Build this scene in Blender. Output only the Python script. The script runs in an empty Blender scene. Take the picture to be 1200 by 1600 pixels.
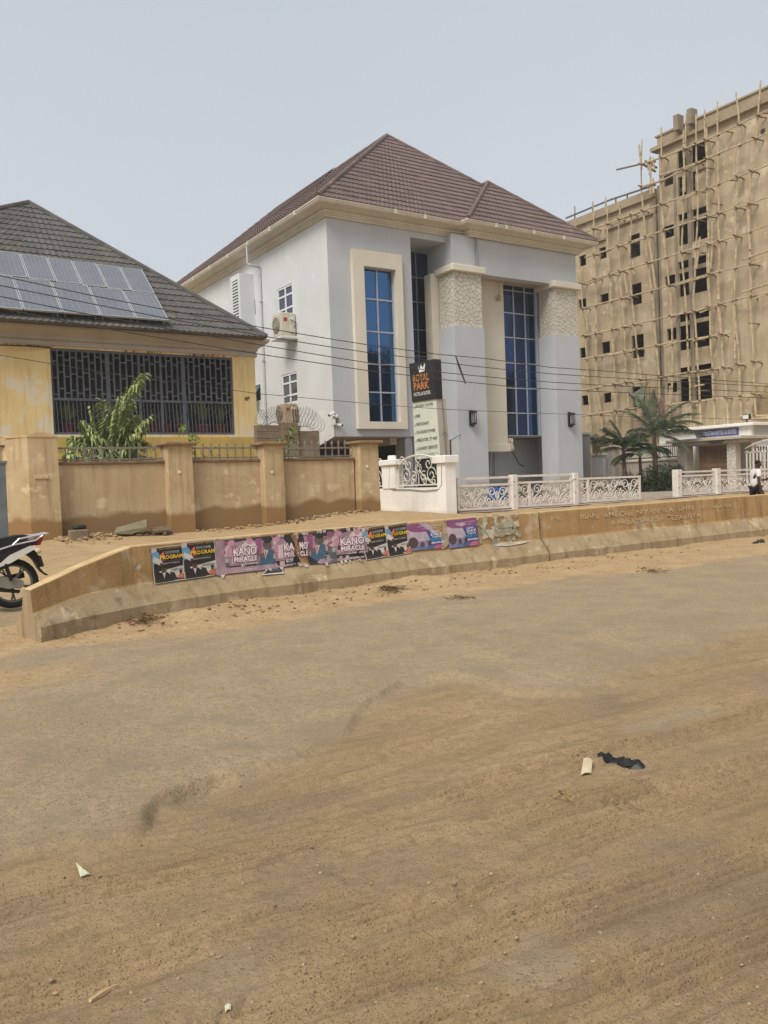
import bpy, bmesh, math, random
import numpy as np
from mathutils import Vector, Matrix, noise as mnoise
PI = math.pi
random.seed(7)
SC = bpy.context.scene
COL = SC.collection

# ------------------------------------------------------------------ camera
F_PX, YAW, PITCH, ROLL, EYE = 1300.0, math.radians(33.0), math.radians(-1.95), math.radians(-2.12), 1.6
cF = Vector((math.sin(YAW)*math.cos(PITCH), math.cos(YAW)*math.cos(PITCH), math.sin(PITCH)))
cR = cF.cross(Vector((0, 0, 1))).normalized()
cU = cR.cross(cF)
cR, cU = cR*math.cos(ROLL)+cU*math.sin(ROLL), -cR*math.sin(ROLL)+cU*math.cos(ROLL)
CAM = Vector((0, 0, EYE))
cd = bpy.data.cameras.new('camera')
cam = bpy.data.objects.new('camera', cd)
COL.objects.link(cam)
cd.sensor_fit = 'AUTO'; cd.sensor_width = 36.0
cd.lens = F_PX/1600.0*36.0
cd.clip_start = 0.05; cd.clip_end = 6000
m = Matrix.Identity(4)
for i in range(3):
    m[i][0] = cR[i]; m[i][1] = cU[i]; m[i][2] = -cF[i]; m[i][3] = CAM[i]
cam.matrix_world = m
SC.camera = cam
SC.render.resolution_x, SC.render.resolution_y = 768, 1024

# ------------------------------------------------------------------ light
SUN_EL, SUN_AZ = math.radians(50), math.radians(-116)      # azimuth from +Y towards +X
W = bpy.data.worlds.new('World'); SC.world = W; W.use_nodes = True
wn, wl = W.node_tree.nodes, W.node_tree.links
bg = wn['Background']
sky = wn.new('ShaderNodeTexSky'); sky.sky_type = 'NISHITA'; sky.sun_disc = False
sky.sun_elevation = SUN_EL; sky.sun_rotation = SUN_AZ
sky.air_density = 1.0; sky.dust_density = 6.0; sky.ozone_density = 1.0; sky.altitude = 400
mx = wn.new('ShaderNodeMix'); mx.data_type = 'RGBA'; mx.inputs[0].default_value = 0.75
wl.new(sky.outputs[0], mx.inputs[6])
tcw = wn.new('ShaderNodeTexCoord'); sxw = wn.new('ShaderNodeSeparateXYZ'); wl.new(tcw.outputs['Generated'], sxw.inputs[0])
nzw = wn.new('ShaderNodeTexNoise'); nzw.inputs['Scale'].default_value = 2.2; nzw.inputs['Detail'].default_value = 4; wl.new(tcw.outputs['Generated'], nzw.inputs[0])
adw = wn.new('ShaderNodeMath'); adw.operation = 'MULTIPLY_ADD'; wl.new(nzw.outputs['Fac'], adw.inputs[0]); adw.inputs[1].default_value = .45; wl.new(sxw.outputs[2], adw.inputs[2])
rpw = wn.new('ShaderNodeMapRange'); rpw.inputs[1].default_value = .20; rpw.inputs[2].default_value = .85; wl.new(adw.outputs[0], rpw.inputs[0])
hz_c = wn.new('ShaderNodeMix'); hz_c.data_type = 'RGBA'; wl.new(rpw.outputs[0], hz_c.inputs[0])
hz_c.inputs[6].default_value = (7.25, 7.5, 7.65, 1); hz_c.inputs[7].default_value = (5.7, 6.15, 6.65, 1)      # dust haze: paler low down, thinner overhead
wl.new(hz_c.outputs[2], mx.inputs[7])
wl.new(mx.outputs[2], bg.inputs[0]); bg.inputs[1].default_value = 0.118
sd = bpy.data.lights.new('sun', 'SUN'); sd.energy = 3.1; sd.angle = math.radians(28); sd.color = (1.0, 0.95, 0.87)
sun = bpy.data.objects.new('sun', sd); COL.objects.link(sun)
sv = Vector((math.sin(SUN_AZ)*math.cos(SUN_EL), math.cos(SUN_AZ)*math.cos(SUN_EL), math.sin(SUN_EL)))
sun.rotation_euler = (-sv).to_track_quat('-Z', 'Y').to_euler()
sun.location = sv*80
SC.view_settings.view_transform = 'Standard'; SC.view_settings.look = 'None'
SC.view_settings.exposure = 0.0; SC.view_settings.gamma = 1.0; SC.view_settings.use_curve_mapping = False

# ------------------------------------------------------------------ measuring: where a line of sight meets a real plane
def ray(px, py): return cF*F_PX + cR*(px-600) - cU*(py-800)
def onY(px, py, Y): d = ray(px, py); return CAM + d*(Y/d.y)
def onX(px, py, X): d = ray(px, py); return CAM + d*(X/d.x)
def onP(px, py, p0, n): d = ray(px, py); return CAM + d*((Vector(p0)-CAM).dot(n)/d.dot(n))
def zg(x, y):
    z = .009*min(max(x, -60), 90) + min(max((y-11.5)*.031, 0), .36)
    if 11.5 < y < 23.2:
        z += .26*math.exp(-((x-13.9)/2.4)**2)*min(1, (y-11.5)/9)
        z += .10*math.exp(-((x-5.3)/1.6)**2)*math.exp(-((y-22.6)/1.4)**2)
    return z
def onG(px, py):
    d = ray(px, py); t = 0.0
    for k in range(30):
        p = CAM + d*t if t else Vector((5, 10, 0))
        z = zg(p.x, p.y); t = (z-EYE)/d.z
    return CAM + d*t
def sz(h): return h

# ------------------------------------------------------------------ materials
def lin(c):
    return tuple(((v/255)/12.92 if v/255 <= .04045 else ((v/255+.055)/1.055)**2.4) for v in c)
MATS = {}
def mat(name, c1, c2=None, scale=3.0, rough=.85, bump=0.0, bscale=40.0, metal=0.0, streak=None, damp=None, spots=None, spec=.3, detail=6, mid=.5, wid=.3):
    """c1/c2 sRGB 0-255 mixed by world-space noise. streak=(rgb, amount): vertical run marks. damp=(rgb, z, ragged): stain below a ragged line.
    spots=(rgb, scale, threshold): patches with edges"""
    if name in MATS: return MATS[name]
    M = bpy.data.materials.new(name); M.use_nodes = True
    n, l = M.node_tree.nodes, M.node_tree.links
    b = n['Principled BSDF']; b.inputs['Roughness'].default_value = rough; b.inputs['Metallic'].default_value = metal
    b.inputs['Specular IOR Level'].default_value = spec
    pos = n.new('ShaderNodeNewGeometry').outputs['Position']
    def noise(sc, det=detail, vec=pos, ro=.6):
        t = n.new('ShaderNodeTexNoise'); t.inputs['Scale'].default_value = sc; t.inputs['Detail'].default_value = det; t.inputs['Roughness'].default_value = ro
        l.new(vec, t.inputs['Vector']); return t.outputs['Fac']
    def ramp(v, lo, hi):
        r = n.new('ShaderNodeMapRange'); r.inputs[1].default_value = lo; r.inputs[2].default_value = hi
        l.new(v, r.inputs[0]); return r.outputs[0]
    def mix(f, a, c, sclr=None):
        x = n.new('ShaderNodeMix'); x.data_type = 'RGBA'
        if isinstance(f, float): x.inputs[0].default_value = f
        else: l.new(f, x.inputs[0])
        for s, v in ((6, a), (7, c)):
            if isinstance(v, tuple): x.inputs[s].default_value = (*lin(v), 1)
            else: l.new(v, x.inputs[s])
        return x.outputs[2]
    def mul(a, k):
        q = n.new('ShaderNodeMath'); q.operation = 'MULTIPLY'; l.new(a, q.inputs[0])
        if isinstance(k, float): q.inputs[1].default_value = k
        else: l.new(k, q.inputs[1])
        return q.outputs[0]
    if c2 is None: c2 = tuple(max(0, v*.93) for v in c1)
    col = mix(ramp(noise(scale), mid-wid/2, mid+wid/2), c1, c2)
    if spots:
        col = mix(ramp(noise(spots[1], 8, ro=.65), spots[2], spots[2]+.06), col, spots[0])
    if streak:
        mp = n.new('ShaderNodeMapping'); mp.inputs['Scale'].default_value = (5, 5, .35); l.new(pos, mp.inputs[0])
        s1 = ramp(noise(1.4, 5, mp.outputs[0]), .5, .75)
        col = mix(mul(s1, float(streak[1])), col, streak[0])
    if damp:
        sx = n.new('ShaderNodeSeparateXYZ'); l.new(pos, sx.inputs[0])
        a = n.new('ShaderNodeMath'); a.operation = 'ADD'; l.new(sx.outputs[2], a.inputs[0]); l.new(mul(noise(.9, 5), float(damp[2])), a.inputs[1])
        g = n.new('ShaderNodeMath'); g.operation = 'MULTIPLY_ADD'; l.new(sx.outputs[0], g.inputs[0]); g.inputs[1].default_value = -.012; l.new(a.outputs[0], g.inputs[2])
        col = mix(ramp(g.outputs[0], damp[1]+.10+damp[2]*.5, damp[1]-.04+damp[2]*.5), col, damp[0])
    l.new(col, b.inputs['Base Color'])
    if bump:
        bp = n.new('ShaderNodeBump'); bp.inputs['Strength'].default_value = bump; bp.inputs['Distance'].default_value = .02
        l.new(noise(bscale, 5), bp.inputs['Height']); l.new(bp.outputs[0], b.inputs['Normal'])
    MATS[name] = M
    return M
def flat(rgb, rough=.6):
    return mat('paint_%d_%d_%d' % rgb, rgb, tuple(int(v*.86) for v in rgb), 9, rough)

# ------------------------------------------------------------------ objects
ORG = {}
def tag(o, label=None, cat=None, group=None, kind=None):
    if label: o['label'] = label
    if cat: o['category'] = cat
    if group: o['group'] = group
    if kind: o['kind'] = kind
    return o
def thing(name, label, cat, loc, group=None):
    o = bpy.data.objects.new(name, None); o.empty_display_size = .2; COL.objects.link(o)
    o.location = loc; ORG[o.name] = Vector(loc)
    return tag(o, label, cat, group)
def link(name, me, parent=None):
    o = bpy.data.objects.new(name, me); COL.objects.link(o)
    if parent is not None:
        o.parent = parent; ORG[o.name] = ORG[parent.name]
    else: ORG[o.name] = Vector((0, 0, 0))
    return o
class MB:
    def __init__(s): s.v = []; s.f = []
    def add(s, vs, fs):
        k = len(s.v); s.v += [Vector(v) for v in vs]; s.f += [tuple(i+k for i in f) for f in fs]; return s
    def box(s, a, b):
        x0, y0, z0 = (min(a[i], b[i]) for i in range(3)); x1, y1, z1 = (max(a[i], b[i]) for i in range(3))
        return s.add([(x0,y0,z0),(x1,y0,z0),(x1,y1,z0),(x0,y1,z0),(x0,y0,z1),(x1,y0,z1),(x1,y1,z1),(x0,y1,z1)],
                     [(0,3,2,1),(4,5,6,7),(0,1,5,4),(1,2,6,5),(2,3,7,6),(3,0,4,7)])
    def bbox(s, a, b, c=.02):
        """box with chamfered edges"""
        bm = bmesh.new(); bmesh.ops.create_cube(bm, size=1)
        for v in bm.verts:
            for i in range(3): v.co[i] = (a[i]+b[i])/2 + v.co[i]*abs(b[i]-a[i])
        bmesh.ops.bevel(bm, geom=bm.edges[:], offset=c, segments=1, affect='EDGES')
        bm.verts.index_update(); s.add([v.co.copy() for v in bm.verts], [[v.index for v in f.verts] for f in bm.faces]); bm.free(); return s
    def bar(s, p, q, w, h=None, up=(0, 0, 1)):
        """square bar from p to q"""
        h = h or w; p, q = Vector(p), Vector(q); d = (q-p).normalized(); u = Vector(up)
        if abs(d.dot(u)) > .95: u = Vector((0, 1, 0)) if abs(d.y) < .9 else Vector((1, 0, 0))
        a = d.cross(u).normalized()*(w/2); b = a.cross(d).normalized()*(h/2)
        vs = [e+i*a+j*b for e in (p, q) for i, j in ((-1,-1),(1,-1),(1,1),(-1,1))]
        return s.add(vs, [(0,1,2,3),(7,6,5,4),(0,4,5,1),(1,5,6,2),(2,6,7,3),(3,7,4,0)])
    def tube(s, pts, r, n=6, cap=True):
        pts = [Vector(p) for p in pts]; k = len(pts)
        if not isinstance(r, (list, tuple)): r = [r]*k
        rings = []; prev = None
        for i, p in enumerate(pts):
            d = (pts[min(i+1, k-1)]-pts[max(i-1, 0)]).normalized()
            if prev is None: a = d.orthogonal().normalized()
            else: a = (prev-d*prev.dot(d)); a = a.normalized() if a.length > 1e-6 else d.orthogonal().normalized()
            prev = a; b = d.cross(a)
            rings += [p+(a*math.cos(2*PI*j/n)+b*math.sin(2*PI*j/n))*r[i] for j in range(n)]
        fs = [(i*n+j, i*n+(j+1) % n, (i+1)*n+(j+1) % n, (i+1)*n+j) for i in range(k-1) for j in range(n)]
        if cap: fs += [tuple(range(n-1, -1, -1)), tuple(range((k-1)*n, k*n))]
        return s.add(rings, fs)
    def ext(s, poly, d):
        """planar polygon (list of 3D points) extruded by vector d"""
        n = len(poly); d = Vector(d); P = [Vector(p) for p in poly]
        return s.add(P+[p+d for p in P], [tuple(range(n-1,-1,-1)), tuple(range(n, 2*n))]+[(i, (i+1) % n, n+(i+1) % n, n+i) for i in range(n)])
    def lathe(s, c, prof, n=12, axis=(0,0,1)):
        ax = Vector(axis).normalized(); a = ax.orthogonal().normalized(); b = ax.cross(a); c = Vector(c)
        vs = [c+ax*h+(a*math.cos(2*PI*j/n)+b*math.sin(2*PI*j/n))*r for r, h in prof for j in range(n)]
        k = len(prof); fs = [(i*n+j, i*n+(j+1) % n, (i+1)*n+(j+1) % n, (i+1)*n+j) for i in range(k-1) for j in range(n)]
        fs += [tuple(range(n-1,-1,-1)), tuple(range((k-1)*n, k*n))]
        return s.add(vs, fs)
    def blob(s, c, r, seed=0, amp=.35, sub=1):
        bm = bmesh.new(); bmesh.ops.create_icosphere(bm, subdivisions=sub, radius=1)
        for v in bm.verts:
            k = 1+amp*mnoise.noise(v.co*1.6+Vector((seed*3.1, seed*1.7, 0)))
            v.co = Vector((v.co.x*r[0], v.co.y*r[1], v.co.z*r[2]))*k+Vector(c)
        bm.verts.index_update(); s.add([v.co.copy() for v in bm.verts], [[v.index for v in f.verts] for f in bm.faces]); bm.free(); return s
    def build(s, name, m, parent=None, smooth=False):
        me = bpy.data.meshes.new(name)
        if parent is None and not s.v: return None
        o = ORG[parent.name] if parent is not None else Vector((0, 0, 0))
        me.from_pydata([v-o for v in s.v], [], s.f)
        me.materials.append(m)
        if smooth: me.polygons.foreach_set('use_smooth', [True]*len(me.polygons))
        me.update()
        bm = bmesh.new(); bm.from_mesh(me); bmesh.ops.recalc_face_normals(bm, faces=bm.faces[:]); bm.to_mesh(me); bm.free()
        return link(name, me, parent)
def struct(o): o['kind'] = 'structure'; return o

def sweep(path, prof, zf=None, closed=False, mb=None):
    """profile [(out, z)] swept along a horizontal path; out is to the right of the walking direction"""
    mb = mb or MB(); P = [Vector((p[0], p[1], 0)) for p in path]; n = len(P); k = len(prof); vs = []
    for i in range(n):
        d0 = (P[i]-P[i-1]).normalized() if i > 0 else (P[1]-P[0]).normalized()
        d1 = (P[i+1]-P[i]).normalized() if i < n-1 else d0
        n0 = Vector((d0.y, -d0.x, 0)); n1 = Vector((d1.y, -d1.x, 0)); mt = (n0+n1); mt = mt*(1/ max(.2, (1+n0.dot(n1))))
        b = zf(P[i].x, P[i].y) if zf else 0
        vs += [P[i]+mt*o+Vector((0, 0, z+b)) for o, z in prof]
    fs = [(i*k+j, i*k+j+1, (i+1)*k+j+1, (i+1)*k+j) for i in range(n-1) for j in range(k-1)]
    if closed:
        fs += [(i*k+k-1, i*k, (i+1)*k, (i+1)*k+k-1) for i in range(n-1)]
        fs += [tuple(range(k-1,-1,-1)), tuple(range((n-1)*k, n*k))]
    return mb.add(vs, fs)

def text_mesh(txt, size, bold=0.0):
    cu = bpy.data.curves.new('lettering', 'FONT'); cu.body = txt; cu.size = size; cu.align_x = 'LEFT'; cu.offset = bold; cu.resolution_u = 2
    o = bpy.data.objects.new('lettering', cu); COL.objects.link(o)
    bpy.context.view_layer.update()
    me = bpy.data.meshes.new_from_object(o.evaluated_get(bpy.context.evaluated_depsgraph_get()))
    bpy.data.objects.remove(o); bpy.data.curves.remove(cu)
    return me
def text(txt, o, u, v, width, height, m, parent, name='lettering', bold=0.0, lift=.0, jitter=0):
    """lettering fitted into width x height from lower-left point o, along unit vectors u and v"""
    me = text_mesh(txt, 1.0, bold)
    xs = [w.co.x for w in me.vertices]; ys = [w.co.y for w in me.vertices]
    if not xs: return None
    x0, x1, y0, y1 = min(xs), max(xs), min(ys), max(ys)
    u, v = Vector(u).normalized(), Vector(v).normalized(); nrm = u.cross(v)
    og = ORG[parent.name]
    for w in me.vertices:
        a = (w.co.x-x0)/(x1-x0)*width; b = (w.co.y-y0)/(y1-y0)*height
        if jitter: b += jitter*math.sin(a*9)+jitter*.6*math.sin(a*23+1)
        w.co = Vector(o)+u*a+v*b+nrm*lift-og
    me.materials.clear(); me.materials.append(m); me.name = name
    return link(name, me, parent)

def holed_wall(mb, o, u, v, w, h, holes, depth, inward):
    """wall face from origin o along u (w) and v (h) with rectangular holes (u0,v0,u1,v1) and reveals going 'depth' along inward"""
    o, u, v, inward = Vector(o), Vector(u), Vector(v), Vector(inward)
    us = sorted({0, w, *[c for q in holes for c in (q[0], q[2])]}); vs = sorted({0, h, *[c for q in holes for c in (q[1], q[3])]})
    us = [a for a in us if 0 <= a <= w]; vs = [a for a in vs if 0 <= a <= h]
    for a, b in zip(us, us[1:]):
        for c, d in zip(vs, vs[1:]):
            x, y = (a+b)/2, (c+d)/2
            if any(q[0] < x < q[2] and q[1] < y < q[3] for q in holes): continue
            mb.add([o+u*a+v*c, o+u*b+v*c, o+u*b+v*d, o+u*a+v*d], [(0,1,2,3)])
    for q in holes:
        c = [o+u*a+v*b for a, b in ((q[0],q[1]),(q[2],q[1]),(q[2],q[3]),(q[0],q[3]))]; e = [p+inward*depth for p in c]
        mb.add(c+e, [(i, (i+1) % 4, 4+(i+1) % 4, 4+i) for i in range(4)])
    return mb

def scroll(c, u, v, r, turns=1.4, ph=0, n=18, sgn=1):
    return [Vector(c)+(Vector(u)*math.cos(ph+sgn*t*turns*2*PI)+Vector(v)*math.sin(ph+sgn*t*turns*2*PI))*r*(1-.8*t) for t in [i/n for i in range(n+1)]]

def roof_plane(parent, poly, m, course=.4, wave=.2, step=.035, amp=.022, sub=4, name='tile_course'):
    """convex polygon with the eave as its first edge; laid as stepped courses of wavy metal tiles, one part per course"""
    P = [Vector(p) for p in poly]; u = (P[1]-P[0]).normalized(); n = u.cross(P[2]-P[1]).normalized()
    if n.z < 0: n = -n
    v = n.cross(u)
    if v.z < 0: v = -v
    q = [((p-P[0]).dot(u), (p-P[0]).dot(v)) for p in P]; top = max(b for a, b in q)
    def span(t):
        xs = []
        for (a, b), (c, d) in zip(q, q[1:]+q[:1]):
            if abs(b-d) < 1e-6:
                if abs(b-t) < 1e-4: xs += [a, c]
            elif min(b, d)-1e-6 <= t <= max(b, d)+1e-6: xs.append(a+(c-a)*(t-b)/(d-b))
        return (min(xs), max(xs)) if xs else None
    k = max(1, round(top/course)); h = top/k
    # under-deck
    MB().add([p-n*.05 for p in P], [tuple(range(len(P)))]).build('roof_deck', m, parent)
    for i in range(k):
        a, b = span(i*h), span(min((i+1)*h, top)-1e-4*(i == k-1))
        if not a or not b or a[1]-a[0] < .1: continue
        N = max(3, int((a[1]-a[0])/wave*sub)); vs = []; fs = []
        for j in range(N+1):
            t = j/N; x0 = a[0]+(a[1]-a[0])*t; x1 = b[0]+(b[1]-b[0])*t
            wv = lambda x: amp*(.5+.5*math.cos(2*PI*x/wave))**1.5
            jit = .006*mnoise.noise(Vector((x0*.7, i*1.3, 3)))
            p0 = P[0]+u*x0+v*(i*h-.02); p1 = P[0]+u*x1+v*((i+1)*h)
            vs += [p0-n*.045, p0+n*(step+wv(x0)+jit), p1+n*(wv(x1)*.6)]
        for j in range(N):
            o = j*3; fs += [(o, o+3, o+4, o+1), (o+1, o+4, o+5, o+2)]
        MB().add(vs, fs).build(name, m, parent)

# ================================================================== GROUND AND ROAD
_rng = np.random.RandomState(5); _tab = _rng.rand(256, 256)
def vn(x, y):
    xi = np.floor(x).astype(int); yi = np.floor(y).astype(int); fx = x-xi; fy = y-yi
    fx = fx*fx*(3-2*fx); fy = fy*fy*(3-2*fy)
    g = lambda a, b: _tab[a & 255, b & 255]
    return (g(xi, yi)*(1-fx)+g(xi+1, yi)*fx)*(1-fy)+(g(xi, yi+1)*(1-fx)+g(xi+1, yi+1)*fx)*fy
def fbm(x, y, o=4):
    s = 0; a = .5; t = 0
    for i in range(o): s = s+a*vn(x*2**i+17*i, y*2**i+31*i); t += a; a *= .55
    return s/t
def sstep(e0, e1, x): t = np.clip((x-e0)/(e1-e0), 0, 1); return t*t*(3-2*t)
def sdist(px, py, line):
    """signed distance to a polyline, positive to its right"""
    best = np.full(px.shape, 1e9); sg = np.zeros(px.shape)
    for (ax, ay), (bx, by) in zip(line, line[1:]):
        dx, dy = bx-ax, by-ay; t = np.clip(((px-ax)*dx+(py-ay)*dy)/(dx*dx+dy*dy), 0, 1)
        d = np.hypot(px-ax-t*dx, py-ay-t*dy); c = dx*(py-ay)-dy*(px-ax); k = d < best
        best = np.where(k, d, best); sg = np.where(k, -np.sign(c), sg)
    return best*sg
def gline(pts): return [tuple(onG(*p)[:2]) for p in pts]
EDGE = gline([(-160,1345),(-60,1330),(60,1318),(190,1300),(203,1275),(238,1240),(262,1226),(330,1202),(372,1200),(430,1178),(520,1140),(562,1092),(620,1060),(700,1050),(770,1058),(800,1072),(900,1076),(1000,1046),(1100,1006),(1260,960),(1500,890)])
BARR = [(1.72,9.52),(2.35,9.94),(3.1,10.30),(4.3,10.56),(5.8,10.64),(8.0,10.66),(10.36,10.66),(13,10.62),(17,10.5),(24,10.4),(40,10.4)]   # front foot of the barrier
VERGE = gline([(-200,1035),(0,1018),(70,1012),(200,1004),(330,985),(480,962),(620,938),(750,926),(900,903),(1050,888),(1200,868),(1350,850)])
YB = 11.1
RIMS = [(tuple(onG(288, 1214)[:2]), 1.0, .28), (tuple(onG(222, 1262)[:2]), .55, .22), (tuple(onG(385, 1198)[:2]), .5, .14), (tuple(onG(545, 1115)[:2]), .38, .35), (tuple(onG(620, 1068)[:2]), .40, .6), (tuple(onG(830, 1072)[:2]), .45, .5)]
HOLLOW = tuple(onG(400, 1245)[:2])
TRACKS = [gline([(-40,1420),(250,1355),(560,1290),(900,1180),(1260,1090)]), gline([(330,1500),(700,1395),(960,1285),(1280,1190)]), gline([(400,1570),(760,1465),(1260,1300)]), gline([(980,1245),(1260,1165)]), gline([(-40,1560),(300,1470),(620,1395)]), gline([(620,1640),(900,1560),(1260,1420)]), gline([(560,1350),(850,1265),(1000,1222)])]
def road_fields(x, y):
    n1 = fbm(x*.9, y*.9); n2 = fbm(x*4+9, y*4, 3)
    s = sdist(x, y, EDGE)
    so = s + (n1-.5)*.9 + (n2-.5)*.25
    sand = sstep(-.25, .55, so)
    bare = sstep(.60, .74, fbm(x*1.1+40, y*2.0+7))*sstep(.2, 1.0, s)       # asphalt peeping through
    sand = sand*(1-.75*bare)
    left = sstep(4.6, 3.0, y)*sstep(2.2, .2, x)                             # dusty near left corner
    sand = np.maximum(sand, left*.9)
    d = sdist(x, y, VERGE)
    dv = -d + (n1-.5)*.7+(n2-.5)*.3
    verge = sstep(-.18, .16, dv)
    left2 = sstep(2.4, 1.2, x)*sstep(6.3, 8.0, y)
    verge = np.maximum(verge, left2*.75*sstep(.35, .6, fbm(x*1.3+3, y*1.3)))
    # heights
    z = .009*np.clip(x, -60, 90)
    z = z + (fbm(x*.35, y*.35, 3)-.5)*.07*sstep(9.2, 7.5, y)
    rip = fbm(x*.55+(y*.2), y*7.5+x*.9, 3)-.5                               # wheel ruts run along the road
    rip2 = fbm(x*.9, y*19+x*1.6, 2)-.5
    trk = sstep(.45, .62, fbm(x*.25+5, y*1.1))
    z = z + sand*(rip*.050+rip2*.030*trk + (fbm(x*14, y*14, 2)-.5)*.008)
    # broken edge of the asphalt: sharp where the patch is worn out
    sharp = np.full(x.shape, .22)
    for (cx, cy), a_, r_ in RIMS: sharp = np.maximum(sharp, a_*np.exp(-((x-cx)/r_)**2-((y-cy)/r_)**2))
    for l in TRACKS:                                                        # tyre prints: bundles of fine grooves
        d_ = sdist(x, y, l); wob = .02*(fbm(x*.8, y*.8, 2)-.5); q = d_+wob
        z = z - sand*.036*np.where(np.abs(q) < .13, .5+.5*np.cos(q/.052*2*np.pi), 0)*sstep(.32, .48, fbm(x*.7+21, y*.7+3))
    z = z - .11*sharp*sstep(.02, .10, s + (n2-.5)*.10)*sstep(1.8, .3, s)
    z = z + (1-sand)*(fbm(x*30, y*30, 2)-.5)*.006
    # drift against the barrier
    z = z + verge*(.0+.05*sstep(.0, 1.0, dv)*(.1+1.2*fbm(x*1.1, y*1.6)))*sstep(1.8, 4.0, x)+verge*(fbm(x*6, y*6, 3)-.5)*.04
    z = z + .9*verge*np.exp(-((x-7.2)/.5)**2-((y-10.2)/.35)**2)*.12 + verge*np.exp(-((x-3.6)/.45)**2-((y-9.95)/.25)**2)*.08
    (hx, hy) = HOLLOW; hm = np.exp(-((x-hx)/.62)**2-((y-hy)/.42)**2)
    z = z - hm*.045*sstep(0, .15, s) + hm*sstep(.08, .2, s)*.008*np.cos(2*np.pi*(y+.10*x+.06*n1)/.10)
    crust = np.clip(sharp-.3, 0, 1)*sstep(.16, .05, np.abs(s+(n2-.5)*.10-.07))     # bare broken rim of the tar
    sand = sand*(1-.9*np.clip(crust*1.4, 0, 1))
    return z, sand, verge

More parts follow.
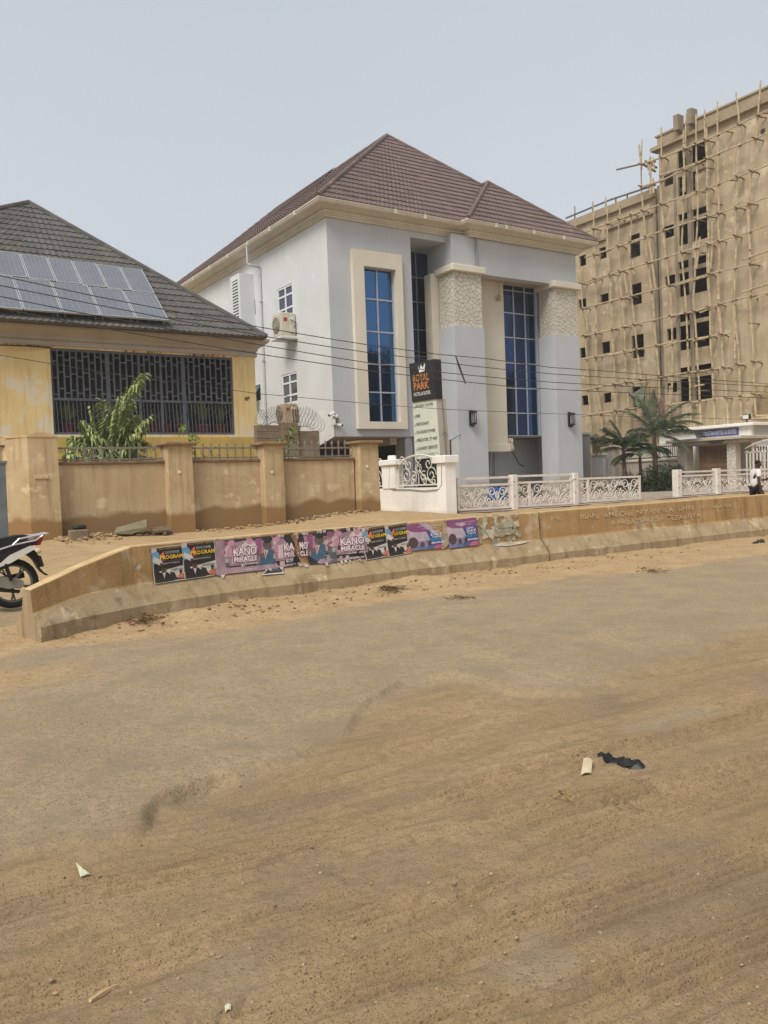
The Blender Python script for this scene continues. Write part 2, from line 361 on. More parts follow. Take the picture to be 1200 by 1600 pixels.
def ground_mat(name):
    M = bpy.data.materials.new(name); M.use_nodes = True; n, l = M.node_tree.nodes, M.node_tree.links
    b = n['Principled BSDF']; b.inputs['Roughness'].default_value = .95; b.inputs['Specular IOR Level'].default_value = .12
    pos = n.new('ShaderNodeNewGeometry').outputs['Position']
    def at(a): q = n.new('ShaderNodeAttribute'); q.attribute_name = a; return q.outputs['Fac']
    def noise(sc, det=6, st=None, ro=.6):
        v = pos
        if st: mp = n.new('ShaderNodeMapping'); mp.inputs['Scale'].default_value = st; l.new(pos, mp.inputs[0]); v = mp.outputs[0]
        t = n.new('ShaderNodeTexNoise'); t.inputs['Scale'].default_value = sc; t.inputs['Detail'].default_value = det; t.inputs['Roughness'].default_value = ro; l.new(v, t.inputs['Vector']); return t.outputs['Fac']
    def vor(sc, out='Distance'):
        t = n.new('ShaderNodeTexVoronoi'); t.inputs['Scale'].default_value = sc; l.new(pos, t.inputs['Vector']); return t.outputs[out]
    def rng(v, a, c, o0=0., o1=1.):
        r = n.new('ShaderNodeMapRange'); r.inputs[1].default_value = a; r.inputs[2].default_value = c; r.inputs[3].default_value = o0; r.inputs[4].default_value = o1; l.new(v, r.inputs[0]); return r.outputs[0]
    def mix(f, a, c):
        x = n.new('ShaderNodeMix'); x.data_type = 'RGBA'; l.new(f, x.inputs[0])
        for s, v in ((6, a), (7, c)):
            if isinstance(v, tuple): x.inputs[s].default_value = (*lin(v), 1)
            else: l.new(v, x.inputs[s])
        return x.outputs[2]
    def mth(op, a, c):
        q = n.new('ShaderNodeMath'); q.operation = op
        for i, v in ((0, a), (1, c)):
            if isinstance(v, float): q.inputs[i].default_value = v
            else: l.new(v, q.inputs[i])
        return q.outputs[0]
    sand, verge = at('sand'), at('verge')
    def speck(base, sc, thr, rgb, size):
        """separate grains: a random share of the cells of a cell pattern shows its core in rgb"""
        t = n.new('ShaderNodeTexVoronoi'); t.inputs['Scale'].default_value = sc; wv = n.new('ShaderNodeVectorMath'); wv.operation = 'ADD'; wv.inputs[1].default_value = (sc*.37, sc*.11, sc*.73); l.new(pos, wv.inputs[0]); l.new(wv.outputs[0], t.inputs['Vector'])
        return mix(mth('MULTIPLY', rng(t.outputs['Color'], thr, thr+.03), rng(t.outputs['Distance'], size+.12, size)), base, rgb)
    asph = mix(rng(noise(1.2), .35, .65), (160,140,111), (175,154,123))
    chip = vor(95)
    asph = mix(rng(chip, .0, .35), mix(rng(vor(95, 'Color'), .2, .9), (124,109,89), (172,153,126)), asph)
    asph = mix(rng(noise(16, 8, None, .72), .46, .70), asph, (148,130,104))
    asph = speck(asph, 88, .56, (114,98,78), .30); asph = speck(asph, 46, .80, (124,108,88), .20)
    asph = speck(asph, 61, .66, (172,154,128), .22)
    asph = mix(rng(noise(2.6, 7), .50, .66), asph, (150,133,110))
    sd_ = mix(rng(noise(1.6, 8), .35, .68), (160,136,103), (176,151,117))
    sd_ = mix(rng(noise(14, 8, None, .7), .48, .70), sd_, (143,121,92))
    sd_ = mix(rng(noise(2.0, 7, (.45, 1.6, 1)), .45, .75), sd_, (147,125,95))
    sd_ = mix(rng(noise(.8, 5), .5, .68), sd_, (139,119,94))
    sd_ = speck(sd_, 82, .66, (116,95,70), .24); sd_ = speck(sd_, 39, .86, (126,106,82), .20)
    sd_ = mix(rng(noise(4, 6, (.35, 2.0, 1)), .54, .74), sd_, (138,116,88))
    sd_ = speck(sd_, 67, .80, (172,150,120), .17); sd_ = speck(sd_, 150, .5, (132,110,84), .34)
    sd_ = mix(rng(vor(60), .12, .06), sd_, (176,154,124))
    dr = mix(rng(noise(2.2, 8), .35, .65), (170,143,106), (184,158,120))
    dr = mix(rng(noise(26, 4), .58, .66), dr, (128,98,66))
    f = mth('ADD', sand, mth('MULTIPLY', mth('SUBTRACT', noise(7, 7), .5), .55))
    col = mix(rng(f, .15, .85), asph, sd_)
    g = mth('ADD', verge, mth('MULTIPLY', mth('SUBTRACT', noise(5, 7), .5), .5))
    col = mix(rng(g, .2, .8), col, dr)
    l.new(col, b.inputs['Base Color'])
    h = mth('ADD', mth('MULTIPLY', rng(chip, 0., .5), -.16), mth('ADD', mth('MULTIPLY', noise(22, 9, None, .74), 2.1), mth('MULTIPLY', noise(9, 6, (.6, 1.5, 1)), 1.3)))
    h = mth('ADD', h, mth('MULTIPLY', rng(vor(42), .0, .25), -.07))
    bp = n.new('ShaderNodeBump'); bp.inputs['Strength'].default_value = .8; bp.inputs['Distance'].default_value = .014
    l.new(h, bp.inputs['Height']); l.new(bp.outputs[0], b.inputs['Normal'])
    return M
GM = ground_mat('dusty_ground')

def sheet(name, X, Y, Z, sand, verge):
    """structured grid mesh with two surface attributes"""
    nr, nc = X.shape; me = bpy.data.meshes.new(name)
    co = np.stack([X, Y, Z], -1).reshape(-1, 3)
    i = np.arange(nr*nc).reshape(nr, nc); q = np.stack([i[:-1,:-1], i[:-1,1:], i[1:,1:], i[1:,:-1]], -1).reshape(-1, 4)
    me.vertices.add(len(co)); me.vertices.foreach_set('co', co.ravel().astype(np.float32))
    me.loops.add(q.size); me.loops.foreach_set('vertex_index', q.ravel().astype(np.int32))
    me.polygons.add(len(q)); me.polygons.foreach_set('loop_start', np.arange(0, q.size, 4, dtype=np.int32)); me.polygons.foreach_set('loop_total', np.full(len(q), 4, np.int32))
    me.update(calc_edges=True); me.validate()
    for nm, a in (('sand', sand), ('verge', verge)):
        t = me.attributes.new(nm, 'FLOAT', 'POINT'); t.data.foreach_set('value', a.ravel().astype(np.float32))
    me.polygons.foreach_set('use_smooth', [True]*len(me.polygons)); me.materials.append(GM)
    return struct(link(name, me))
# the road: rings of vertices, dense where it is near
th = np.radians(np.concatenate([np.linspace(-86, 0, 24)[:-1], np.linspace(0, 66, 560), np.linspace(66, 88.5, 60)[1:]]))
NR = 600
R1 = np.minimum(YB/np.maximum(np.cos(th), 1e-3), 400)
R0 = np.minimum(1.1, R1*.5)
t = np.linspace(0, 1, NR)[:, None]
RR = R0[None]*(R1/R0)[None]**t
RX, RY = RR*np.sin(th)[None], RR*np.cos(th)[None]
RZ, rs, rv = road_fields(RX, RY)
sheet('road', RX, RY, RZ, rs, rv)
# everything beyond and around it
gx = np.concatenate([-np.geomspace(6, 3000, 22)[::-1], np.linspace(-5, 44, 330), 44+np.geomspace(1, 3000, 24)])
gy = np.concatenate([-np.geomspace(1, 3000, 16)[::-1], [1, 4, 8, 10.9], np.linspace(11.1, 30, 150), 30+np.geomspace(.4, 3000, 36)])
GX, GY = np.meshgrid(gx, gy)
zv = np.vectorize(zg)(GX, GY)
near = sstep(11.0, 11.4, GY)*sstep(80, 40, GY)
GZ = zv + near*((fbm(GX*.8, GY*.8)-.5)*.12+(fbm(GX*4, GY*4, 3)-.5)*.05)*sstep(24, 21, GY) - (GY < 11.0)*.15
Rz2, r2, v2 = road_fields(GX, GY)
k = sstep(11.1, 11.6, GY)
GZ = np.where(GY < 11.05, GZ, Rz2*(1-k)+GZ*k)
vg = np.where(GX < 2.2, sstep(.3, .62, fbm(GX*.9, GY*.9))*.5+.45*sstep(12.5, 15, GY), 1.0)
gs = np.full(GX.shape, .4)
sheet('ground', GX, GY, GZ, gs, np.where(GY < 11.05, .3, vg))
_Zf = lambda x, y: float(road_fields(np.array([[x]]), np.array([[y]]))[0][0, 0])
def surf(px, py):
    """point of the road surface on a line of sight"""
    p = onG(px, py)
    d = ray(px, py)
    for k in range(6):
        z = _Zf(p.x, p.y); p = CAM+d*((z-EYE)/d.z)
    return p

# forecourt of the hotel: cement paving
m_pave = mat('cement_paving', (172,156,142), (150,134,122), 1.5, .9, .4, 30, spots=((136,118,102), 1.1, .58))
fc = MB(); xs = np.linspace(17.3, 38, 40); ys = np.linspace(21.8, 40, 24)
for i in range(len(xs)-1):
    for j in range(len(ys)-1):
        fc.add([(x, y, zg(x, y)+.02+.03*min(1, (y-21.8)/2)) for x, y in ((xs[i], ys[j]), (xs[i+1], ys[j]), (xs[i+1], ys[j+1]), (xs[i], ys[j+1]))], [(0,1,2,3)])
struct(fc.build('forecourt', m_pave, None, True))

# ================================================================== THE CONCRETE BARRIER
def barrier_mat(name='barrier_concrete'):
    M = mat(name, (172,140,96), (154,122,80), 1.6, .9, .5, 26, streak=((104,80,50), .75), spots=((182,160,126), 2.6, .57))
    return M
mb_up = barrier_mat()
mb_low = mat('barrier_concrete_foot', (168,149,118), (150,129,98), 2.5, .92, .6, 30, streak=((110,90,64), .7), spots=((184,166,136), 2.4, .57))
mb_top = mat('barrier_dusty_top', (206,178,136), (184,153,110), 4, .95, .5, 30)
LEFT_TOP = lambda x: .56+(.9-.56)*min(1, max(0, (x-1.72)/1.36))
def barrier(path, label, ramp=False):
    loc = (path[0][0], path[0][1], zg(*path[0])); t = thing('concrete_barrier', label, 'barrier', loc, 'concrete barriers along the road')
    P = []
    for a, b in zip(path, path[1:]):
        k = max(1, int(math.hypot(b[0]-a[0], b[1]-a[1])/.3)); P += [(a[0]+(b[0]-a[0])*i/k, a[1]+(b[1]-a[1])*i/k) for i in range(k)]
    P.append(path[-1])
    def strip(prof, name, m, nx, ny=None):
        mb = MB(); n = len(P); kk = len(prof); vs = []
        for i in range(n):
            d0 = Vector(P[i])-Vector(P[max(0, i-1)]) if i else Vector(P[1])-Vector(P[0]); d1 = Vector(P[min(n-1, i+1)])-Vector(P[i]) if i < n-1 else d0
            d = (d0.normalized()+d1.normalized()).normalized(); w = Vector((-d.y, d.x))
            if ramp: w = Vector((-.18, 1.0)).lerp(w, min(1, max(0, (P[i][0]-1.72)/2.0)))
            top = LEFT_TOP(P[i][0]) if ramp else .9
            for o, z in prof:
                if z > .41: z = .41*(min(1, top/.75)) + (z-.41)*(top-.41*min(1, top/.75))/.49
                elif z > .18: z = .18+(z-.18)*(.41*min(1, top/.75)-.18)/.23
                jit = .006*mnoise.noise(Vector((P[i][0]*3, z*5, o*9)))
                vs.append((P[i][0]+w.x*(o+jit), P[i][1]+w.y*(o+jit), zg(P[i][0], P[i][1])+z+jit-(.12 if z == 0 else 0)))
        fs = [(i*kk+j, (i+1)*kk+j, (i+1)*kk+j+1, i*kk+j+1) for i in range(n-1) for j in range(kk-1)]
        mb.add(vs, fs)
        return mb.build(name, m, t), vs, kk
    a, va, ka = strip([(0,0),(.0,.17),(.012,.185),(.10,.30),(.19,.405)], 'barrier_foot', mb_low, 0)
    b, vb, kb = strip([(.19,.405),(.205,.43),(.225,.66),(.245,.885),(.262,.898)], 'barrier_face', mb_up, 0)
    c, vc, kc = strip([(.262,.898),(.34,.902),(.44,.898)], 'barrier_top', mb_top, 0)
    d, vd, kd = strip([(.44,.898),(.46,.88),(.52,.405),(.70,.185),(.72,.17),(.72,0)], 'barrier_back', mb_low, 0)
    for e in (0, -1):
        ring = [v for vs, k in ((va, ka), (vb, kb), (vc, kc), (vd, kd)) for v in (vs[:k] if e == 0 else vs[-k:])]
        MB().add(ring, [tuple(range(len(ring)))]).build('barrier_end', mb_low, t)
    return t
bar1 = barrier(BARR[:6]+[(10.34, 10.66)], 'brown concrete road barrier covered in posters with a ramped left end', True)
bar2 = barrier([(10.39, 10.66)]+BARR[7:10], 'brown concrete road barrier with faded white hand painted writing')
# writing on the second barrier
def on_face(x, v):
    """point on the upper face: x along the road, v height above the foot line"""
    for (ax, ay), (bx, by) in zip(BARR, BARR[1:]):
        if ax <= x <= bx: y = ay+(by-ay)*(x-ax)/(bx-ax); break
    return Vector((x, y+.205+(v-.43)*.088-.004, zg(x, y)+v))
m_scrawl = mat('faded_white_paint', (200,180,146), (168,138,96), 14, .9)
def scrawl(txt, px0, px1, v0, v1, par, m=m_scrawl, bold=.012):
    a = onY(px0, 800, 10.9).x; b = onY(px1, 800, 10.9).x
    # one mesh, bent to the barrier line
    p0, p1 = on_face(a, v0), on_face(b, v0)
    text(txt, p0, p1-p0, Vector((0, .088, 1)), (p1-p0).length, v1-v0, m, par, 'graffiti', bold, .006, .008)
scrawl('IIIAN  AMECHE NIYANNI A  SIHRI', 905, 1076, .70, .80, bar2)
scrawl('08169866306', 1084, 1134, .70, .77, bar2)
scrawl('KARBATSAUOH  TEZAKUTA.', 952, 1088, .54, .63, bar2)
scrawl('FK', 860, 876, .72, .79, bar2)

# ================================================================== BEIGE BOUNDARY WALL
YF = 23.0
m_beige = mat('beige_render', (194,173,139), (178,154,120), .9, .92, .35, 18, streak=((146,120,84), .6), damp=((142,114,78), .95, .75), spots=((206,186,152), 1.6, .56))
m_beige2 = mat('beige_render_post', (197,174,138), (176,152,116), 1.4, .92, .4, 20, streak=((138,112,78), .65), damp=((146,114,74), .85, .7), spots=((208,186,150), 2.4, .58))
m_cope = mat('weathered_coping', (132,108,82), (104,86,66), 3, .95, .4, 25)
m_rail = mat('grey_rail_paint', (134,130,120), (112,104,92), 6, .7)
m_ink = mat('wall_scribble', (178,154,118), (190,166,130), 7, .95, wid=.1)
def fx(px, py=760, Y=YF): return onY(px, py, Y).x
fw = thing('boundary_wall', 'beige plastered boundary wall with stained base in front of the yellow house', 'wall', (fx(95), YF, zg(fx(95), YF)))
ZC = onY(300, 723, YF).z      # coping underside
# bays
bays = [(92, 262), (298, 410), (440, 556)]
for i, (a, b) in enumerate(bays):
    x0, x1 = fx(a), fx(b)
    mbw = MB(); N = 14
    for j in range(N):
        xa, xb = x0+(x1-x0)*j/N, x0+(x1-x0)*(j+1)/N
        mbw.add([(xa, YF+.08, zg(xa, YF)-.3), (xb, YF+.08, zg(xb, YF)-.3), (xb, YF+.08, ZC), (xa, YF+.08, ZC)], [(0,1,2,3)])
    mbw.box((x0, YF+.082, zg(x0, YF)-.3), (x1, YF+.30, ZC-.001))
    mbw.build('wall_panel', m_beige, fw)
    MB().bbox((x0-.02, YF+.02, ZC), (x1+.02, YF+.36, ZC+.09), .02).build('coping', m_cope, fw)
    # railing on the coping
    zr0, zr1 = ZC+.10, onY((a+b)/2, 700-(.0)*a, YF+.2).z
    MB().bar((x0, YF+.19, zr1), (x1, YF+.19, zr1), .05, .05).build('top_rail', m_rail, fw)
    MB().bar((x0, YF+.19, zr0+.04), (x1, YF+.19, zr0+.04), .04, .04).build('bottom_rail', m_rail, fw)
    n = int((x1-x0)/.235)
    for j in range(1, n):
        x = x0+(x1-x0)*j/n
        br = MB().bar((x, YF+.19, zr0), (x, YF+.19, zr1+(.10 if i else 0)), .035)
        if i == 2: br.lathe((x, YF+.19, zr1+.10), [(.035, 0), (.045, .03), (.002, .17)], 4)
        elif i == 1: br.lathe((x, YF+.19, zr1+.10), [(.03, 0), (.002, .06)], 4)
        br.build('baluster', m_rail, fw)
    if i < 2:
        for xx in ((x0+.9, x0+1.25) if i == 0 else (x0+.55, x0+.85)):
            for zz in (zr0+.2,):
                MB().tube([Vector((xx+.14*math.cos(q*PI/7), YF+.17, zz+.02+.14*math.sin(q*PI/7))) for q in range(15)], .012, 5).build('ring_ornament', m_rail, fw)
# posts
m_pcap = mat('post_cap', (150,124,88), (124,100,70), 3, .95, .4, 25)
for k, (a, b, top, bot) in enumerate([(45, 91, 680, 838), (262, 299, 692, 830), (411, 440, 692, 822), (560, 588, 690, 806)]):
    x0, x1 = fx(a, 780), fx(b, 780); zt = onY((a+b)/2-6, top, YF-.2).z; zb = min(zg(x0, YF), zg(x1, YF))-.3
    pb = MB(); f = .10
    fl = fx(33, 780)-x0 if k == 0 else -.02
    pl = [(x0, YF-.22), (x1, YF-.22), (x1, YF+.4), (x0+fl, YF+.4), (x0+fl, YF-.22-fl*.6 if k == 0 else YF-.12)]
    if k == 0: pl = [(x0, YF-.22), (x1, YF-.22), (x1, YF+.4), (x0-.55, YF+.4), (x0-.42, YF+.30)]
    tw = .93
    cx = (x0+x1)/2; n = len(pl); Zs = [zb, zb+.5, (zb+zt)/2, zt-.04]; vs = []
    for q, z in enumerate(Zs):
        s_ = 1+.05*(1-q/3)
        vs += [(cx+(x-cx)*s_, YF+(y-YF)*s_, z) for x, y in pl]
    pb.add(vs, [(i*n+j, i*n+(j+1) % n, (i+1)*n+(j+1) % n, (i+1)*n+j) for i in range(3) for j in range(n)]+[tuple(range(3*n, 4*n))])
    pb.build('post', m_beige2, fw)
    if k == 0:
        cp = MB(); arc = [(pl[4][0]+.0, YF-.0), ]
        w = x1-x0; cp.add([], [])
        top_ = [(x0+w*j/8, zt-.04+.11*math.sin(PI*(j/8*.9+.08))) for j in range(9)]
        cp.ext([(x0-.02, YF-.24, zt-.05)]+[(x, YF-.24, z) for x, z in top_]+[(x1+.02, YF-.24, zt-.05)], (0, .66, 0))
        cp.ext([(x0-.44, YF+.28, zt-.05), (x0-.44, YF+.28, zt-.0), (x0, YF-.235, zt+.0), (x0, YF-.235, zt-.05)], (.0, .4, 0))
        cp.build('post_cap', mat('post_cap_light', (206,178,132), (190,160,116), 3, .95), fw)
        xh = onY(65, 745, YF-.25).x; zh = onY(65, 745, YF-.25).z
        MB().bbox((xh-.17, YF-.262, zh-.05), (xh+.17, YF-.23, zh+.05), .008).build('name_plate', mat('pale_plate', (206,186,150), (186,160,122), 12), fw)
    else:
        MB().bbox((x0-.13, YF-.36, zt-.07), (x1+.13, YF+.5, zt+.03), .025).build('post_cap', m_pcap, fw)
        xq, zq = onY((a+b)/2, 738 if k < 3 else 729, YF-.24).x, onY((a+b)/2, 738 if k < 3 else 729, YF-.24).z
        MB().lathe((xq, YF-.235, zq), [(.045, -.01), (.045, .012), (.02, .018)], 8, (0, -1, 0)).build('round_cap', mat('white_disc', (226,216,190), (210,196,164), 9), fw)
# scribbles scratched on the two right bays
xa = fx(318); zb_ = onY(350, 752, YF+.05).z
for i, tx in enumerate(('CLVINS', 'ROUKICOMT')):
    text(tx, (xa+.02, YF+.076, zb_-.32*i), (1, 0, 0), (0, 0, 1), 1.75-.1*i, .20, m_ink, fw, 'scratched_writing', -.016)

# ================================================================== GREY GATE at the left edge
gx1 = fx(34, 780); gz0 = zg(gx1, YF); gz1 = onY(15, 722, YF+.3).z
m_gate = mat('grey_gate_paint', (112,120,126), (98,104,110), 2, .5, 0, streak=((90,90,90), .3))
gt = thing('metal_gate', 'plain grey sheet metal gate beside the tall beige post', 'gate', (gx1, YF+.35, gz0))
MB().box((gx1-3.6, YF+.33, gz0+.05), (gx1-.02, YF+.37, gz1)).build('gate_panel', m_gate, gt)
for xx in (gx1-3.6, gx1-1.8, gx1-.06):
    MB().bar((xx, YF+.325, gz0+.04), (xx, YF+.325, gz1+.02), .06, .05).build('gate_frame', m_gate, gt)
MB().bar((gx1-3.6, YF+.325, gz1), (gx1, YF+.325, gz1), .05, .06).build('gate_frame', m_gate, gt)
m_rust = mat('rusty_rail', (118,96,70), (92,74,56), 6, .8)
zt_ = onY(10, 697, YF+.35).z
MB().bar((gx1-3.6, YF+.35, zt_), (gx1, YF+.35, zt_), .05, .05).build('gate_rail', m_rust, gt)
for i in range(14):
    xx = gx1-.22-i*.26
    MB().bar((xx, YF+.35, gz1), (xx, YF+.35, zt_), .035).build('gate_bar', m_rust, gt)

# ================================================================== YELLOW HOUSE
YH = 28.0
m_yel = mat('yellow_wall_paint', (234,208,152), (224,194,132), .8, .9, .3, 14, streak=((176,144,96), .5), spots=((226,212,182), 1.1, .51))
m_yel_low = mat('yellow_plinth_paint', (206,178,98), (186,160,92), 1.2, .9, .3, 14, spots=((176,140,88), .8, .64))
m_fascia = mat('brown_fascia', (184,174,162), (172,160,148), 1.2, .8, 0)
m_tileg = mat('grey_brown_roof_tile', (100,97,93), (84,81,78), 2.2, .85, .5, 60, spots=((112,104,94), .9, .6))
yx1 = (onY(395.7, 541, YH).x+onY(404, 680, YH).x)/2; yx0 = yx1-16.5
yh = thing('yellow_house', 'yellow house with a hipped dark tile roof and a wide barred veranda opening', 'house', (yx1-6, YH, zg(yx1, YH)))
wz0, wz1 = onY(85, 679, YH).z, onY(78, 543, YH).z
wx0, wx1 = onY(81, 610, YH).x, onY(365.5, 620, YH).x
zb0 = zg(yx1, YH)-.3; zpl = onY(200, 683, YH).z
ze = onY(13, 500, YH).z; ze = onY(395, 545, YH).z      # wall head
holed_wall(MB(), (yx0, YH, zpl), (1,0,0), (0,0,1), yx1-yx0, ze-zpl, [(wx0-yx0, wz0-zpl, wx1-yx0, wz1-zpl)], .3, (0,1,0)).add(
    [(yx1,YH,zpl),(yx1,YH+13,zpl),(yx1,YH+13,ze),(yx1,YH,ze)], [(0,1,2,3)]).add([(yx0,YH,zpl),(yx0,YH+13,zpl),(yx0,YH+13,ze),(yx0,YH,ze)], [(3,2,1,0)]).build('wall', m_yel, yh)
MB().box((yx0-.03, YH-.03, zb0), (yx1+.03, YH+13, zpl)).build('plinth', m_yel_low, yh)
# veranda room behind the bars
m_room = mat('shade_dark_veranda_plaster', (112,108,104), (96,92,88), 1.5)  # dark grey puts the room's shade into the plaster colour
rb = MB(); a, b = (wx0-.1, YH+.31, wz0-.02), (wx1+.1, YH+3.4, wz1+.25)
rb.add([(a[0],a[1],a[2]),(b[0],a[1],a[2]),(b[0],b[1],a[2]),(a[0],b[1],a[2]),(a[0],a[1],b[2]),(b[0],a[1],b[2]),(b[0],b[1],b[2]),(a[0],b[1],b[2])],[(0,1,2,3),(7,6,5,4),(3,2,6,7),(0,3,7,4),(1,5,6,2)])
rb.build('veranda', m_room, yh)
# grille
m_gr = mat('blue_grey_grille_paint', (98,102,110), (82,86,96), 4, .55)
yg = YH+.10
gr = MB().bar((wx0, yg, wz0+.04), (wx1, yg, wz0+.04), .06, .08).bar((wx0, yg, wz1-.04), (wx1, yg, wz1-.04), .06, .08).build('grille_frame', m_gr, yh)
zr = onY(220, 626, YH).z
MB().bar((wx0, yg, zr), (wx1, yg, zr), .07, .08).build('grille_rail', m_gr, gr)
cols = [onY(p, 600, YH).x for p in (82, 170, 219, 253, 288, 364)]
for i, x in enumerate(cols):
    MB().bar((x, yg, wz0), (x, yg, wz1), .13 if i in (1, 4) else .08, .08).build('grille_post', m_gr, gr)
for i, (a, b) in enumerate(zip(cols, cols[1:])):
    n = max(3, round((b-a)/.19))
    for j in range(1, n):
        x = a+(b-a)*j/n; MB().bar((x, yg, zr), (x, yg, wz1), .055, .04).build('grille_bar', m_gr, gr)
    lk = MB()
    for j in range(n):
        xa, xb = a+(b-a)*j/n, a+(b-a)*(j+1)/n; z = wz1-(.22 if j % 2 else .36); z -= .05*((j*7) % 3 == 0)
        while z > zr+.12:
            lk.bar((xa, yg, z), (xb, yg, z), .045, .04); z -= .53
    tag(lk.build('grille_link', m_gr, gr), kind='stuff')
    n2 = max(4, round((b-a)/.125))
    for j in range(1, n2):
        x = a+(b-a)*j/n2; MB().bar((x+.02, yg, wz0+.06), (x-.02, yg, zr), .025).build('lower_bar', m_gr, gr)
# fascia and eaves
OV = .85; ZE = ze+.30
ep = [(yx0-OV, YH+13+OV), (yx0-OV, YH-OV), (yx1+OV, YH-OV), (yx1+OV, YH+13+OV)]
wp = [(yx0, YH+13), (yx0, YH), (yx1, YH), (yx1, YH+13)]
sweep(wp, [(0, ze-.30), (.07, ze-.30), (.07, ze-.16), (.03, ze-.14), (.10, ze-.08), (.10, ze-.02), (.42, ZE-.10), (.44, ZE+.0), (.0, ZE)]).build('fascia', m_fascia, yh)
mb_d = MB()      # drip board under the fascia
eL, eF = yx0-OV, YH-OV; eR = onY(416.5, 527, eF).x
zeave = onY(414, 527, eF).z
apx = onY(45, 318, 33.8)
hX = apx.x; hY = 33.8; hZ = apx.z
rf = MB().add([(eL, eF, zeave-.02), (eR, eF, zeave-.02), (eR, YH+13.85, zeave-.02), (eL, YH+13.85, zeave-.02)], [(0,1,2,3)]).build('roof', m_tileg, yh)
ridge_b = (hX, YH+13.85-(hY-eF), hZ)
roof_plane(rf, [(eL, eF, zeave), (eR, eF, zeave), (hX, hY, hZ)], m_tileg, .42, .215, .03, .035, 5)
roof_plane(rf, [(eR, eF, zeave), (eR, YH+13.85, zeave), ridge_b, (hX, hY, hZ)], m_tileg, .42, .215, .03, .03, 3)
roof_plane(rf, [(eL, YH+13.85, zeave), (eL, eF, zeave), (hX, hY, hZ), ridge_b], m_tileg, .42, .43, .03, .03, 2)
for e in ((eR, eF, zeave), (eL, eF, zeave)):
    MB().tube([Vector(e)+(Vector((hX, hY, hZ))-Vector(e))*k/10+Vector((0, 0, .05)) for k in range(11)], .09, 7).build('ridge_cap', m_tileg, rf)
MB().tube([(hX, hY, hZ+.05), tuple(Vector(ridge_b)+Vector((0,0,.05)))], .09, 7).build('ridge_cap', m_tileg, rf)
# brown runs of dirt under the fascia
dr_ = MB(); rd = random.Random(6)
for i in range(46):
    px = rd.choice((rd.uniform(190, 260), rd.uniform(285, 370), rd.uniform(285, 350), rd.uniform(8, 60)));x = onY(px, 530, YH).x; w = rd.uniform(.015, .05); l = rd.uniform(.06, min(.42, max(.1, ze-.33-wz1))); z = ze-.31
    dr_.add([(x-w, YH-.004, z), (x+w, YH-.004, z), (x+w*.8, YH-.004, z-l*.6), (x+w*.2, YH-.004, z-l), (x-w*.6, YH-.004, z-l*.7)], [(0,1,2,3,4)])
tag(dr_.build('dirt_runs', mat('brown_dirt_run', (164,130,78), (146,114,70), 6, .95), yh), kind='stuff')
# stains and a cable on the wall head
MB().tube([onY(87, 503, YH-.2), onY(87, 520, YH-.06), onY(85.5, 532, YH-.03), onY(82, 542, YH-.02)], .014, 5).build('wall_cable', flat((60,54,46)), yh)
for sx_ in (385, 388.5):
    p = onY(sx_, 623 if sx_ < 386 else 621.5, YH-.002)
    MB().lathe(p, [(.075 if sx_ < 386 else .05, -.002), (.075 if sx_ < 386 else .05, .004), (.05, .006)], 9, (0,-1,0)).build('chipped_patch', flat((128,104,70), .95), yh)

# solar panels on the front slope
rn = Vector((0, -(hZ-zeave), hY-eF)).normalized(); 
if rn.z < 0: rn = -rn
rp0 = Vector((eL, eF, zeave))+rn*.22
m_cell = mat('solar_cell_glass', (112,116,123), (102,107,114), 1.2, .25, 0, spec=.6)
m_alu = mat('aluminium_frame', (182,184,185), (168,170,172), 5, .4, 0, metal=.3)
m_line = mat('cell_silver_line', (138,143,150), (130,135,142), 5, .4)
def panel(q, label, first=[None]):
    """q: four corner sight points tl,tr,br,bl -> a rectangular panel on the slope"""
    c = [onP(*p, rp0, rn) for p in q]; u = Vector((1, 0, 0)); v = rn.cross(u); v = v if v.z > 0 else -v
    a0 = (c[0].dot(u)+c[3].dot(u))/2; a1 = (c[1].dot(u)+c[2].dot(u))/2; b0 = (c[2].dot(v)+c[3].dot(v))/2; b1 = (c[0].dot(v)+c[1].dot(v))/2
    o = rp0-u*rp0.dot(u)-v*rp0.dot(v)
    at = lambda s, t_, h=0: o+u*s+v*t_+rn*h
    t = thing('solar_panel', label, 'solar panel', at((a0+a1)/2, b0), 'solar panels on the house roof')
    w = .032; g = .012
    a0 += g; a1 -= g; b0 += g; b1 -= g
    MB().ext([at(a0+w, b0+w), at(a1-w, b0+w), at(a1-w, b1-w), at(a0+w, b1-w)], rn*.03).build('cell_sheet', m_cell, t)
    for s0, t0, s1, t1 in ((a0, b0, a1, b0+w), (a0, b1-w, a1, b1), (a0, b0+w, a0+w, b1-w), (a1-w, b0+w, a1, b1-w)):
        MB().ext([at(s0, t0, -.02), at(s1, t0, -.02), at(s1, t1, -.02), at(s0, t1, -.02)], rn*.06).build('frame_bar', m_alu, t)
    ln = MB(); n = 6
    for j in range(1, n):
        s = a0+(a1-a0)*j/n; ln.ext([at(s-.006, b0+w, .031), at(s+.006, b0+w, .031), at(s+.006, b1-w, .031), at(s-.006, b1-w, .031)], rn*.003)
    k = max(4, round((b1-b0)/.17))
    for j in range(1, k):
        s = b0+(b1-b0)*j/k; ln.ext([at(a0+w, s-.003, .031), at(a1-w, s-.003, .031), at(a1-w, s+.003, .031), at(a0+w, s+.003, .031)], rn*.002)
    ln.build('cell_line', m_line, t)
    for s in (a0+.1, a1-.1):
        MB().bar(at(s, b0+.1, -.16), at(s, b1-.1, -.04), .05).build('mounting_rail', m_alu, t)
ut = [-17, 30, 72, 112, 150, 187, 222]; ub = [2, 45, 88, 128, 168, 205, 242.5]
uy = lambda x: 393.5+(x-0)*.1325; uby = lambda x: 430.5+x*.1225
